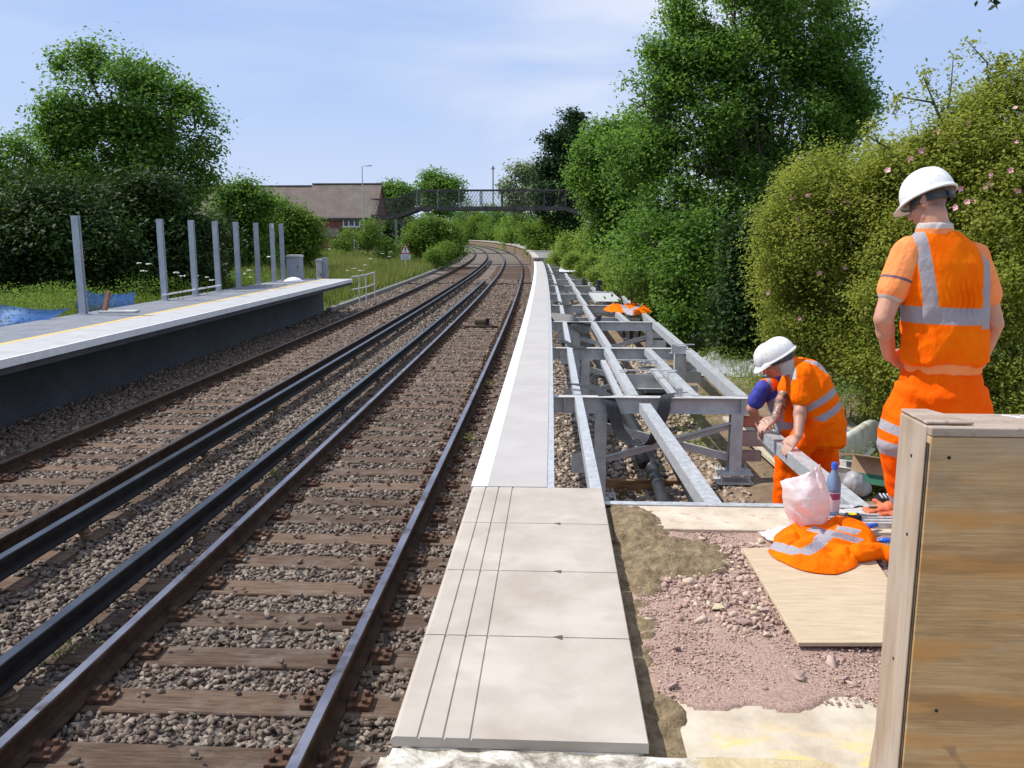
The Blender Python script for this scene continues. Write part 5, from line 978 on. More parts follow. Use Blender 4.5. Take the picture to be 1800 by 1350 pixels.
def ell(b, c, rad, Mx=None, n=18):
    c = Vector(c); vs = []; fs = []; m = n//2; Mx = Mx or Matrix.Identity(3)
    for i in range(1, m):
        for j in range(n): th, ph = math.pi*i/m, 2*math.pi*j/n; vs.append(c+Mx @ Vector((rad[0]*math.sin(th)*math.cos(ph), rad[1]*math.sin(th)*math.sin(ph), rad[2]*math.cos(th))))
    vs = [c+Mx @ Vector((0, 0, rad[2]))]+vs+[c-Mx @ Vector((0, 0, rad[2]))]
    fs = [(0, 1+j, 1+(j+1) % n) for j in range(n)]+[(1+i*n+j, 1+(i+1)*n+j, 1+(i+1)*n+(j+1) % n, 1+i*n+(j+1) % n) for i in range(m-2) for j in range(n)]+[(1+(m-1)*n, 1+(m-2)*n+(j+1) % n, 1+(m-2)*n+j) for j in range(n)]
    b.add(vs, fs)
def loft(b, rings, n=22):          # ring: centre, axis u (with length), axis v (with length)
    vs = []
    for c, u, v in rings:
        c, u, v = Vector(c), Vector(u), Vector(v)
        for j in range(n): a = 2*math.pi*j/n; ca, sa = math.cos(a), math.sin(a); k = (abs(ca)**2.4+abs(sa)**2.4)**(-1/2.4); vs.append(c+u*ca*k+v*sa*k)
    m = len(rings); fs = [(i*n+j, i*n+(j+1) % n, (i+1)*n+(j+1) % n, (i+1)*n+j) for i in range(m-1) for j in range(n)]+[tuple(range(n-1, -1, -1)), tuple((m-1)*n+j for j in range(n))]
    b.add(vs, fs)
def remesh(b, name, mats, parent, voxel=.007, smooth=6, wrinkle=None, attrs=None, origin=(0, 0, 0), post=None, cut=None):
    me = bpy.data.meshes.new('t'); me.from_pydata([tuple(v) for v in b.v], [], b.f); o = bpy.data.objects.new('t', me); COL.objects.link(o)
    import bmesh
    bm_ = bmesh.new(); bm_.from_mesh(me); bmesh.ops.recalc_face_normals(bm_, faces=bm_.faces); bm_.to_mesh(me); bm_.free()
    rm = o.modifiers.new('r', 'REMESH'); rm.mode = 'VOXEL'; rm.voxel_size = voxel; rm.adaptivity = 0
    if smooth: sm = o.modifiers.new('s', 'SMOOTH'); sm.factor = .5; sm.iterations = smooth
    dg = bpy.context.evaluated_depsgraph_get(); dg.update(); ev = o.evaluated_get(dg); m2 = bpy.data.meshes.new_from_object(ev)
    bpy.data.objects.remove(o); bpy.data.meshes.remove(me)
    n = len(m2.vertices); co = np.empty(n*3); m2.vertices.foreach_get('co', co); co = co.reshape(-1, 3); nr = np.empty(n*3); m2.vertices.foreach_get('normal', nr); nr = nr.reshape(-1, 3)
    att = {k: f(co, nr) for k, f in (attrs or {}).items()}
    if wrinkle is not None: co = co+nr*wrinkle(co, nr)[:, None]
    if post is not None: co = post(co, nr)
    m2.vertices.foreach_set('co', (co-np.array(origin)).ravel())
    m2.polygons.foreach_set('use_smooth', [True]*len(m2.polygons))
    m2.materials.clear()
    for m in (mats if isinstance(mats, (list, tuple)) else [mats]): m2.materials.append(m)
    for k, v in att.items(): a = m2.attributes.new(k, 'FLOAT', 'POINT'); a.data.foreach_set('value', np.asarray(v, np.float32))
    if cut is not None:
        bm_ = bmesh.new(); bm_.from_mesh(m2); bm_.verts.ensure_lookup_table(); kill = cut(co); bmesh.ops.delete(bm_, geom=[bm_.verts[i] for i in np.nonzero(kill)[0]], context='VERTS'); bm_.to_mesh(m2); bm_.free()
    m2.update(); q = bpy.data.objects.new(name, m2); COL.objects.link(q); q.parent = parent; return q
def folds(amp, freq, seed, direction=(0, 0, 1), stretch=.35, fine=.3):
    D = Vector(direction).normalized()
    def f(co, nr):
        out = np.empty(len(co))
        for i, p in enumerate(co):
            v = Vector(p); along = v.dot(D); w = (v-D*along)*freq+D*along*freq*stretch; a = mnoise.noise(w+Vector((seed, 0, 0))); out[i] = amp*((1-abs(a)*2.2)*.8)+amp*fine*mnoise.noise(v*freq*2.7+Vector((0, seed, 0)))
        return out
    return f
def skinmat(name, c1, c2, blot=(.42, .13, .09)):
    m, t, b, out = newmat(name); v = geo(t); c = ramp(t, noise(t, v, 14, 5, .6), [(.3, c1), (.7, c2)]); c = mixc(t, ramp(t, noise(t, v, 5, 3), [(.5, 0), (.75, .45)]), c, blot); a = attr(t, 'hair')
    c = mixc(t, math_(t, 'MULTIPLY', a, ramp(t, noise(t, v, 260, 2), [(.3, .6), (.6, 1)])), c, (.07, .05, .04)); lip = attr(t, 'lip'); c = mixc(t, lip, c, (.42, .14, .12))
    t.links.new(c, b.inputs['Base Color']); b.inputs['Roughness'].default_value = .5; b.inputs['Subsurface Weight'].default_value = .12; b.inputs['Subsurface Radius'].default_value = (.012, .005, .003); bump(t, b, noise(t, v, 150, 5, .7), .18, .002); return m
M['skin'] = skinmat('sun_reddened_skin', (.50, .235, .155), (.60, .31, .215))
M['skin2'] = skinmat('tanned_skin', (.40, .20, .135), (.50, .27, .19))
m, t, b_, out = newmat('tattooed_skin'); v = geo(t); c = ramp(t, noise(t, v, 14, 5, .6), [(.3, (.40, .2, .135)), (.7, (.5, .27, .19))]); tt = attr(t, 'tattoo'); tn = ramp(t, noise(t, v, 45, 4, .6, .8), [(.44, 0), (.56, .85)]); c = mixc(t, math_(t, 'MULTIPLY', tt, tn), c, (.07, .07, .08)); hr = attr(t, 'hair'); c = mixc(t, math_(t, 'MULTIPLY', hr, .8), c, (.07, .05, .04)); t.links.new(c, b_.inputs['Base Color']); b_.inputs['Roughness'].default_value = .5; bump(t, b_, noise(t, v, 150, 5, .7), .18, .002); M['skint'] = m
def hivis(name, c1, c2, band=(.36, .33, .36)):
    m, t, b, out = newmat(name); v = geo(t); c = ramp(t, noise(t, v, 9, 5, .6), [(.3, c1), (.7, c2)]); a = attr(t, 'band'); mk = ramp(t, a, [(.497, 0), (.503, 1)]); c = mixc(t, mk, c, band); ed = attr(t, 'edge'); c = mixc(t, ramp(t, ed, [(.497, 0), (.503, 1)]), c, (.20, .12, .14))
    w = attr(t, 'grey'); c = mixc(t, ramp(t, w, [(.497, 0), (.503, 1)]), c, (.55, .50, .47))
    t.links.new(c, b.inputs['Base Color']); b.inputs['Roughness'].default_value = .72; b.inputs['Specular IOR Level'].default_value = .06
    n = math_(t, 'ADD', noise(t, geo(t, (1, 1, .6)), 26, 5, .6), math_(t, 'MULTIPLY', noise(t, v, 900, 2), .12)); bump(t, b, n, .8, .016)
    return m
M['hv'] = hivis('fluorescent_orange_cloth', (1.0, .125, .0005), (1.0, .20, .001))
M['hv2'] = hivis('orange_work_trousers', (1.0, .095, .0005), (1.0, .155, .001))
M['polo'] = hivis('pale_orange_polo', (.95, .26, .08), (1.0, .36, .13))
M['bluecloth'] = pmat('royal_blue_shirt', (.03, .035, .26), (.05, .055, .36), 12, .8, 0, .3, 40)
m, t, b_, out = newmat('white_helmet_shell'); v = geo(t); c = ramp(t, noise(t, v, 30, 6, .7), [(.45, (.80, .80, .79)), (.72, (.62, .60, .57))]); t.links.new(c, b_.inputs['Base Color']); b_.inputs['Roughness'].default_value = .28; M['helmet'] = m
M['hband'] = pmat('dark_grey_headband', (.03, .035, .04), (.07, .075, .08), 20, .6)
def rect(a, lo, hi, w=1.0):    # signed band value, .5 at the edges
    return .5+np.minimum(a-lo, hi-a)*w
BW = 6.0
def hand(b, wrist, palm_dir, fingers, thumb, wr=.030, pl=.095, pw=.085, side=None, r=.0088):
    """palm as a flattened loft from wrist along palm_dir; fingers: list of 3 point chains (absolute)"""
    w, d, s = Vector(wrist), Vector(palm_dir).normalized(), Vector(side).normalized(); n = d.cross(s).normalized()
    loft(b, [(w-d*.02, s*wr, n*wr*.8), (w+d*.02, s*wr*1.05, n*.021), (w+d*.055, s*pw*.52, n*.017), (w+d*pl, s*pw*.50, n*.013)], 14)
    for ch in fingers:
        for i in range(len(ch)-1): capsule(b, ch[i], r*(1.05-.08*i), ch[i+1], r*(.97-.08*i), 8)
    for i in range(len(thumb)-1): capsule(b, thumb[i], .0125-.001*i, thumb[i+1], .0115-.001*i, 8)
def helmet(parent, c, fwd, up, s=1.0, origin=None, label=None, side_vents=True, straps=True, rear_cap=False):
    """hard hat centred on the head: dome, brim, peak"""
    f, u = Vector(fwd).normalized(), Vector(up).normalized(); rt = f.cross(u).normalized(); u = rt.cross(f).normalized(); c = Vector(c); og = Vector(origin)
    b = MB(); n = 40; rows = 14; vs = []; fs = []
    def P(ph, th):          # th 0 = top, 1 = rim
        x, y = math.cos(ph), math.sin(ph)
        L_ = .142*(1+.02*x); Wd = .118; a = th*math.pi/2; k = math.sin(a)**.92; z = .150*math.cos(a)**.95
        ridge = .006*math.exp(-(y*6)**2)*math.sin(min(a*2, math.pi)) ; 
        p = f*(x*L_*k)+rt*(y*Wd*k)+u*(z+ridge); return p
    vs.append(c+u*.152*s)
    for i in range(1, rows+1):
        for j in range(n): vs.append(c+P(2*math.pi*j/n, i/rows)*s)
    fs += [(0, 1+j, 1+(j+1) % n) for j in range(n)]+[(1+i*n+j, 1+(i+1)*n+j, 1+(i+1)*n+(j+1) % n, 1+i*n+(j+1) % n) for i in range(rows-1) for j in range(n)]
    base = 1+(rows-1)*n; off = len(vs)
    for lvl, (k, dz) in enumerate(((1.03, -.006), (1.08, -.012), (1.085, -.018), (1.02, -.018))):
        for j in range(n):
            ph = 2*math.pi*j/n; x = math.cos(ph); pk = max(0, x)**3*.060*(min(lvl, 2)/2 if lvl < 3 else .0); p = P(ph, 1.0)*k; vs.append(c+(p+f*pk+u*(dz-pk*.28))*s)
    for l in range(4):
        o0 = base if l == 0 else off+(l-1)*n; o1 = off+l*n
        fs += [(o0+j, o1+j, o1+(j+1) % n, o0+(j+1) % n) for j in range(n)]
    b.v = [tuple(Vector(v)-og) for v in vs]; b.f = fs; b.m = [0]*len(fs)
    o = b.build('helmet', M['helmet'], parent, smooth=True); sm = o.modifiers.new('th', 'SOLIDIFY'); sm.thickness = .003; ss_ = o.modifiers.new('ss', 'SUBSURF'); ss_.levels = ss_.render_levels = 1
    hb = MB(); pts = [c+(f*math.cos(a)*.105+rt*math.sin(a)*.088-u*(.028+.010*(1-math.cos(a))))*s-og for a in [2*math.pi*k/28 for k in range(29)]]
    hb.sweep([(-.004, -.017), (.004, -.017), (.004, .017), (-.004, .017)], pts, up=tuple(u)); hb.build('headband', M['hband'], o)
    if rear_cap: q = MB(); q.box(c-f*.112*s-u*.045-og, (.014, .075, .032), rot=Matrix((f, rt, u)).transposed()); q.build('ratchet', M['hband'], o, bevel=.004)
    return o
def head(b, c, fwd, up, s=1.0):
    f, u = Vector(fwd).normalized(), Vector(up).normalized(); rt = f.cross(u).normalized(); u = rt.cross(f).normalized(); c = Vector(c); Mx = Matrix((f, rt, u)).transposed()
    W_ = lambda x, y, z: c+(f*x+rt*y+u*z)*s
    ell(b, W_(-.008, 0, .03), (.098*s, .078*s, .095*s), Mx); ell(b, W_(.028, 0, -.035), (.068*s, .060*s, .085*s), Mx)
    capsule(b, W_(.055, -.02, -.098), .024*s, W_(.055, .02, -.098), .024*s); capsule(b, W_(.02, -.052, -.07), .02*s, W_(.055, -.02, -.098), .022*s); capsule(b, W_(.02, .052, -.07), .02*s, W_(.055, .02, -.098), .022*s)
    capsule(b, W_(.090, 0, .0), .010*s, W_(.112, 0, -.038), .014*s, 10); ell(b, W_(.100, 0, -.040), (.016*s, .020*s, .011*s), Mx, 10)
    capsule(b, W_(.083, -.035, .022), .012*s, W_(.088, .035, .022), .012*s, 10)
    capsule(b, W_(.086, -.020, -.066), .009*s, W_(.086, .020, -.066), .009*s, 10); capsule(b, W_(.084, -.017, -.078), .009*s, W_(.084, .017, -.078), .009*s, 10)
    for sg in (-1, 1):
        ell(b, W_(.058, sg*.042, -.028), (.024*s, .02*s, .02*s), Mx, 12); ell(b, W_(-.012, sg*.082, -.012), (.019*s, .009*s, .032*s), Mx, 12); ell(b, W_(-.018, sg*.090, .004), (.014*s, .006*s, .018*s), Mx, 10)
    return W_
def eyes(parent, W_, og):
    for sg in (-1, 1):
        b = MB(); ell(b, W_(.084, sg*.031, .002)-Vector(og), (.009, .012, .008), None, 12); e_ = b.build('eye', M['eye'], parent, smooth=True)
M['eye'] = pmat('dark_eye', (.03, .02, .015), (.10, .08, .07), 60, .2, 0, 0)

# ================= standing worker, seen from behind
Y1 = 4.5; G1 = -.09
org = at(1650, 930, Y=Y1); org.z = G1; org.y = Y1
e1 = empty('person', org); tag(e1, 'standing worker seen from behind in orange vest, white helmet bowed, hands at waist', 'person')
def A(x, y, dy=0.0): return at(x, y, Y=Y1+dy)
vz = at(1650, 600, Y=Y1)
hd = A(1632, 352, .03); f1_ = Vector((-.72, .62, -.42)); u1_ = Vector((-.10, .30, 1))
b = MB(); W1 = head(b, hd+Vector((0, 0, -.018)), f1_, u1_, .93)
for q_ in ((-.005, .004, .030), (.012, .0, .012), (.006, .004, -.016)): ell(b, W1(q_[0]-.012, -.090, q_[2]-.012), (.012, .010, .016), None, 10)
capsule(b, A(1640, 372, .0), .062, A(1648, 415, -.01), .068); ell(b, A(1650, 430, 0), (.14, .085, .06))
shL, shR = A(1590, 447, .0), A(1716, 455, .03); elL, elR = A(1553, 560, -.05), A(1748, 570, .02); wrL, wrR = A(1563, 625, .12), A(1722, 640, .20)
capsule(b, shL, .062, elL, .050); capsule(b, elL+Vector((.0, 0, 0)), .050, wrL, .033); ell(b, elL.lerp(wrL, .28), (.048, .055, .07)); capsule(b, shR, .06, elR, .046); capsule(b, elR, .046, wrR, .032)
hd_ = (A(1600, 645, .20)-wrL).normalized(); sdv = Vector((.1, -.3, 1)).normalized()
def fan(w, d, s, lens, curl, n_, pw=.08, pl=.09):
    out = []
    for k, L_ in enumerate(lens):
        o_ = (k-1.5)/3*pw*.86; p0 = w+d*pl+s*o_; p1 = p0+(d+n_*curl*.5)*L_*.45; p2 = p1+(d*.7+n_*curl)*L_*.33; p3 = p2+(d*.35+n_*curl*1.2)*L_*.25; out.append([p0, p1, p2, p3])
    return out
nn1 = Vector((.2, .9, -.1))
hand(b, wrL, hd_, fan(wrL, hd_, sdv, (.072, .082, .078, .062), .7, nn1), [wrL+hd_*.03+sdv*.03, wrL+hd_*.06+sdv*.055, wrL+hd_*.085+sdv*.06], side=sdv)
hr_ = (A(1700, 648, .30)-wrR).normalized(); hand(b, wrR, hr_, fan(wrR, hr_, sdv, (.072, .082, .078, .062), .7, Vector((-.2, .9, -.1))), [wrR+hr_*.03+sdv*.03, wrR+hr_*.06+sdv*.055, wrR+hr_*.085+sdv*.06], side=sdv)
hipL, hipR = A(1610, 705, .0), A(1690, 705, .03); knL, knR = A(1588, 780, -.02), A(1700, 800, .06); anL, anR = A(1600, 905, .06), A(1705, 900, .10); anL.z = anR.z = G1+.09
loft(b, [(A(1650, 690), (.15, 0, 0), (0, .11, 0)), (A(1650, 610), (.145, 0, 0), (0, .10, 0)), (A(1652, 520), (.17, 0, 0), (0, .11, 0)), (A(1652, 450), (.17, 0, 0), (0, .09, 0))])
for h_, k_, a_ in ((hipL, knL, anL), (hipR, knR, anR)): capsule(b, h_, .085, k_, .058); capsule(b, k_, .056, a_, .04)
hx = np.array(W1(0, 0, 0)); ff = np.array(f1_.normalized())
def hair1(co, nr):
    q = (co-np.array(W1(-.03, 0, .02)))@ff; z = co[:, 2]-hx[2]; rr_ = np.linalg.norm(co-hx, axis=1); return np.clip((.02-q)*25, 0, 1)*np.clip((rr_ < .16)*1.0, 0, 1)*np.clip((z+.055)*22, 0, 1)*.75
body1 = remesh(b, 'body', M['skin'], e1, .0058, 5, attrs={'hair': hair1, 'lip': lambda c, n: np.zeros(len(c))}, origin=org)
helmet(body1, W1(-.012, 0, .045), f1_+Vector((0, 0, -.05)), u1_, .93, origin=org, rear_cap=True)
b = MB(); b.box(W1(-.1335, -.035, .062)-org, (.004, .022, .008), rot=Matrix.Rotation(.7, 3, 'Z')); b.build('helmet_badge', pmat('maroon_plastic', (.20, .01, .03), (.26, .02, .04), 4, .4, 0, 0), body1)
# polo shirt: sleeves, collar
b = MB(); sl1 = shL.lerp(elL, .55); sr1 = shR.lerp(elR, .55)
capsule(b, shL+Vector((.02, 0, .005)), .086, sl1, .078); capsule(b, shR-Vector((.02, 0, -.005)), .082, sr1, .074); ell(b, A(1650, 440), (.19, .10, .07))
loft(b, [(A(1642, 392, .0), (.078, 0, 0), (0, .082, 0)), (A(1644, 420, -.0), (.098, 0, 0), (0, .09, 0))])
dL = np.array((elL-shL).normalized()); dR = np.array((elR-shR).normalized()); sL, sR = np.array(shL), np.array(shR); LL = (elL-shL).length*.55
def greyp(co, nr):
    a = (co-sL)@dL; left = co[:, 0] < A(1610, 450).x; w = (co-sR)@dR; right = co[:, 0] > A(1715, 450).x
    v = np.where(left, rect(a, LL+.042, LL+.062, BW*4)+rect(a, LL+.070, LL+.09, BW*4)*0, 0); v = np.maximum(v, np.where(co[:, 2] > A(1640, 402).z, 1, 0)); return np.clip(v, 0, 1)
def darkp(co, nr):
    a = (co-sL)@dL; left = co[:, 0] < A(1610, 450).x; return np.clip(np.where(left, rect(a, LL-.058, LL-.044, 40), 0), 0, 1)
remesh(b, 'polo_shirt', M['polo'], body1, .006, 6, wrinkle=folds(.004, 16, 3, dL), attrs={'grey': greyp, 'edge': darkp, 'band': lambda c, n: np.zeros(len(c))}, origin=org)
# vest
b = MB()
loft(b, [(A(1660, 633, .0), (.205, .0, .0), (0, .155, 0)), (A(1658, 590, .0), (.193, .0, .0), (0, .145, 0)), (A(1660, 545, .0), (.205, 0, 0), (0, .145, 0)), (A(1659, 500, .0), (.222, 0, 0), (0, .14, 0)), (A(1657, 462, .0), (.218, 0, 0), (0, .125, 0)), (A(1650, 425, .0), (.165, 0, 0), (0, .100, 0)), (A(1648, 407, .0), (.10, 0, 0), (0, .085, 0))], 30)
capsule(b, A(1650, 425), .075, A(1592, 440, 0), .052); capsule(b, A(1650, 425), .075, A(1720, 452, .03), .056)
zc = lambda y: float(A(1650, y).z); xc = lambda x, y=500: float(A(x, y).x)
def bandv(co, nr):
    x, z = co[:, 0], co[:, 2]; back = co[:, 1] < Y1+.02
    hz1 = rect(z, zc(562)+.012*0, zc(535)+0, BW)+((x-xc(1655))*-.06)*0
    tilt = (x-xc(1655))*.03; hz1 = rect(z+tilt, zc(566), zc(537), BW)
    t_ = np.clip((zc(400)-z)/(zc(400)-zc(545)), 0, 1)
    xl_ = xc(1598)+(xc(1624)-xc(1598))*t_; v1 = np.where(z > zc(552), rect(x, xl_-.034, xl_+.030, BW), 0)
    xr_ = xc(1716)+(xc(1722)-xc(1716))*t_; v2 = np.where((z > zc(575)) & (z < zc(425)), rect(x, xr_-.028, xr_+.028, BW), 0)
    return np.clip(np.maximum.reduce([hz1, v1, v2]), 0, 1)
def edgev(co, nr):
    z = co[:, 2]; hem = rect(z, zc(640), zc(629), 30); side = rect(co[:, 0], xc(1583), xc(1585.5), 60)*(z < zc(545)); return np.clip(np.maximum(hem*0, side), 0, 1)
def vw(co, nr):
    base = folds(.014, 7, 11, (.35, 0, 1), .35)(co, nr)*np.clip((zc(470)-co[:, 2])/.25, .25, 1)+folds(.016, 9, 77, (-.7, 0, .7), .3)(co, nr)*np.clip((zc(560)-co[:, 2])/.08, 0, 1); cx, cz = xc(1683), zc(522); r2 = ((co[:, 0]-cx)/.085)**2+((co[:, 2]-cz)/.085)**2; g = np.exp(-r2*1.1)
    return base+g*.013*np.sin((co[:, 0]-cx)*210+10*(co[:, 2]-cz)+2*np.sin(co[:, 2]*40))-.012*g
vest = remesh(b, 'vest', M['hv'], body1, .0065, 4, wrinkle=vw, attrs={'band': bandv, 'edge': edgev, 'grey': lambda c, n: np.zeros(len(c))}, origin=org)
# faint printed letters left on the gathered back of the vest are creases only
# pale shirt hem showing below the vest
b = MB(); loft(b, [(A(1657, 652, .0), (.182, 0, 0), (0, .142, 0)), (A(1657, 632, .0), (.186, 0, 0), (0, .142, 0))], 28); remesh(b, 'shirt_hem', M['polo'], body1, .007, 2, wrinkle=folds(.008, 12, 5), attrs={k: (lambda c, n: np.zeros(len(c))) for k in ('band', 'edge', 'grey')}, origin=org)
# trousers
b = MB()
loft(b, [(A(1653, 722, .0), (.20, 0, 0), (0, .135, 0)), (A(1653, 690, -.01), (.205, 0, 0), (0, .150, 0)), (A(1653, 668, .0), (.188, 0, 0), (0, .138, 0)), (A(1655, 640, .0), (.165, 0, 0), (0, .12, 0))], 28)
for sg, h_, k_, a_ in ((-1, hipL, knL, anL), (1, hipR, knR, anR)):
    loft(b, [(h_+Vector((0, 0, .08)), (.105, 0, 0), (0, .12, 0)), (h_.lerp(k_, .35), (.130, 0, 0), (0, .12, 0)), (h_.lerp(k_, .75), (.142, 0, 0), (0, .12, 0)), (k_, (.135, 0, 0), (0, .115, 0)), (k_.lerp(a_, .35), (.105, 0, 0), (0, .10, 0)), (k_.lerp(a_, .7), (.085, 0, 0), (0, .09, 0)), (a_.lerp(k_, .12), (.068, 0, 0), (0, .085, 0))], 20)
def bandt(co, nr):
    x, z = co[:, 0], co[:, 2]; left = x < xc(1640); tl = (x-xc(1560))*.32
    return np.clip(np.where(left, np.maximum.reduce([rect(z+tl, zc(752), zc(735), BW*1.4), rect(z+tl*.6, zc(790), zc(768), BW*1.4), rect(z, zc(893), zc(876), BW)]), rect(z, zc(893), zc(876), BW)), 0, 1)
remesh(b, 'trousers', M['hv2'], body1, .0075, 5, wrinkle=folds(.020, 7.0, 23, (-.6, 0, .8), .45, .35), attrs={'band': bandt, 'edge': lambda c, n: np.zeros(len(c)), 'grey': lambda c, n: np.zeros(len(c))}, origin=org)
for a_ in (anL, anR):
    b = MB(); loft(b, [(Vector((a_.x-.0, a_.y-.02, G1+.16)), (.05, 0, 0), (0, .06, 0)), (Vector((a_.x, a_.y, G1+.06)), (.052, 0, 0), (0, .09, 0)), (Vector((a_.x-.01, a_.y+.03, G1+.03)), (.052, 0, 0), (0, .14, 0)), (Vector((a_.x-.01, a_.y+.03, G1)), (.052, 0, 0), (0, .145, 0))]); remesh(b, 'boot', M['soilshoe'], body1, .008, 3, origin=org)

# ================= bending worker with tattooed arm, nearer of the pair
Y2 = 6.62; G2 = -.80
def A2(x, y, dy=0.0): return at(x, y, Y=Y2+dy)
org2 = A2(1410, 890); org2.z = G2
e2 = empty('person', org2); tag(e2, 'worker in orange polo leaning over, one arm tattooed, hands on the steel channel', 'person')
b = MB(); hc = A2(1372, 630, .0); f2_ = Vector((-.86, .30, -.62)); u2_ = Vector((-.45, .05, .90)); W2 = head(b, hc, f2_, u2_, .88)
capsule(b, A2(1374, 636, .0), .060, A2(1398, 648, .02), .068)
s2n, s2f = A2(1414, 660, -.12), A2(1392, 668, .20); e2n, e2f = A2(1407, 715, -.15), A2(1376, 700, .10); w2n, w2f = A2(1403, 766, -.30), A2(1364, 734, .0)
for s_, l_, w_ in ((s2n, e2n, w2n), (s2f, e2f, w2f)): capsule(b, s_, .062, l_, .050); capsule(b, l_, .050, w_, .034); ell(b, l_.lerp(w_, .25), (.052, .052, .075))
# hands close over the channel
def grip(b, w, d, s, n_, lens=(.072, .082, .078, .062)):
    d, s, n_ = Vector(d).normalized(), Vector(s).normalized(), Vector(n_).normalized(); fs_ = []
    for k, L_ in enumerate(lens):
        o_ = (k-1.5)*.0235; p0 = w+d*.088+s*o_; p1 = p0+(d*.9+n_*.25)*L_*.48; p2 = p1+(d*.35+n_*.9)*L_*.36; p3 = p2+(n_-d*.25)*L_*.28; fs_.append([p0, p1, p2, p3])
    th = [w+d*.03-s*.035, w+d*.055-s*.062+n_*.012, w+d*.088-s*.070+n_*.03]; hand(b, w, d, fs_, th, side=s, r=.0095)
grip(b, w2n, (-.55, -.12, -.62), (.45, -.75, -.35), (-.35, -.30, -.85)); grip(b, w2f, (-.75, -.15, -.45), (.40, -.80, -.35), (-.35, -.30, -.85))
hN, hF = A2(1440, 745, -.10), A2(1432, 748, .12); kN, kF = A2(1388, 806, -.06), A2(1452, 812, .15); aN, aF = A2(1380, 893, -.04), A2(1425, 880, .25); aN.z = aF.z = G2+.09
loft(b, [(A2(1438, 745), (.10, .0, .0), (0, .15, 0)), (A2(1430, 705), (.11, 0, .03), (0, .15, 0)), (A2(1414, 665), (.11, 0, .06), (0, .17, 0)), (A2(1403, 650), (.08, 0, .05), (0, .12, 0))])
for h_, k_, a_ in ((hN, kN, aN), (hF, kF, aF)): capsule(b, h_, .085, k_, .058); capsule(b, k_, .056, a_, .04)
def tat(co, nr): return ((co[:, 1] > Y2-.03) & (co[:, 0] < A2(1400, 700).x) & (co[:, 2] < A2(1376, 672).z) & (co[:, 2] > A2(1376, 742).z)).astype(float)
f2a = np.array(f2_.normalized()); h2 = np.array(W2(0, 0, 0))
body2 = remesh(b, 'body', M['skint'], e2, .0062, 4, attrs={'tattoo': tat, 'hair': lambda co, nr: np.clip((-.03-(co-h2)@f2a)*25, 0, 1)*(np.linalg.norm(co-h2, axis=1) < .13), 'lip': lambda c, n: np.zeros(len(c))}, origin=org2)
eyes(body2, W2, org2)
hm2 = helmet(body2, W2(-.012, 0, .035), f2_, u2_, .90, origin=org2)
for k_, (x_, y_, z_, cc) in enumerate(((.055, -.118, .07, 'green'), (-.045, -.128, .075, 'green'))):
    pass
def vest2w(co, nr): return folds(.015, 7, 31, (.3, 0, 1), .4)(co, nr)
b = MB()
loft(b, [(A2(1446, 775, .0), (.155, 0, .0), (0, .20, 0)), (A2(1443, 740, .0), (.165, 0, .02), (0, .20, 0)), (A2(1434, 705, .0), (.155, 0, .05), (0, .19, 0)), (A2(1420, 672, .0), (.135, 0, .08), (0, .19, 0)), (A2(1408, 650, .0), (.10, 0, .07), (0, .15, 0)), (A2(1398, 640, .0), (.07, 0, .05), (0, .10, 0))], 30)
capsule(b, A2(1408, 650), .08, s2n+Vector((0, .02, .0)), .075); capsule(b, A2(1400, 655), .08, s2f, .07)
axv = (A2(1403, 640)-A2(1446, 775)); La = axv.length; axv = np.array(axv.normalized()); o2 = np.array(A2(1446, 775)); side2 = np.array(Vector(tuple(axv)).cross(Vector((0, 1, 0))).normalized())
def band2(co, nr):
    a = (co-o2)@axv; s_ = (co-o2)@side2; q = rect(a+s_*.25, .205, .262, BW); q2 = rect(a+s_*.25, .325, .382, BW); v = np.where(a > .36, rect(co[:, 1], Y2-.115, Y2-.065, BW), 0); v2 = np.where(a > .36, rect(co[:, 1], Y2+.07, Y2+.12, BW), 0); return np.clip(np.maximum.reduce([q, q2, v, v2]), 0, 1)
vs2 = remesh(b, 'vest', M['hv'], body2, .007, 4, wrinkle=vest2w, attrs={'band': band2, 'edge': lambda c, n: np.zeros(len(c)), 'grey': lambda c, n: np.zeros(len(c))}, origin=org2)
b = MB(); q1 = s2n.lerp(e2n, .68); capsule(b, s2n+Vector((.0, .02, .015)), .088, q1, .082); q2_ = s2f.lerp(e2f, .5); capsule(b, s2f, .08, q2_, .075); loft(b, [(A2(1380, 632, .0), (.066, 0, .03), (0, .074, 0)), (A2(1396, 650, .0), (.09, 0, .045), (0, .10, 0))])
d2 = np.array((e2n-s2n).normalized()); s2a = np.array(s2n); L2 = (q1-s2n).length
def grey2(co, nr): return np.clip(np.maximum(np.where(co[:, 1] < Y2, rect((co-s2a)@d2, L2+.062, L2+.10, BW*3), 0), np.where((co[:, 0] < A2(1391, 640).x) & (co[:, 2] > A2(1391, 662).z), 1, 0)), 0, 1)
remesh(b, 'polo_shirt', M['hv'], body2, .007, 5, wrinkle=folds(.006, 12, 7, tuple(d2)), attrs={'grey': grey2, 'band': lambda c, n: np.zeros(len(c)), 'edge': lambda c, n: np.zeros(len(c))}, origin=org2)
b = MB(); loft(b, [(A2(1445, 780), (.15, 0, 0), (0, .17, 0)), (A2(1440, 755), (.15, 0, 0), (0, .175, 0)), (A2(1436, 735), (.14, 0, 0), (0, .16, 0))], 24)
for h_, k_, a_ in ((hN, kN, aN), (hF, kF, aF)): loft(b, [(h_+Vector((.0, 0, .04)), (.12, 0, 0), (0, .12, 0)), (h_.lerp(k_, .5), (.112, 0, 0), (0, .11, 0)), (k_, (.100, 0, 0), (0, .10, 0)), (k_.lerp(a_, .5), (.088, 0, 0), (0, .09, 0)), (a_+Vector((0, 0, -.01)), (.082, 0, 0), (0, .085, 0))], 18)
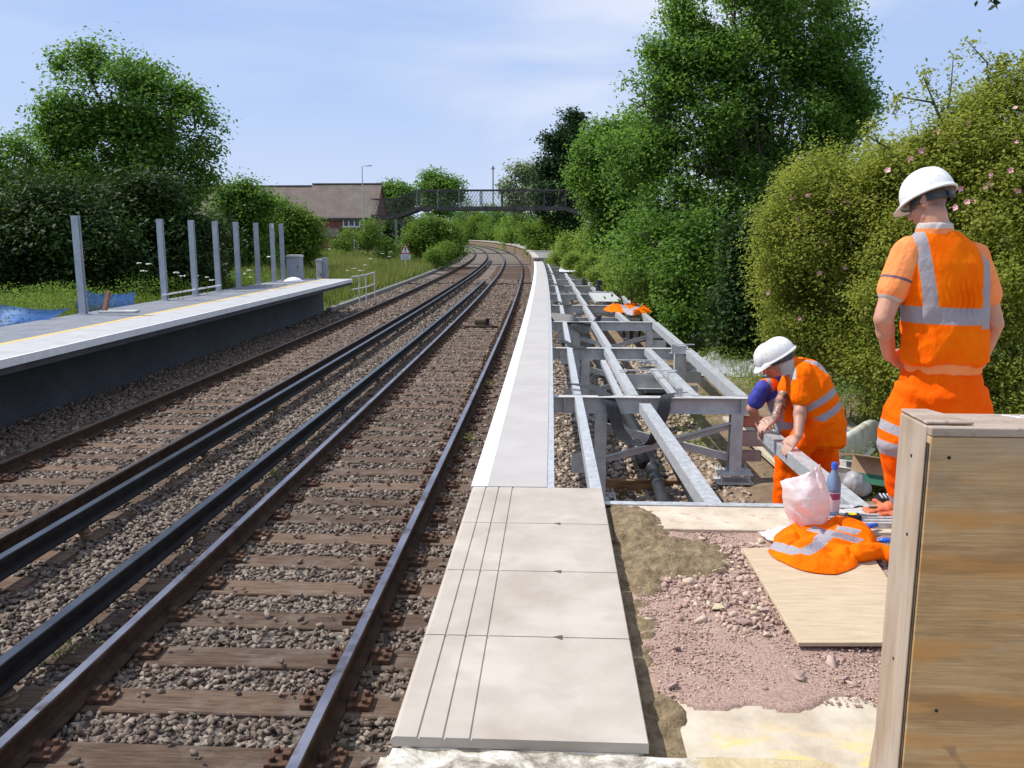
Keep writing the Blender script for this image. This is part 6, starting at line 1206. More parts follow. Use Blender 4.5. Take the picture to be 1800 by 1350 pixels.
def band2t(co, nr):
    z = co[:, 2]; near = co[:, 1] < Y2+.05; return np.clip(np.where(near, rect(z, G2+.13, G2+.19, BW), np.maximum(rect(z, G2+.13, G2+.19, BW), rect(z, G2+.34, G2+.40, BW))), 0, 1)
remesh(b, 'trousers', M['hv2'], body2, .008, 4, wrinkle=folds(.020, 7, 41, (.3, 0, 1), .5), attrs={'band': band2t, 'edge': lambda c, n: np.zeros(len(c)), 'grey': lambda c, n: np.zeros(len(c))}, origin=org2)
def boots(par, an, G, og, d=(-.9, .1)):
    for a_ in an: b = MB(); D = Vector((d[0], d[1], 0)).normalized(); S_ = Vector((-D.y, D.x, 0)); loft(b, [(Vector((a_.x, a_.y, G+.15)), S_*.05, D*.06), (Vector((a_.x, a_.y, G+.07))+D*.02, S_*.052, D*.09), (Vector((a_.x, a_.y, G+.035))+D*.05, S_*.052, D*.14), (Vector((a_.x, a_.y, G))+D*.05, S_*.052, D*.145)]); remesh(b, 'boot', M['soilshoe'], par, .009, 3, origin=og)
boots(body2, (aN, aF), G2, org2)

# ================= worker in the blue shirt, farther of the pair
Y3 = 7.0; G3 = -.82
def A3(x, y, dy=0.0): return at(x, y, Y=Y3+dy)
org3 = A3(1372, 880); org3.z = G3
e3 = empty('person', org3); tag(e3, 'worker in royal blue shirt and orange vest bending behind his tattooed colleague', 'person')
b = MB(); hc = A3(1356, 637, 0); f3_ = Vector((-.86, -.30, -.62)); u3_ = Vector((-.52, -.08, .86)); W3 = head(b, hc, f3_, u3_, .92)
capsule(b, A3(1357, 645), .06, A3(1368, 672, .03), .068)
s3n, s3f = A3(1341, 683, -.13), A3(1395, 690, .16); e3n, e3f = A3(1328, 726, -.17), A3(1372, 730, .0); w3n, w3f = A3(1329, 736, .0), A3(1352, 742, .05)
e3n = A3(1322, 718, -.10)
for s_, l_, w_ in ((s3n, e3n, w3n), (s3f, e3f, w3f)): capsule(b, s_, .055, l_, .046); capsule(b, l_, .046, w_, .032)
grip(b, w3n, (.30, -.45, -.72), (-.6, -.6, .1), (-.2, .3, -.85)); grip(b, w3f, (-.35, -.5, -.6), (.55, -.5, -.4), (-.35, -.2, -.85))
h3n, h3f = A3(1405, 752, -.08), A3(1420, 752, .12); k3n, k3f = A3(1398, 812, -.0), A3(1440, 812, .15); a3n, a3f = A3(1402, 875, .12), A3(1440, 870, .3); a3n.z = a3f.z = G3+.09
loft(b, [(A3(1410, 748), (.11, 0, 0), (0, .14, 0)), (A3(1390, 715), (.12, 0, 0), (0, .14, 0)), (A3(1370, 688), (.10, 0, .04), (0, .16, 0)), (A3(1362, 674), (.07, 0, .03), (0, .10, 0))])
for h_, k_, a_ in ((h3n, k3n, a3n), (h3f, k3f, a3f)): capsule(b, h_, .08, k_, .056); capsule(b, k_, .055, a_, .04)
W3m = [np.array(W3(.088, 0, -.072))]
body3 = remesh(b, 'body', M['skin'], e3, .0060, 4, attrs={'hair': lambda co, nr: np.clip((-.03-(co-np.array(W3(0, 0, 0)))@np.array(f3_.normalized()))*25, 0, 1)*(np.linalg.norm(co-np.array(W3(0, 0, 0)), axis=1) < .13), 'lip': lambda c, n: np.clip(1.6-np.linalg.norm(c-W3m[0], axis=1)/.016, 0, 1)*.8}, origin=org3)
eyes(body3, W3, org3)
helmet(body3, W3(-.006, 0, .040), f3_, u3_, .88, origin=org3)
b = MB(); q3 = s3n.lerp(e3n, .62); capsule(b, s3n, .070, q3, .068); q4 = s3f.lerp(e3f, .6); capsule(b, s3f, .078, q4, .07); ell(b, A3(1366, 690), (.16, .17, .09)); loft(b, [(A3(1358, 662), (.066, 0, .02), (0, .072, 0)), (A3(1366, 682), (.085, 0, .03), (0, .095, 0))])
remesh(b, 'blue_shirt', M['bluecloth'], body3, .007, 5, wrinkle=folds(.006, 12, 17, (0, 0, 1)), origin=org3)
b = MB(); loft(b, [(A3(1402, 775), (.17, 0, 0), (0, .17, 0)), (A3(1398, 745), (.17, 0, 0), (0, .17, 0)), (A3(1384, 712), (.15, 0, .02), (0, .17, 0)), (A3(1370, 688), (.125, 0, .05), (0, .18, 0)), (A3(1364, 676), (.085, 0, .04), (0, .12, 0))], 28)
capsule(b, A3(1364, 680), .07, s3n+Vector((.03, .02, .02)), .066)
def band3(co, nr):
    x, z = co[:, 0], co[:, 2]; t_ = (float(A3(1350, 680).z)-z); xa = float(A3(1347, 690).x)+t_*.22; xb = float(A3(1366, 690).x)+t_*.02; front = co[:, 1] < Y3+.1
    return np.clip(np.maximum.reduce([np.where(front, rect(x, xa-.018, xa+.018, 12), 0), np.where(front, rect(x, xb-.020, xb+.020, 12), 0), rect(z, float(A3(1380, 748).z), float(A3(1380, 735).z), BW)]), 0, 1)
remesh(b, 'vest', M['hv'], body3, .007, 4, wrinkle=folds(.008, 9, 51, (.2, 0, 1), .4), attrs={'band': band3, 'edge': lambda c, n: np.zeros(len(c)), 'grey': lambda c, n: np.zeros(len(c))}, origin=org3)
b = MB(); loft(b, [(A3(1415, 780), (.14, 0, 0), (0, .16, 0)), (A3(1410, 750), (.14, 0, 0), (0, .16, 0))], 22)
for h_, k_, a_ in ((h3n, k3n, a3n), (h3f, k3f, a3f)): loft(b, [(h_+Vector((0, 0, .04)), (.11, 0, 0), (0, .11, 0)), (k_, (.092, 0, 0), (0, .095, 0)), (a_, (.08, 0, 0), (0, .085, 0))], 16)
remesh(b, 'trousers', M['hv2'], body3, .010, 4, wrinkle=folds(.012, 8, 61, (.3, 0, 1), .5), attrs={'band': lambda co, nr: np.clip(rect(co[:, 2], G3+.33, G3+.39, BW), 0, 1), 'edge': lambda c, n: np.zeros(len(c)), 'grey': lambda c, n: np.zeros(len(c))}, origin=org3)
boots(body3, (a3n, a3f), G3, org3)
# the channel the two men hold
ca, cb_ = at(1343, 750, Y=7.1), at(1518, 893, z=-.06); ca.z += .0; b = MB(); dcv = (cb_-ca).normalized()
b.sweep([(-.052, -.10), (.052, -.10), (.052, .0), (-.052, .0)], [ca, cb_]); b.sweep([(-.052, .0008), (-.047, .0008), (-.047, .003), (-.052, .003)], [ca, cb_])
tag(b.build('steel_channel', M['galv'], bevel=.003, loc=cb_), 'long galvanised steel channel propped on the platform edge and held by two workers', 'steel channel')
# ------------------------------------------------------------------ hoarding box in the right foreground
m, t, bb, out = newmat('weathered_plywood_face'); v = geo(t, (1.0, 1, 34)); g = math_(t, 'ADD', math_(t, 'MULTIPLY', noise(t, v, 9, 10, .75, .1), .6), math_(t, 'MULTIPLY', noise(t, geo(t, (1, 1, 3)), 5, 6, .6, .8), .4)); fg = noise(t, geo(t, (5, 1, 240)), 3, 4, .7); g = math_(t, 'ADD', math_(t, 'MULTIPLY', g, .78), math_(t, 'MULTIPLY', fg, .22)); c = ramp(t, g, [(.36, (.28, .155, .062)), (.5, (.50, .305, .13)), (.64, (.66, .44, .22))])
gw = noise(t, geo(t, (1, 1, 2.4)), 3.3, 6, .6, .6); sx = N(t, 'ShaderNodeSeparateXYZ'); t.links.new(geo(t), sx.inputs[0]); top = ramp(t, math_(t, 'ADD', sx.outputs[2], math_(t, 'MULTIPLY', gw, .25)), [(.95, 0), (1.28, .55)]) if False else None
grey = ramp(t, gw, [(.58, 0), (.70, .5)]); c = mixc(t, grey, c, (.42, .35, .27)); hz_ = math_(t, 'MULTIPLY', math_(t, 'SUBTRACT', sx.outputs[2], 1.0), 5.0); c = mixc(t, math_(t, 'MULTIPLY', ramp(t, hz_, [(0, 0), (1, .6)]), ramp(t, noise(t, geo(t, (1, 1, 3)), 9, 5), [(.35, .3), (.6, 1)])), c, (.33, .29, .24))
orng = ramp(t, noise(t, geo(t, (1, 1, 5)), 2.6, 4, .5, .5), [(.50, 0), (.62, .85)]); c = mixc(t, orng, c, (.58, .28, .08)); dk = ramp(t, noise(t, geo(t, (1, 1, 1)), 7, 3, .5, 1.5), [(.70, 0), (.76, .6)]); c = mixc(t, dk, c, (.08, .06, .05))
c = mixc(t, ramp(t, noise(t, geo(t, (1, 1, 9)), 3.0, 6, .6, .3), [(.55, 0), (.66, .5)]), c, (.24, .13, .055)); t.links.new(c, bb.inputs['Base Color']); bb.inputs['Roughness'].default_value = .8; bump(t, bb, g, .5, .004); M['plyface'] = m
m, t, bb, out = newmat('dusty_planed_timber'); v = geo(t, (9, 9, 1.1)); c = ramp(t, noise(t, v, 4, 7, .6, .3), [(.3, (.30, .205, .135)), (.7, (.45, .34, .25))]); c = mixc(t, ramp(t, noise(t, geo(t, (1, 1, .5)), 6, 4), [(.45, 0), (.65, .6)]), c, (.46, .39, .33)); t.links.new(c, bb.inputs['Base Color']); bb.inputs['Roughness'].default_value = .8; bump(t, bb, noise(t, v, 20, 5), .3, .002); M['dustwood'] = m
m, t, bb, out = newmat('dusty_horizontal_timber'); v = geo(t, (1.1, 9, 9)); c = ramp(t, noise(t, v, 4, 7, .6, .3), [(.3, (.30, .22, .165)), (.7, (.44, .35, .28))]); c = mixc(t, ramp(t, noise(t, geo(t), 60, 4), [(.55, 0), (.68, .5)]), c, (.15, .11, .08)); t.links.new(c, bb.inputs['Base Color']); bb.inputs['Roughness'].default_value = .85; bump(t, bb, noise(t, v, 30, 6, .7), .4, .003); M['dustwoodh'] = m
xl0, yf, yb_, zt0 = .668, 1.512, 1.66, 1.2
e = empty('timber_hoarding', (.9, 1.58, -.12)); tag(e, 'weathered plywood box on a timber frame filling the right foreground', 'hoarding')
def sb(b, n, mt, **k): o = b.build(n, mt, e, **k); o.location = -Vector(e.location); return o
b = MB(); b.box(((xl0+.002+1.75)/2, yf+.009, (zt0-.018-.12)/2), (1.75-xl0-.002, .018, zt0-.018+.12)); sb(b, 'plywood_face', M['plyface'], bevel=.0015)
b = MB(); b.box((xl0+.0225, yf+.078, (zt0-.12)/2-.001), (.045, .12, zt0+.12)); sb(b, 'corner_post', M['dustwood'], bevel=.004, seg=2)
b = MB(); b.box((xl0+.0005, yf+.0045, (zt0-.14)/2), (.002, .003, zt0+.08)); b.box((xl0+.0005, yf+.0125, (zt0-.14)/2), (.002, .003, zt0+.08)); sb(b, 'ply_edge', M['soilshoe'])
b = MB(); b.box(((xl0+.047+1.75)/2, yf+.078, zt0-.022), (1.75-xl0-.035, .115, .040)); sb(b, 'top_rail', M['dustwoodh'], bevel=.003)
b = MB(); b.box(((xl0+.001+1.75)/2, yf+.009, zt0-.0085), (1.75-xl0-.001, .0185, .0165)); sb(b, 'top_lipping', M['dustwoodh'], bevel=.002)
b = MB(); b.prism([(xl0, yf+.02), (xl0+.085, yf+.02), (xl0+.05, yf+.136), (xl0, yf+.136)], (0, 0, zt0+.0005), (1, 0, 0), (0, 1, 0), .006); sb(b, 'post_cap', M['dustwoodh'], bevel=.002)
for (x, z) in ((xl0+.036, 1.145), (xl0+.055, .655)):
    b = MB(); b.lathe([(0, -.0008), (.0032, -.0008), (.0032, .001), (0, .001)], (x, yf-.0005, z), 8, ax=Matrix.Rotation(math.pi/2, 3, 'X')); sb(b, 'nail_head', M['black'])
for (y, z) in ((yf+.07, 1.13), (yf+.06, .98), (yf+.075, .72)):
    b = MB(); b.lathe([(0, -.0008), (.0032, -.0008), (.0032, .001), (0, .001)], (xl0-.0003, y, z), 8, ax=Matrix.Rotation(math.pi/2, 3, 'Y')); sb(b, 'screw_head', M['black'])
# chalky white scrawl on the top rail
b = MB(); zz_ = zt0-.0015
for (x0, y0, x1, y1, w_) in ((.850, 1.632, .905, 1.598, .007), (.862, 1.622, .872, 1.608, .005), (.878, 1.620, .893, 1.606, .005), (.885, 1.630, .915, 1.625, .005), (.915, 1.622, .945, 1.602, .006), (.925, 1.627, .955, 1.614, .005), (.96, 1.625, 1.0, 1.605, .006)): b.bar((x0, y0, zz_), (x1, y1, zz_), w_, .0012)
sb(b, 'chalk_mark', M['white'])
b = MB(); q = at(1552, 1240, Y=1.76); b.bar((q.x-.003, 1.76, .25), (q.x+.012, 1.74, q.z), .05, .018, up=(0, 1, 0)); tag(b.build('timber_offcut', M['dustwood'], bevel=.002, loc=(q.x, 1.75, .3)), 'short timber offcut leaning on the far side of the plywood box', 'timber')
b = MB(); b.box((q.x+.004, 1.80, .07), (.055, .05, .36)); tag(b.build('timber_block', M['dustwood'], bevel=.003, loc=(q.x, 1.8, 0)), 'upright timber block propping the leaning offcut behind the plywood box', 'timber')
# ------------------------------------------------------------------ jacket heap on the board
def cloth_heap(name, poly, z0, h, seed, label, cat, bands, n=90, mat='hv', freq=5.5):
    P_ = [Vector((p.x, p.y, 0)) for p in poly]; cx = sum(p.x for p in P_)/len(P_); cy = sum(p.y for p in P_)/len(P_)
    ang = sorted([(math.atan2(p.y-cy, p.x-cx), math.hypot(p.x-cx, p.y-cy)) for p in P_]); AA = [a for a, _ in ang]; RR_ = [q for _, q in ang]
    AA = [AA[-1]-2*math.pi]+AA+[AA[0]+2*math.pi]; RR_ = [RR_[-1]]+RR_+[RR_[0]]
    V = [(cx, cy, z0+h*.9)]; U_ = [(0, 0)]; nr_, na = 120, n*3
    for i in range(1, nr_+1):
        for j in range(na):
            a = -math.pi+2*math.pi*j/na; t_ = i/nr_; R0 = float(np.interp(a, AA, RR_))*(1+.03*math.sin(7*a+seed)); bulge = .04*math.sin(math.pi*min(1, t_))
            x, y = cx+math.cos(a)*R0*t_, cy+math.sin(a)*R0*t_; q = mnoise.noise((x*freq, y*freq, seed)); q2 = abs(mnoise.noise((x*freq*1.5+q*1.5, y*freq*2.0, seed+4)))
            prof = (1-max(0, (t_-.62)/.38)**2.6); z = z0+h*prof*(.66+.50*q+.0)-(.022*(1-q2*3 if q2 < .33 else 0))*prof*h/.12+.004
            V.append((x, y, max(z, z0+.003))); U_.append((x, y))
    for j in range(na): V.append((V[1+(nr_-1)*na+j][0]*.97+cx*.03, V[1+(nr_-1)*na+j][1]*.97+cy*.03, z0))
    F = [(0, 1+j, 1+(j+1) % na, 0) for j in range(na)]; F = []
    Q = [(1+i*na+j, 1+(i+1)*na+j, 1+(i+1)*na+(j+1) % na, 1+i*na+(j+1) % na) for i in range(nr_) for j in range(na)]
    V = np.array(V); inner = [(0, 1+j, 1+(j+1) % na) for j in range(na)]
    T = []; 
    for q in Q: T += [(q[0], q[1], q[2]), (q[0], q[2], q[3])]
    T += inner; at_ = np.zeros(len(V))
    for (a_, c_, w_) in bands:
        a_, c_ = np.array((a_.x, a_.y+2.3*(a_.z-z0))), np.array((c_.x, c_.y+2.3*(c_.z-z0))); d_ = (c_-a_)/np.linalg.norm(c_-a_); rel_ = np.stack([V[:, 0], V[:, 1]+2.3*(V[:, 2]-z0)], 1)-a_; s_ = rel_@d_; t2 = np.abs(rel_@np.array((-d_[1], d_[0]))+.012*np.sin(s_*14)); L_ = np.linalg.norm(c_-a_); at_ = np.maximum(at_, np.clip(np.where((s_ > 0) & (s_ < L_), .5+(w_*1.15-t2)*BW*3, 0), 0, 1))
    return npmesh(name, V, T, M[mat], None, {'band': at_, 'edge': np.zeros(len(V)), 'grey': np.zeros(len(V))}, True)
zb_ = -.052
poly = [at(x, y, z=zb_) for x, y in ((1358, 960), (1362, 985), (1400, 1000), (1470, 1012), (1505, 985), (1540, 968), (1532, 940), (1500, 928), (1440, 925), (1390, 935))]
bd = [(at(1358, 948, z=.03), at(1412, 972, z=.03), .035), (at(1412, 972, z=.03), at(1462, 938, z=.03), .035), (at(1432, 926, z=.06), at(1530, 950, z=.06), .036), (at(1480, 925, z=.08), at(1525, 932, z=.08), .036)]
o = cloth_heap('orange_jacket', poly, zb_, .125, 3.3, '', '', bd); tag(o, 'orange high visibility jacket heaped on the plywood board', 'jacket')
b = MB(); p0, p1, p2 = at(1535, 972, z=-.01), at(1548, 968, z=-.02), at(1566, 975, z=-.03)
capsule(b, p0-Vector((.08, 0, 0)), .045, p1, .036); capsule(b, p1, .034, p2, .042); ell(b, p2+Vector((.01, 0, 0)), (.035, .05, .038)); sl_ = remesh(b, 'sleeve', M['hv'], o, .006, 3, wrinkle=folds(.007, 18, 9, (1, 0, 0), .4), attrs={k: (lambda c, n: np.zeros(len(c))) for k in ('band', 'edge', 'grey')}); sl_.location = (0, 0, 0)
# ------------------------------------------------------------------ plastic bag
m, t, bb, out = newmat('pinkish_translucent_plastic'); v = geo(t); c = ramp(t, noise(t, v, 9, 5, .6), [(.3, (.82, .62, .58)), (.48, (.88, .79, .77)), (.6, (.92, .90, .90))]); t.links.new(c, bb.inputs['Base Color']); bb.inputs['Roughness'].default_value = .25
tr = N(t, 'ShaderNodeBsdfTranslucent'); tr.inputs[0].default_value = (.88, .72, .7, 1); ms = N(t, 'ShaderNodeMixShader'); ms.inputs[0].default_value = .35; t.links.new(bb.outputs[0], ms.inputs[1]); t.links.new(tr.outputs[0], ms.inputs[2]); t.links.new(ms.outputs[0], out.inputs[0]); bump(t, bb, noise(t, v, 20, 6, .6, .8), .6, .01); M['bagm'] = m
Yb = 4.42
def Ab(x, y, dy=0.0): return at(x, y, Y=Yb+dy)
rows = [(935, 1380, 1447, .04), (915, 1386, 1455, .07), (895, 1380, 1460, .085), (875, 1376, 1461, .085), (858, 1374, 1454, .065), (845, 1372, 1448, .03), (836, 1385, 1442, .012), (828, 1418, 1440, .006)]
V = []; n_ = 96; R2_ = 60; ry_ = np.array([q[0] for q in rows], float)
for k in range(R2_+1):
    f_ = k/R2_*(len(rows)-1); y, xa, xb, dp = [float(np.interp(f_, range(len(rows)), [q[i] for q in rows])) for i in range(4)]
    for j in range(n_):
        a = 2*math.pi*j/n_; u = (math.cos(a)+1)/2; x = xa+(xb-xa)*u; top_ = max(0, (k/R2_-.55)/.45); p = Ab(x, y-top_*(u-.5)*22, -math.sin(a)*dp)
        q1_ = abs(mnoise.noise((p.x*9+p.z*5, p.z*7, a*.8))); q2_ = abs(mnoise.noise((p.x*22, p.z*22, 3+a))); q3_ = mnoise.noise((p.x*5, p.z*5, 8)); dd_ = -.034*(q1_-.15)-.010*(q2_-.15)+.02*q3_
        V.append((p.x+dd_*math.cos(a)*.8, p.y+dd_*1.0, max(p.z+.012*q3_, -.066)))
rows = [0]*(R2_+1)
F = [(i*n_+j, i*n_+(j+1) % n_, (i+1)*n_+(j+1) % n_, (i+1)*n_+j) for i in range(len(rows)-1) for j in range(n_)]
o = npmesh('plastic_bag', V, F, M['bagm'], None, None, True); tag(o, 'crumpled pinkish white plastic bag standing upright behind the orange jacket', 'bag')
crumple('plastic_film', float(at(1395, 942, z=-.07).x), float(at(1395, 942, z=-.07).y), .17, .09, .05, .3, 'white plastic film spread on the gravel in front of the standing bag', 'plastic film', M['bagm'], 21, z0=-.075, n=26)
# bottle
m, t, bb, out = newmat('blue_tinted_bottle'); bb.inputs['Base Color'].default_value = (.28, .42, .62, 1); bb.inputs['Roughness'].default_value = .12; bb.inputs['Transmission Weight'].default_value = .55; bb.inputs['IOR'].default_value = 1.3; M['bottle'] = m
p = at(1461, 912, z=-.07); e = empty('water_bottle', (p.x, p.y, -.07)); tag(e, 'blue tinted plastic bottle with a blue cap standing beside the bag', 'bottle')
h = .335; b = MB(); b.lathe([(0, 0), (.036, 0), (.040, .008), (.040, .16), (.042, .17), (.041, .21), (.034, .245), (.020, .275), (.014, .29), (.014, .305), (0, .305)], (0, 0, 0), 24); b.build('bottle_body', M['bottle'], e, smooth=True)
b = MB(); b.lathe([(0, .298), (.0175, .298), (.0175, .325), (.015, .333), (0, .333)], (0, 0, 0), 20); b.build('cap', M['blue'], e)
b = MB(); b.lathe([(.0412, .055), (.0412, .165), (.0405, .165), (.0405, .055)], (0, 0, 0), 24)
lb_ = b.build('bottle_label', pmat('pale_bottle_label', (.45, .42, .50), (.62, .58, .66), 5, .5, 0, 0), e)
b = MB(); b.lathe([(.0418, .125), (.0418, .16), (.041, .16), (.041, .125)], (0, 0, 0), 24); b.build('label_stripe', pmat('label_maroon', (.22, .03, .10), (.25, .05, .12), 5, .5, 0, 0), lb_)
# bundle of slim steel rails
e = empty('rail_bundle', at(1520, 915, z=-.06)); tag(e, 'bundle of four slim bright steel strips lying behind the jacket', 'steel strips')
for k in range(4):
    a, c = at(1425, 921-5*k+1, z=-.055), at(1573, 922-5*k+1, z=-.055); b = MB(); b.bar(a, c, .026, .03); o = b.build('strip', M['galv'], e, bevel=.002); o.location = -e.location
# upright angle at its end
q = at(1578, 925, z=-.07); b = MB(); b.box((q.x, q.y, .0), (.03, .03, .13)); tag(b.build('end_bracket', M['galv2'], loc=q), 'small upright steel bracket at the right end of the strips', 'bracket')
# tape measure
p = at(1499, 912, z=-.04); e = empty('tape_measure', (p.x, p.y, -.07)); tag(e, 'black tape measure with a yellow disc lying by the steel strips', 'tape measure')
b = MB(); b.box((0, 0, .03), (.085, .06, .06)); b.build('case', M['black'], e, bevel=.012, seg=3); b = MB(); b.lathe([(0, 0), (.022, 0), (.022, .003), (0, .003)], (-.005, -.005, .0605), 18); b.build('disc', pmat('yellow_label', (.75, .50, .03), (.8, .55, .05), 4, .5, 0, 0), e)
b = MB(); b.box((-.09, .0, .006), (.10, .022, .002)); b.build('tape_blade', M['rail'], e)
# big trowel / float, gloves
p = at(1533, 903, z=-.06); e = empty('steel_float', (p.x, p.y, -.06)); tag(e, 'large dark oval steel blade lying flat beside the tape measure', 'float')
b = MB(); b.prism([(.17*math.cos(a)*(1 if math.cos(a) > 0 else 1.1), .075*math.sin(a)) for a in [k*math.pi/14 for k in range(28)]], (0, 0, .006), (1, 0, 0), (0, 1, 0), .004); b.build('blade', M['galv2'], e)
b = MB(); b.box((.05, 0, .03), (.14, .03, .03)); b.build('handle', M['timber'], e, bevel=.008, seg=2)
M['glove'] = pmat('orange_rubber_glove', (.50, .11, .04), (.62, .18, .07), 14, .6, 0, .3)
p = at(1555, 900, z=-.05); e = empty('work_gloves', (p.x, p.y, -.06)); tag(e, 'orange work gloves dropped by the standing worker', 'gloves')
b = MB(); ell(b, (0, 0, .03), (.055, .045, .03)); 
for k in range(4): capsule(b, (-.03, -.03+.02*k, .03), .013, (-.11, -.05+.025*k, .02), .011, 8)
capsule(b, (0, .03, .04), .015, (-.04, .06, .06), .012, 8); capsule(b, (.02, 0, .035), .04, (.09, .01, .035), .042)
g_ = remesh(b, 'glove', M['glove'], e, .005, 3, wrinkle=folds(.003, 30, 2)); b = MB(); ell(b, (.03, -.07, .02), (.05, .03, .02)); capsule(b, (.0, -.075, .02), .012, (-.05, -.085, .018), .010, 8); capsule(b, (.0, -.06, .02), .012, (-.055, -.055, .018), .010, 8); remesh(b, 'glove', M['glove'], e, .005, 3, wrinkle=folds(.003, 30, 5))
# trowels
def trowel(px_, py_, ang, label):
    p = at(px_, py_, z=-.07); e = empty('brick_trowel', (p.x, p.y, -.07), ang); tag(e, label, 'trowel'); b = MB(); b.prism([(0, 0), (.05, -.045), (.10, -.04), (.13, 0), (.10, .04), (.05, .045)], (-.13, 0, .008), (1, 0, 0), (0, 1, 0), .002); b.build('blade', M['galv2'], e)
    b = MB(); b.tube([(0, 0, .01), (.02, 0, .03), (.045, 0, .03)], .005, 6); b.build('tang', M['galv'], e); b = MB(); b.tube([(.04, 0, .03), (.07, 0, .03), (.13, 0, .028)], [.012, .014, .012], 10); b.build('handle', M['blue'], e, smooth=True)
trowel(1532, 960, .12, 'small trowel with a blue handle, nearest the jacket sleeve'); trowel(1512, 938, .55, 'trowel with a short blue and white handle by the steel strips')
# ------------------------------------------------------------------ vest over the frame end
o = cloth_heap('orange_vest', [at(x, y, z=.0) for x, y in ((1086, 536), (1100, 544), (1112, 549), (1126, 545), (1135, 540), (1128, 535), (1105, 534))], -.07, .14, 7.7, '', '', [(at(1092, 534, z=.03), at(1112, 549, z=.03), .06), (at(1106, 545, z=.03), at(1130, 533, z=.03), .06)], freq=3); tag(o, 'orange vest thrown over the outer end of the fourth trestle', 'vest')
# ------------------------------------------------------------------ clutter behind the workers
e = empty('cardboard_box', at(1545, 868, z=-.85)); tag(e, 'open cardboard box with a green base tipped on its side behind the steel channel', 'cardboard box'); M['card'] = pmat('brown_cardboard', (.36, .24, .145), (.44, .30, .185), 6, .8); M['cardg'] = pmat('green_print', (.02, .13, .08), (.03, .17, .10), 6, .7)
Rm = Matrix.Rotation(-.55, 3, 'Z') @ Matrix.Rotation(-.30, 3, 'X'); w_, d_, h_ = .46, .30, .24
def cb(cx, cy, cz, sx_, sy_, sz_, n, mt='card'): b = MB(); b.box(Rm @ Vector((cx, cy, cz))+Vector((0, 0, .20)), (sx_, sy_, sz_), rot=Rm); b.build(n, M[mt], e)
cb(0, 0, -.12, w_, d_, .006, 'base'); cb(0, -d_/2, 0, w_, .006, h_-.002, 'side'); cb(0, d_/2, 0, w_, .006, h_-.002, 'side'); cb(-w_/2, 0, 0, .006, d_-.012, h_-.002, 'side'); cb(w_/2, 0, 0, .006, d_-.012, h_-.002, 'side'); cb(0, -d_/2-.0055, -.075, w_, .004, .09, 'green_print', 'cardg')
cb(-w_/2-.08, 0, .125, .16, d_-.02, .006, 'flap'); cb(0, -d_/2-.07, .125, w_-.02, .14, .006, 'flap')
M['jerry'] = pmat('cloudy_white_plastic', (.52, .50, .42), (.68, .67, .60), 6, .4, 0, .2, spots=(.45, .38, .24), sscale=5)
q0, q1 = at(1472, 802, z=-.72), at(1530, 765, z=-.66); b = MB(); dq = (q1-q0).normalized(); 
loft(b, [(q0-dq*.02, (.10, .05, 0), (0, 0, .12)), (q0+dq*.08, (.16, .08, 0), (0, 0, .18)), (q1-dq*.05, (.17, .09, 0), (0, 0, .19)), (q1+dq*.05, (.12, .06, 0), (0, 0, .15))], 20)
e = empty('jerry_can', q0); tag(e, 'cloudy white plastic drum lying in the weeds behind the workers', 'drum'); o = remesh(b, 'drum', M['jerry'], e, .014, 3, origin=q0); b = MB(); b.tube([q0-dq*.02-q0, q0-dq*.10-q0], .045, 14); b.build('cap', M['jerry'], e)
b = MB(); q = at(1492, 832, z=-.72); b.box((0, 0, 0), (.42, .26, .16), rot=-.5); b.box((0, 0, .085), (.45, .29, .015), rot=-.5); o = b.build('junction_box', M['galv2'], bevel=.006); o.location = q; tag(o, 'flat grey lidded box in the grass in front of the white drum', 'box')
b = MB(); b.tube([at(1462, 742, z=-.76), at(1500, 771, z=-.76)], .045, 12); o = b.build('blue_pipe', pmat('light_blue_pipe', (.03, .22, .55), (.05, .28, .65), 5, .4, 0, 0), smooth=True, loc=at(1480, 755, z=-.78)); tag(o, 'short length of light blue pipe lying behind the white drum', 'pipe')
b = MB(); b.bar(at(1465, 728, z=-.74), at(1512, 765, z=-.74), .16, .05); tag(b.build('timber_plank', M['plankw'], bevel=.003, loc=at(1490, 745, z=-.76)), 'weathered plank lying beyond the blue pipe', 'plank')
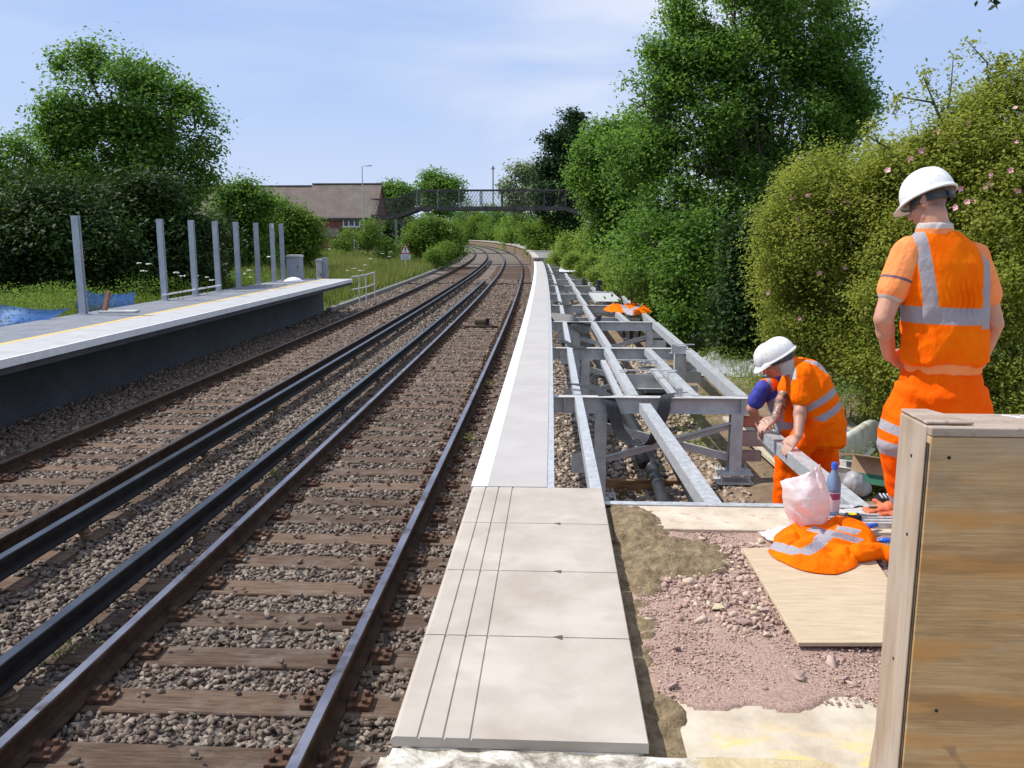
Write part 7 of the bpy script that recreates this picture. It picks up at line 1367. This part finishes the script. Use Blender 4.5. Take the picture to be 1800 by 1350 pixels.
a, c = at(1318, 742, z=-.83), at(1372, 800, z=-.83); b = MB(); b.bar(at(1285, 735, z=-.80), at(1395, 830, z=-.80), .22, .045); tag(b.build('scaffold_board', M['plankw'], bevel=.003, loc=a), 'pale scaffold board on the ground between the trestle and the workers', 'board')
e = empty('site_sign', at(1468, 790, z=-.78)); tag(e, 'discarded white site sign with blue and red print lying under the white drum', 'sign'); b = MB(); b.box((0, 0, .0), (.7, .55, .01), rot=-.6); pl_ = b.build('panel', M['white'], e); e.rotation_euler = (.25, 0, 0)
for k, (dx, dy, w_, h_, mt) in enumerate(((-.05, -.17, .40, .05, 'bluep'), (-.02, -.08, .36, .05, 'bluep'), (.02, .06, .42, .035, 'redp'), (.0, .15, .34, .035, 'redp'))):
    if mt not in M: M[mt] = pmat(mt+'_print', (.03, .06, .22) if mt == 'bluep' else (.5, .1, .12), (.05, .08, .28) if mt == 'bluep' else (.6, .2, .2), 4, .5, 0, 0)
    b = MB(); b.box(Matrix.Rotation(-.6, 3, 'Z') @ Vector((dx, dy, .007)), (w_, h_, .003), rot=-.6); b.build('print', M[mt], pl_)
# black coil and small fixings near the channel foot
b = MB(); pts = [at(1480+i*6, 893+4*math.sin(i*.9), z=-.055) for i in range(10)]; b.tube(pts, .004, 5); tag(b.build('wire', M['black'], loc=pts[0]), 'thin dark wire trailing past the foot of the held channel', 'wire')
p = at(1562, 885, z=-.06); e = empty('drill_bits', p); tag(e, 'dark tray of bright drill bits behind the gloves', 'drill bits'); b = MB(); b.box((0, 0, .02), (.15, .08, .035), rot=-.3); b.build('tray', M['black'], e, bevel=.005)
for k in range(5): b = MB(); b.tube([(-.05+.022*k, -.03, .045), (-.045+.022*k, .03, .05)], .006, 6); b.build('bit', M['galv'], e)
b = MB(); q = at(1500, 850, z=-.72); ell(b, (0, 0, 0), (.09, .09, .11)); ell(b, (.05, .03, -.05), (.12, .1, .07)); o = remesh(b, 'sack_body', M['sheet'], None, .015, 2, wrinkle=folds(.02, 9, 5)); o.name = 'dusty_sack'; o.location = q; tag(o, 'dusty mauve grey sack slumped against the cardboard box', 'sack')
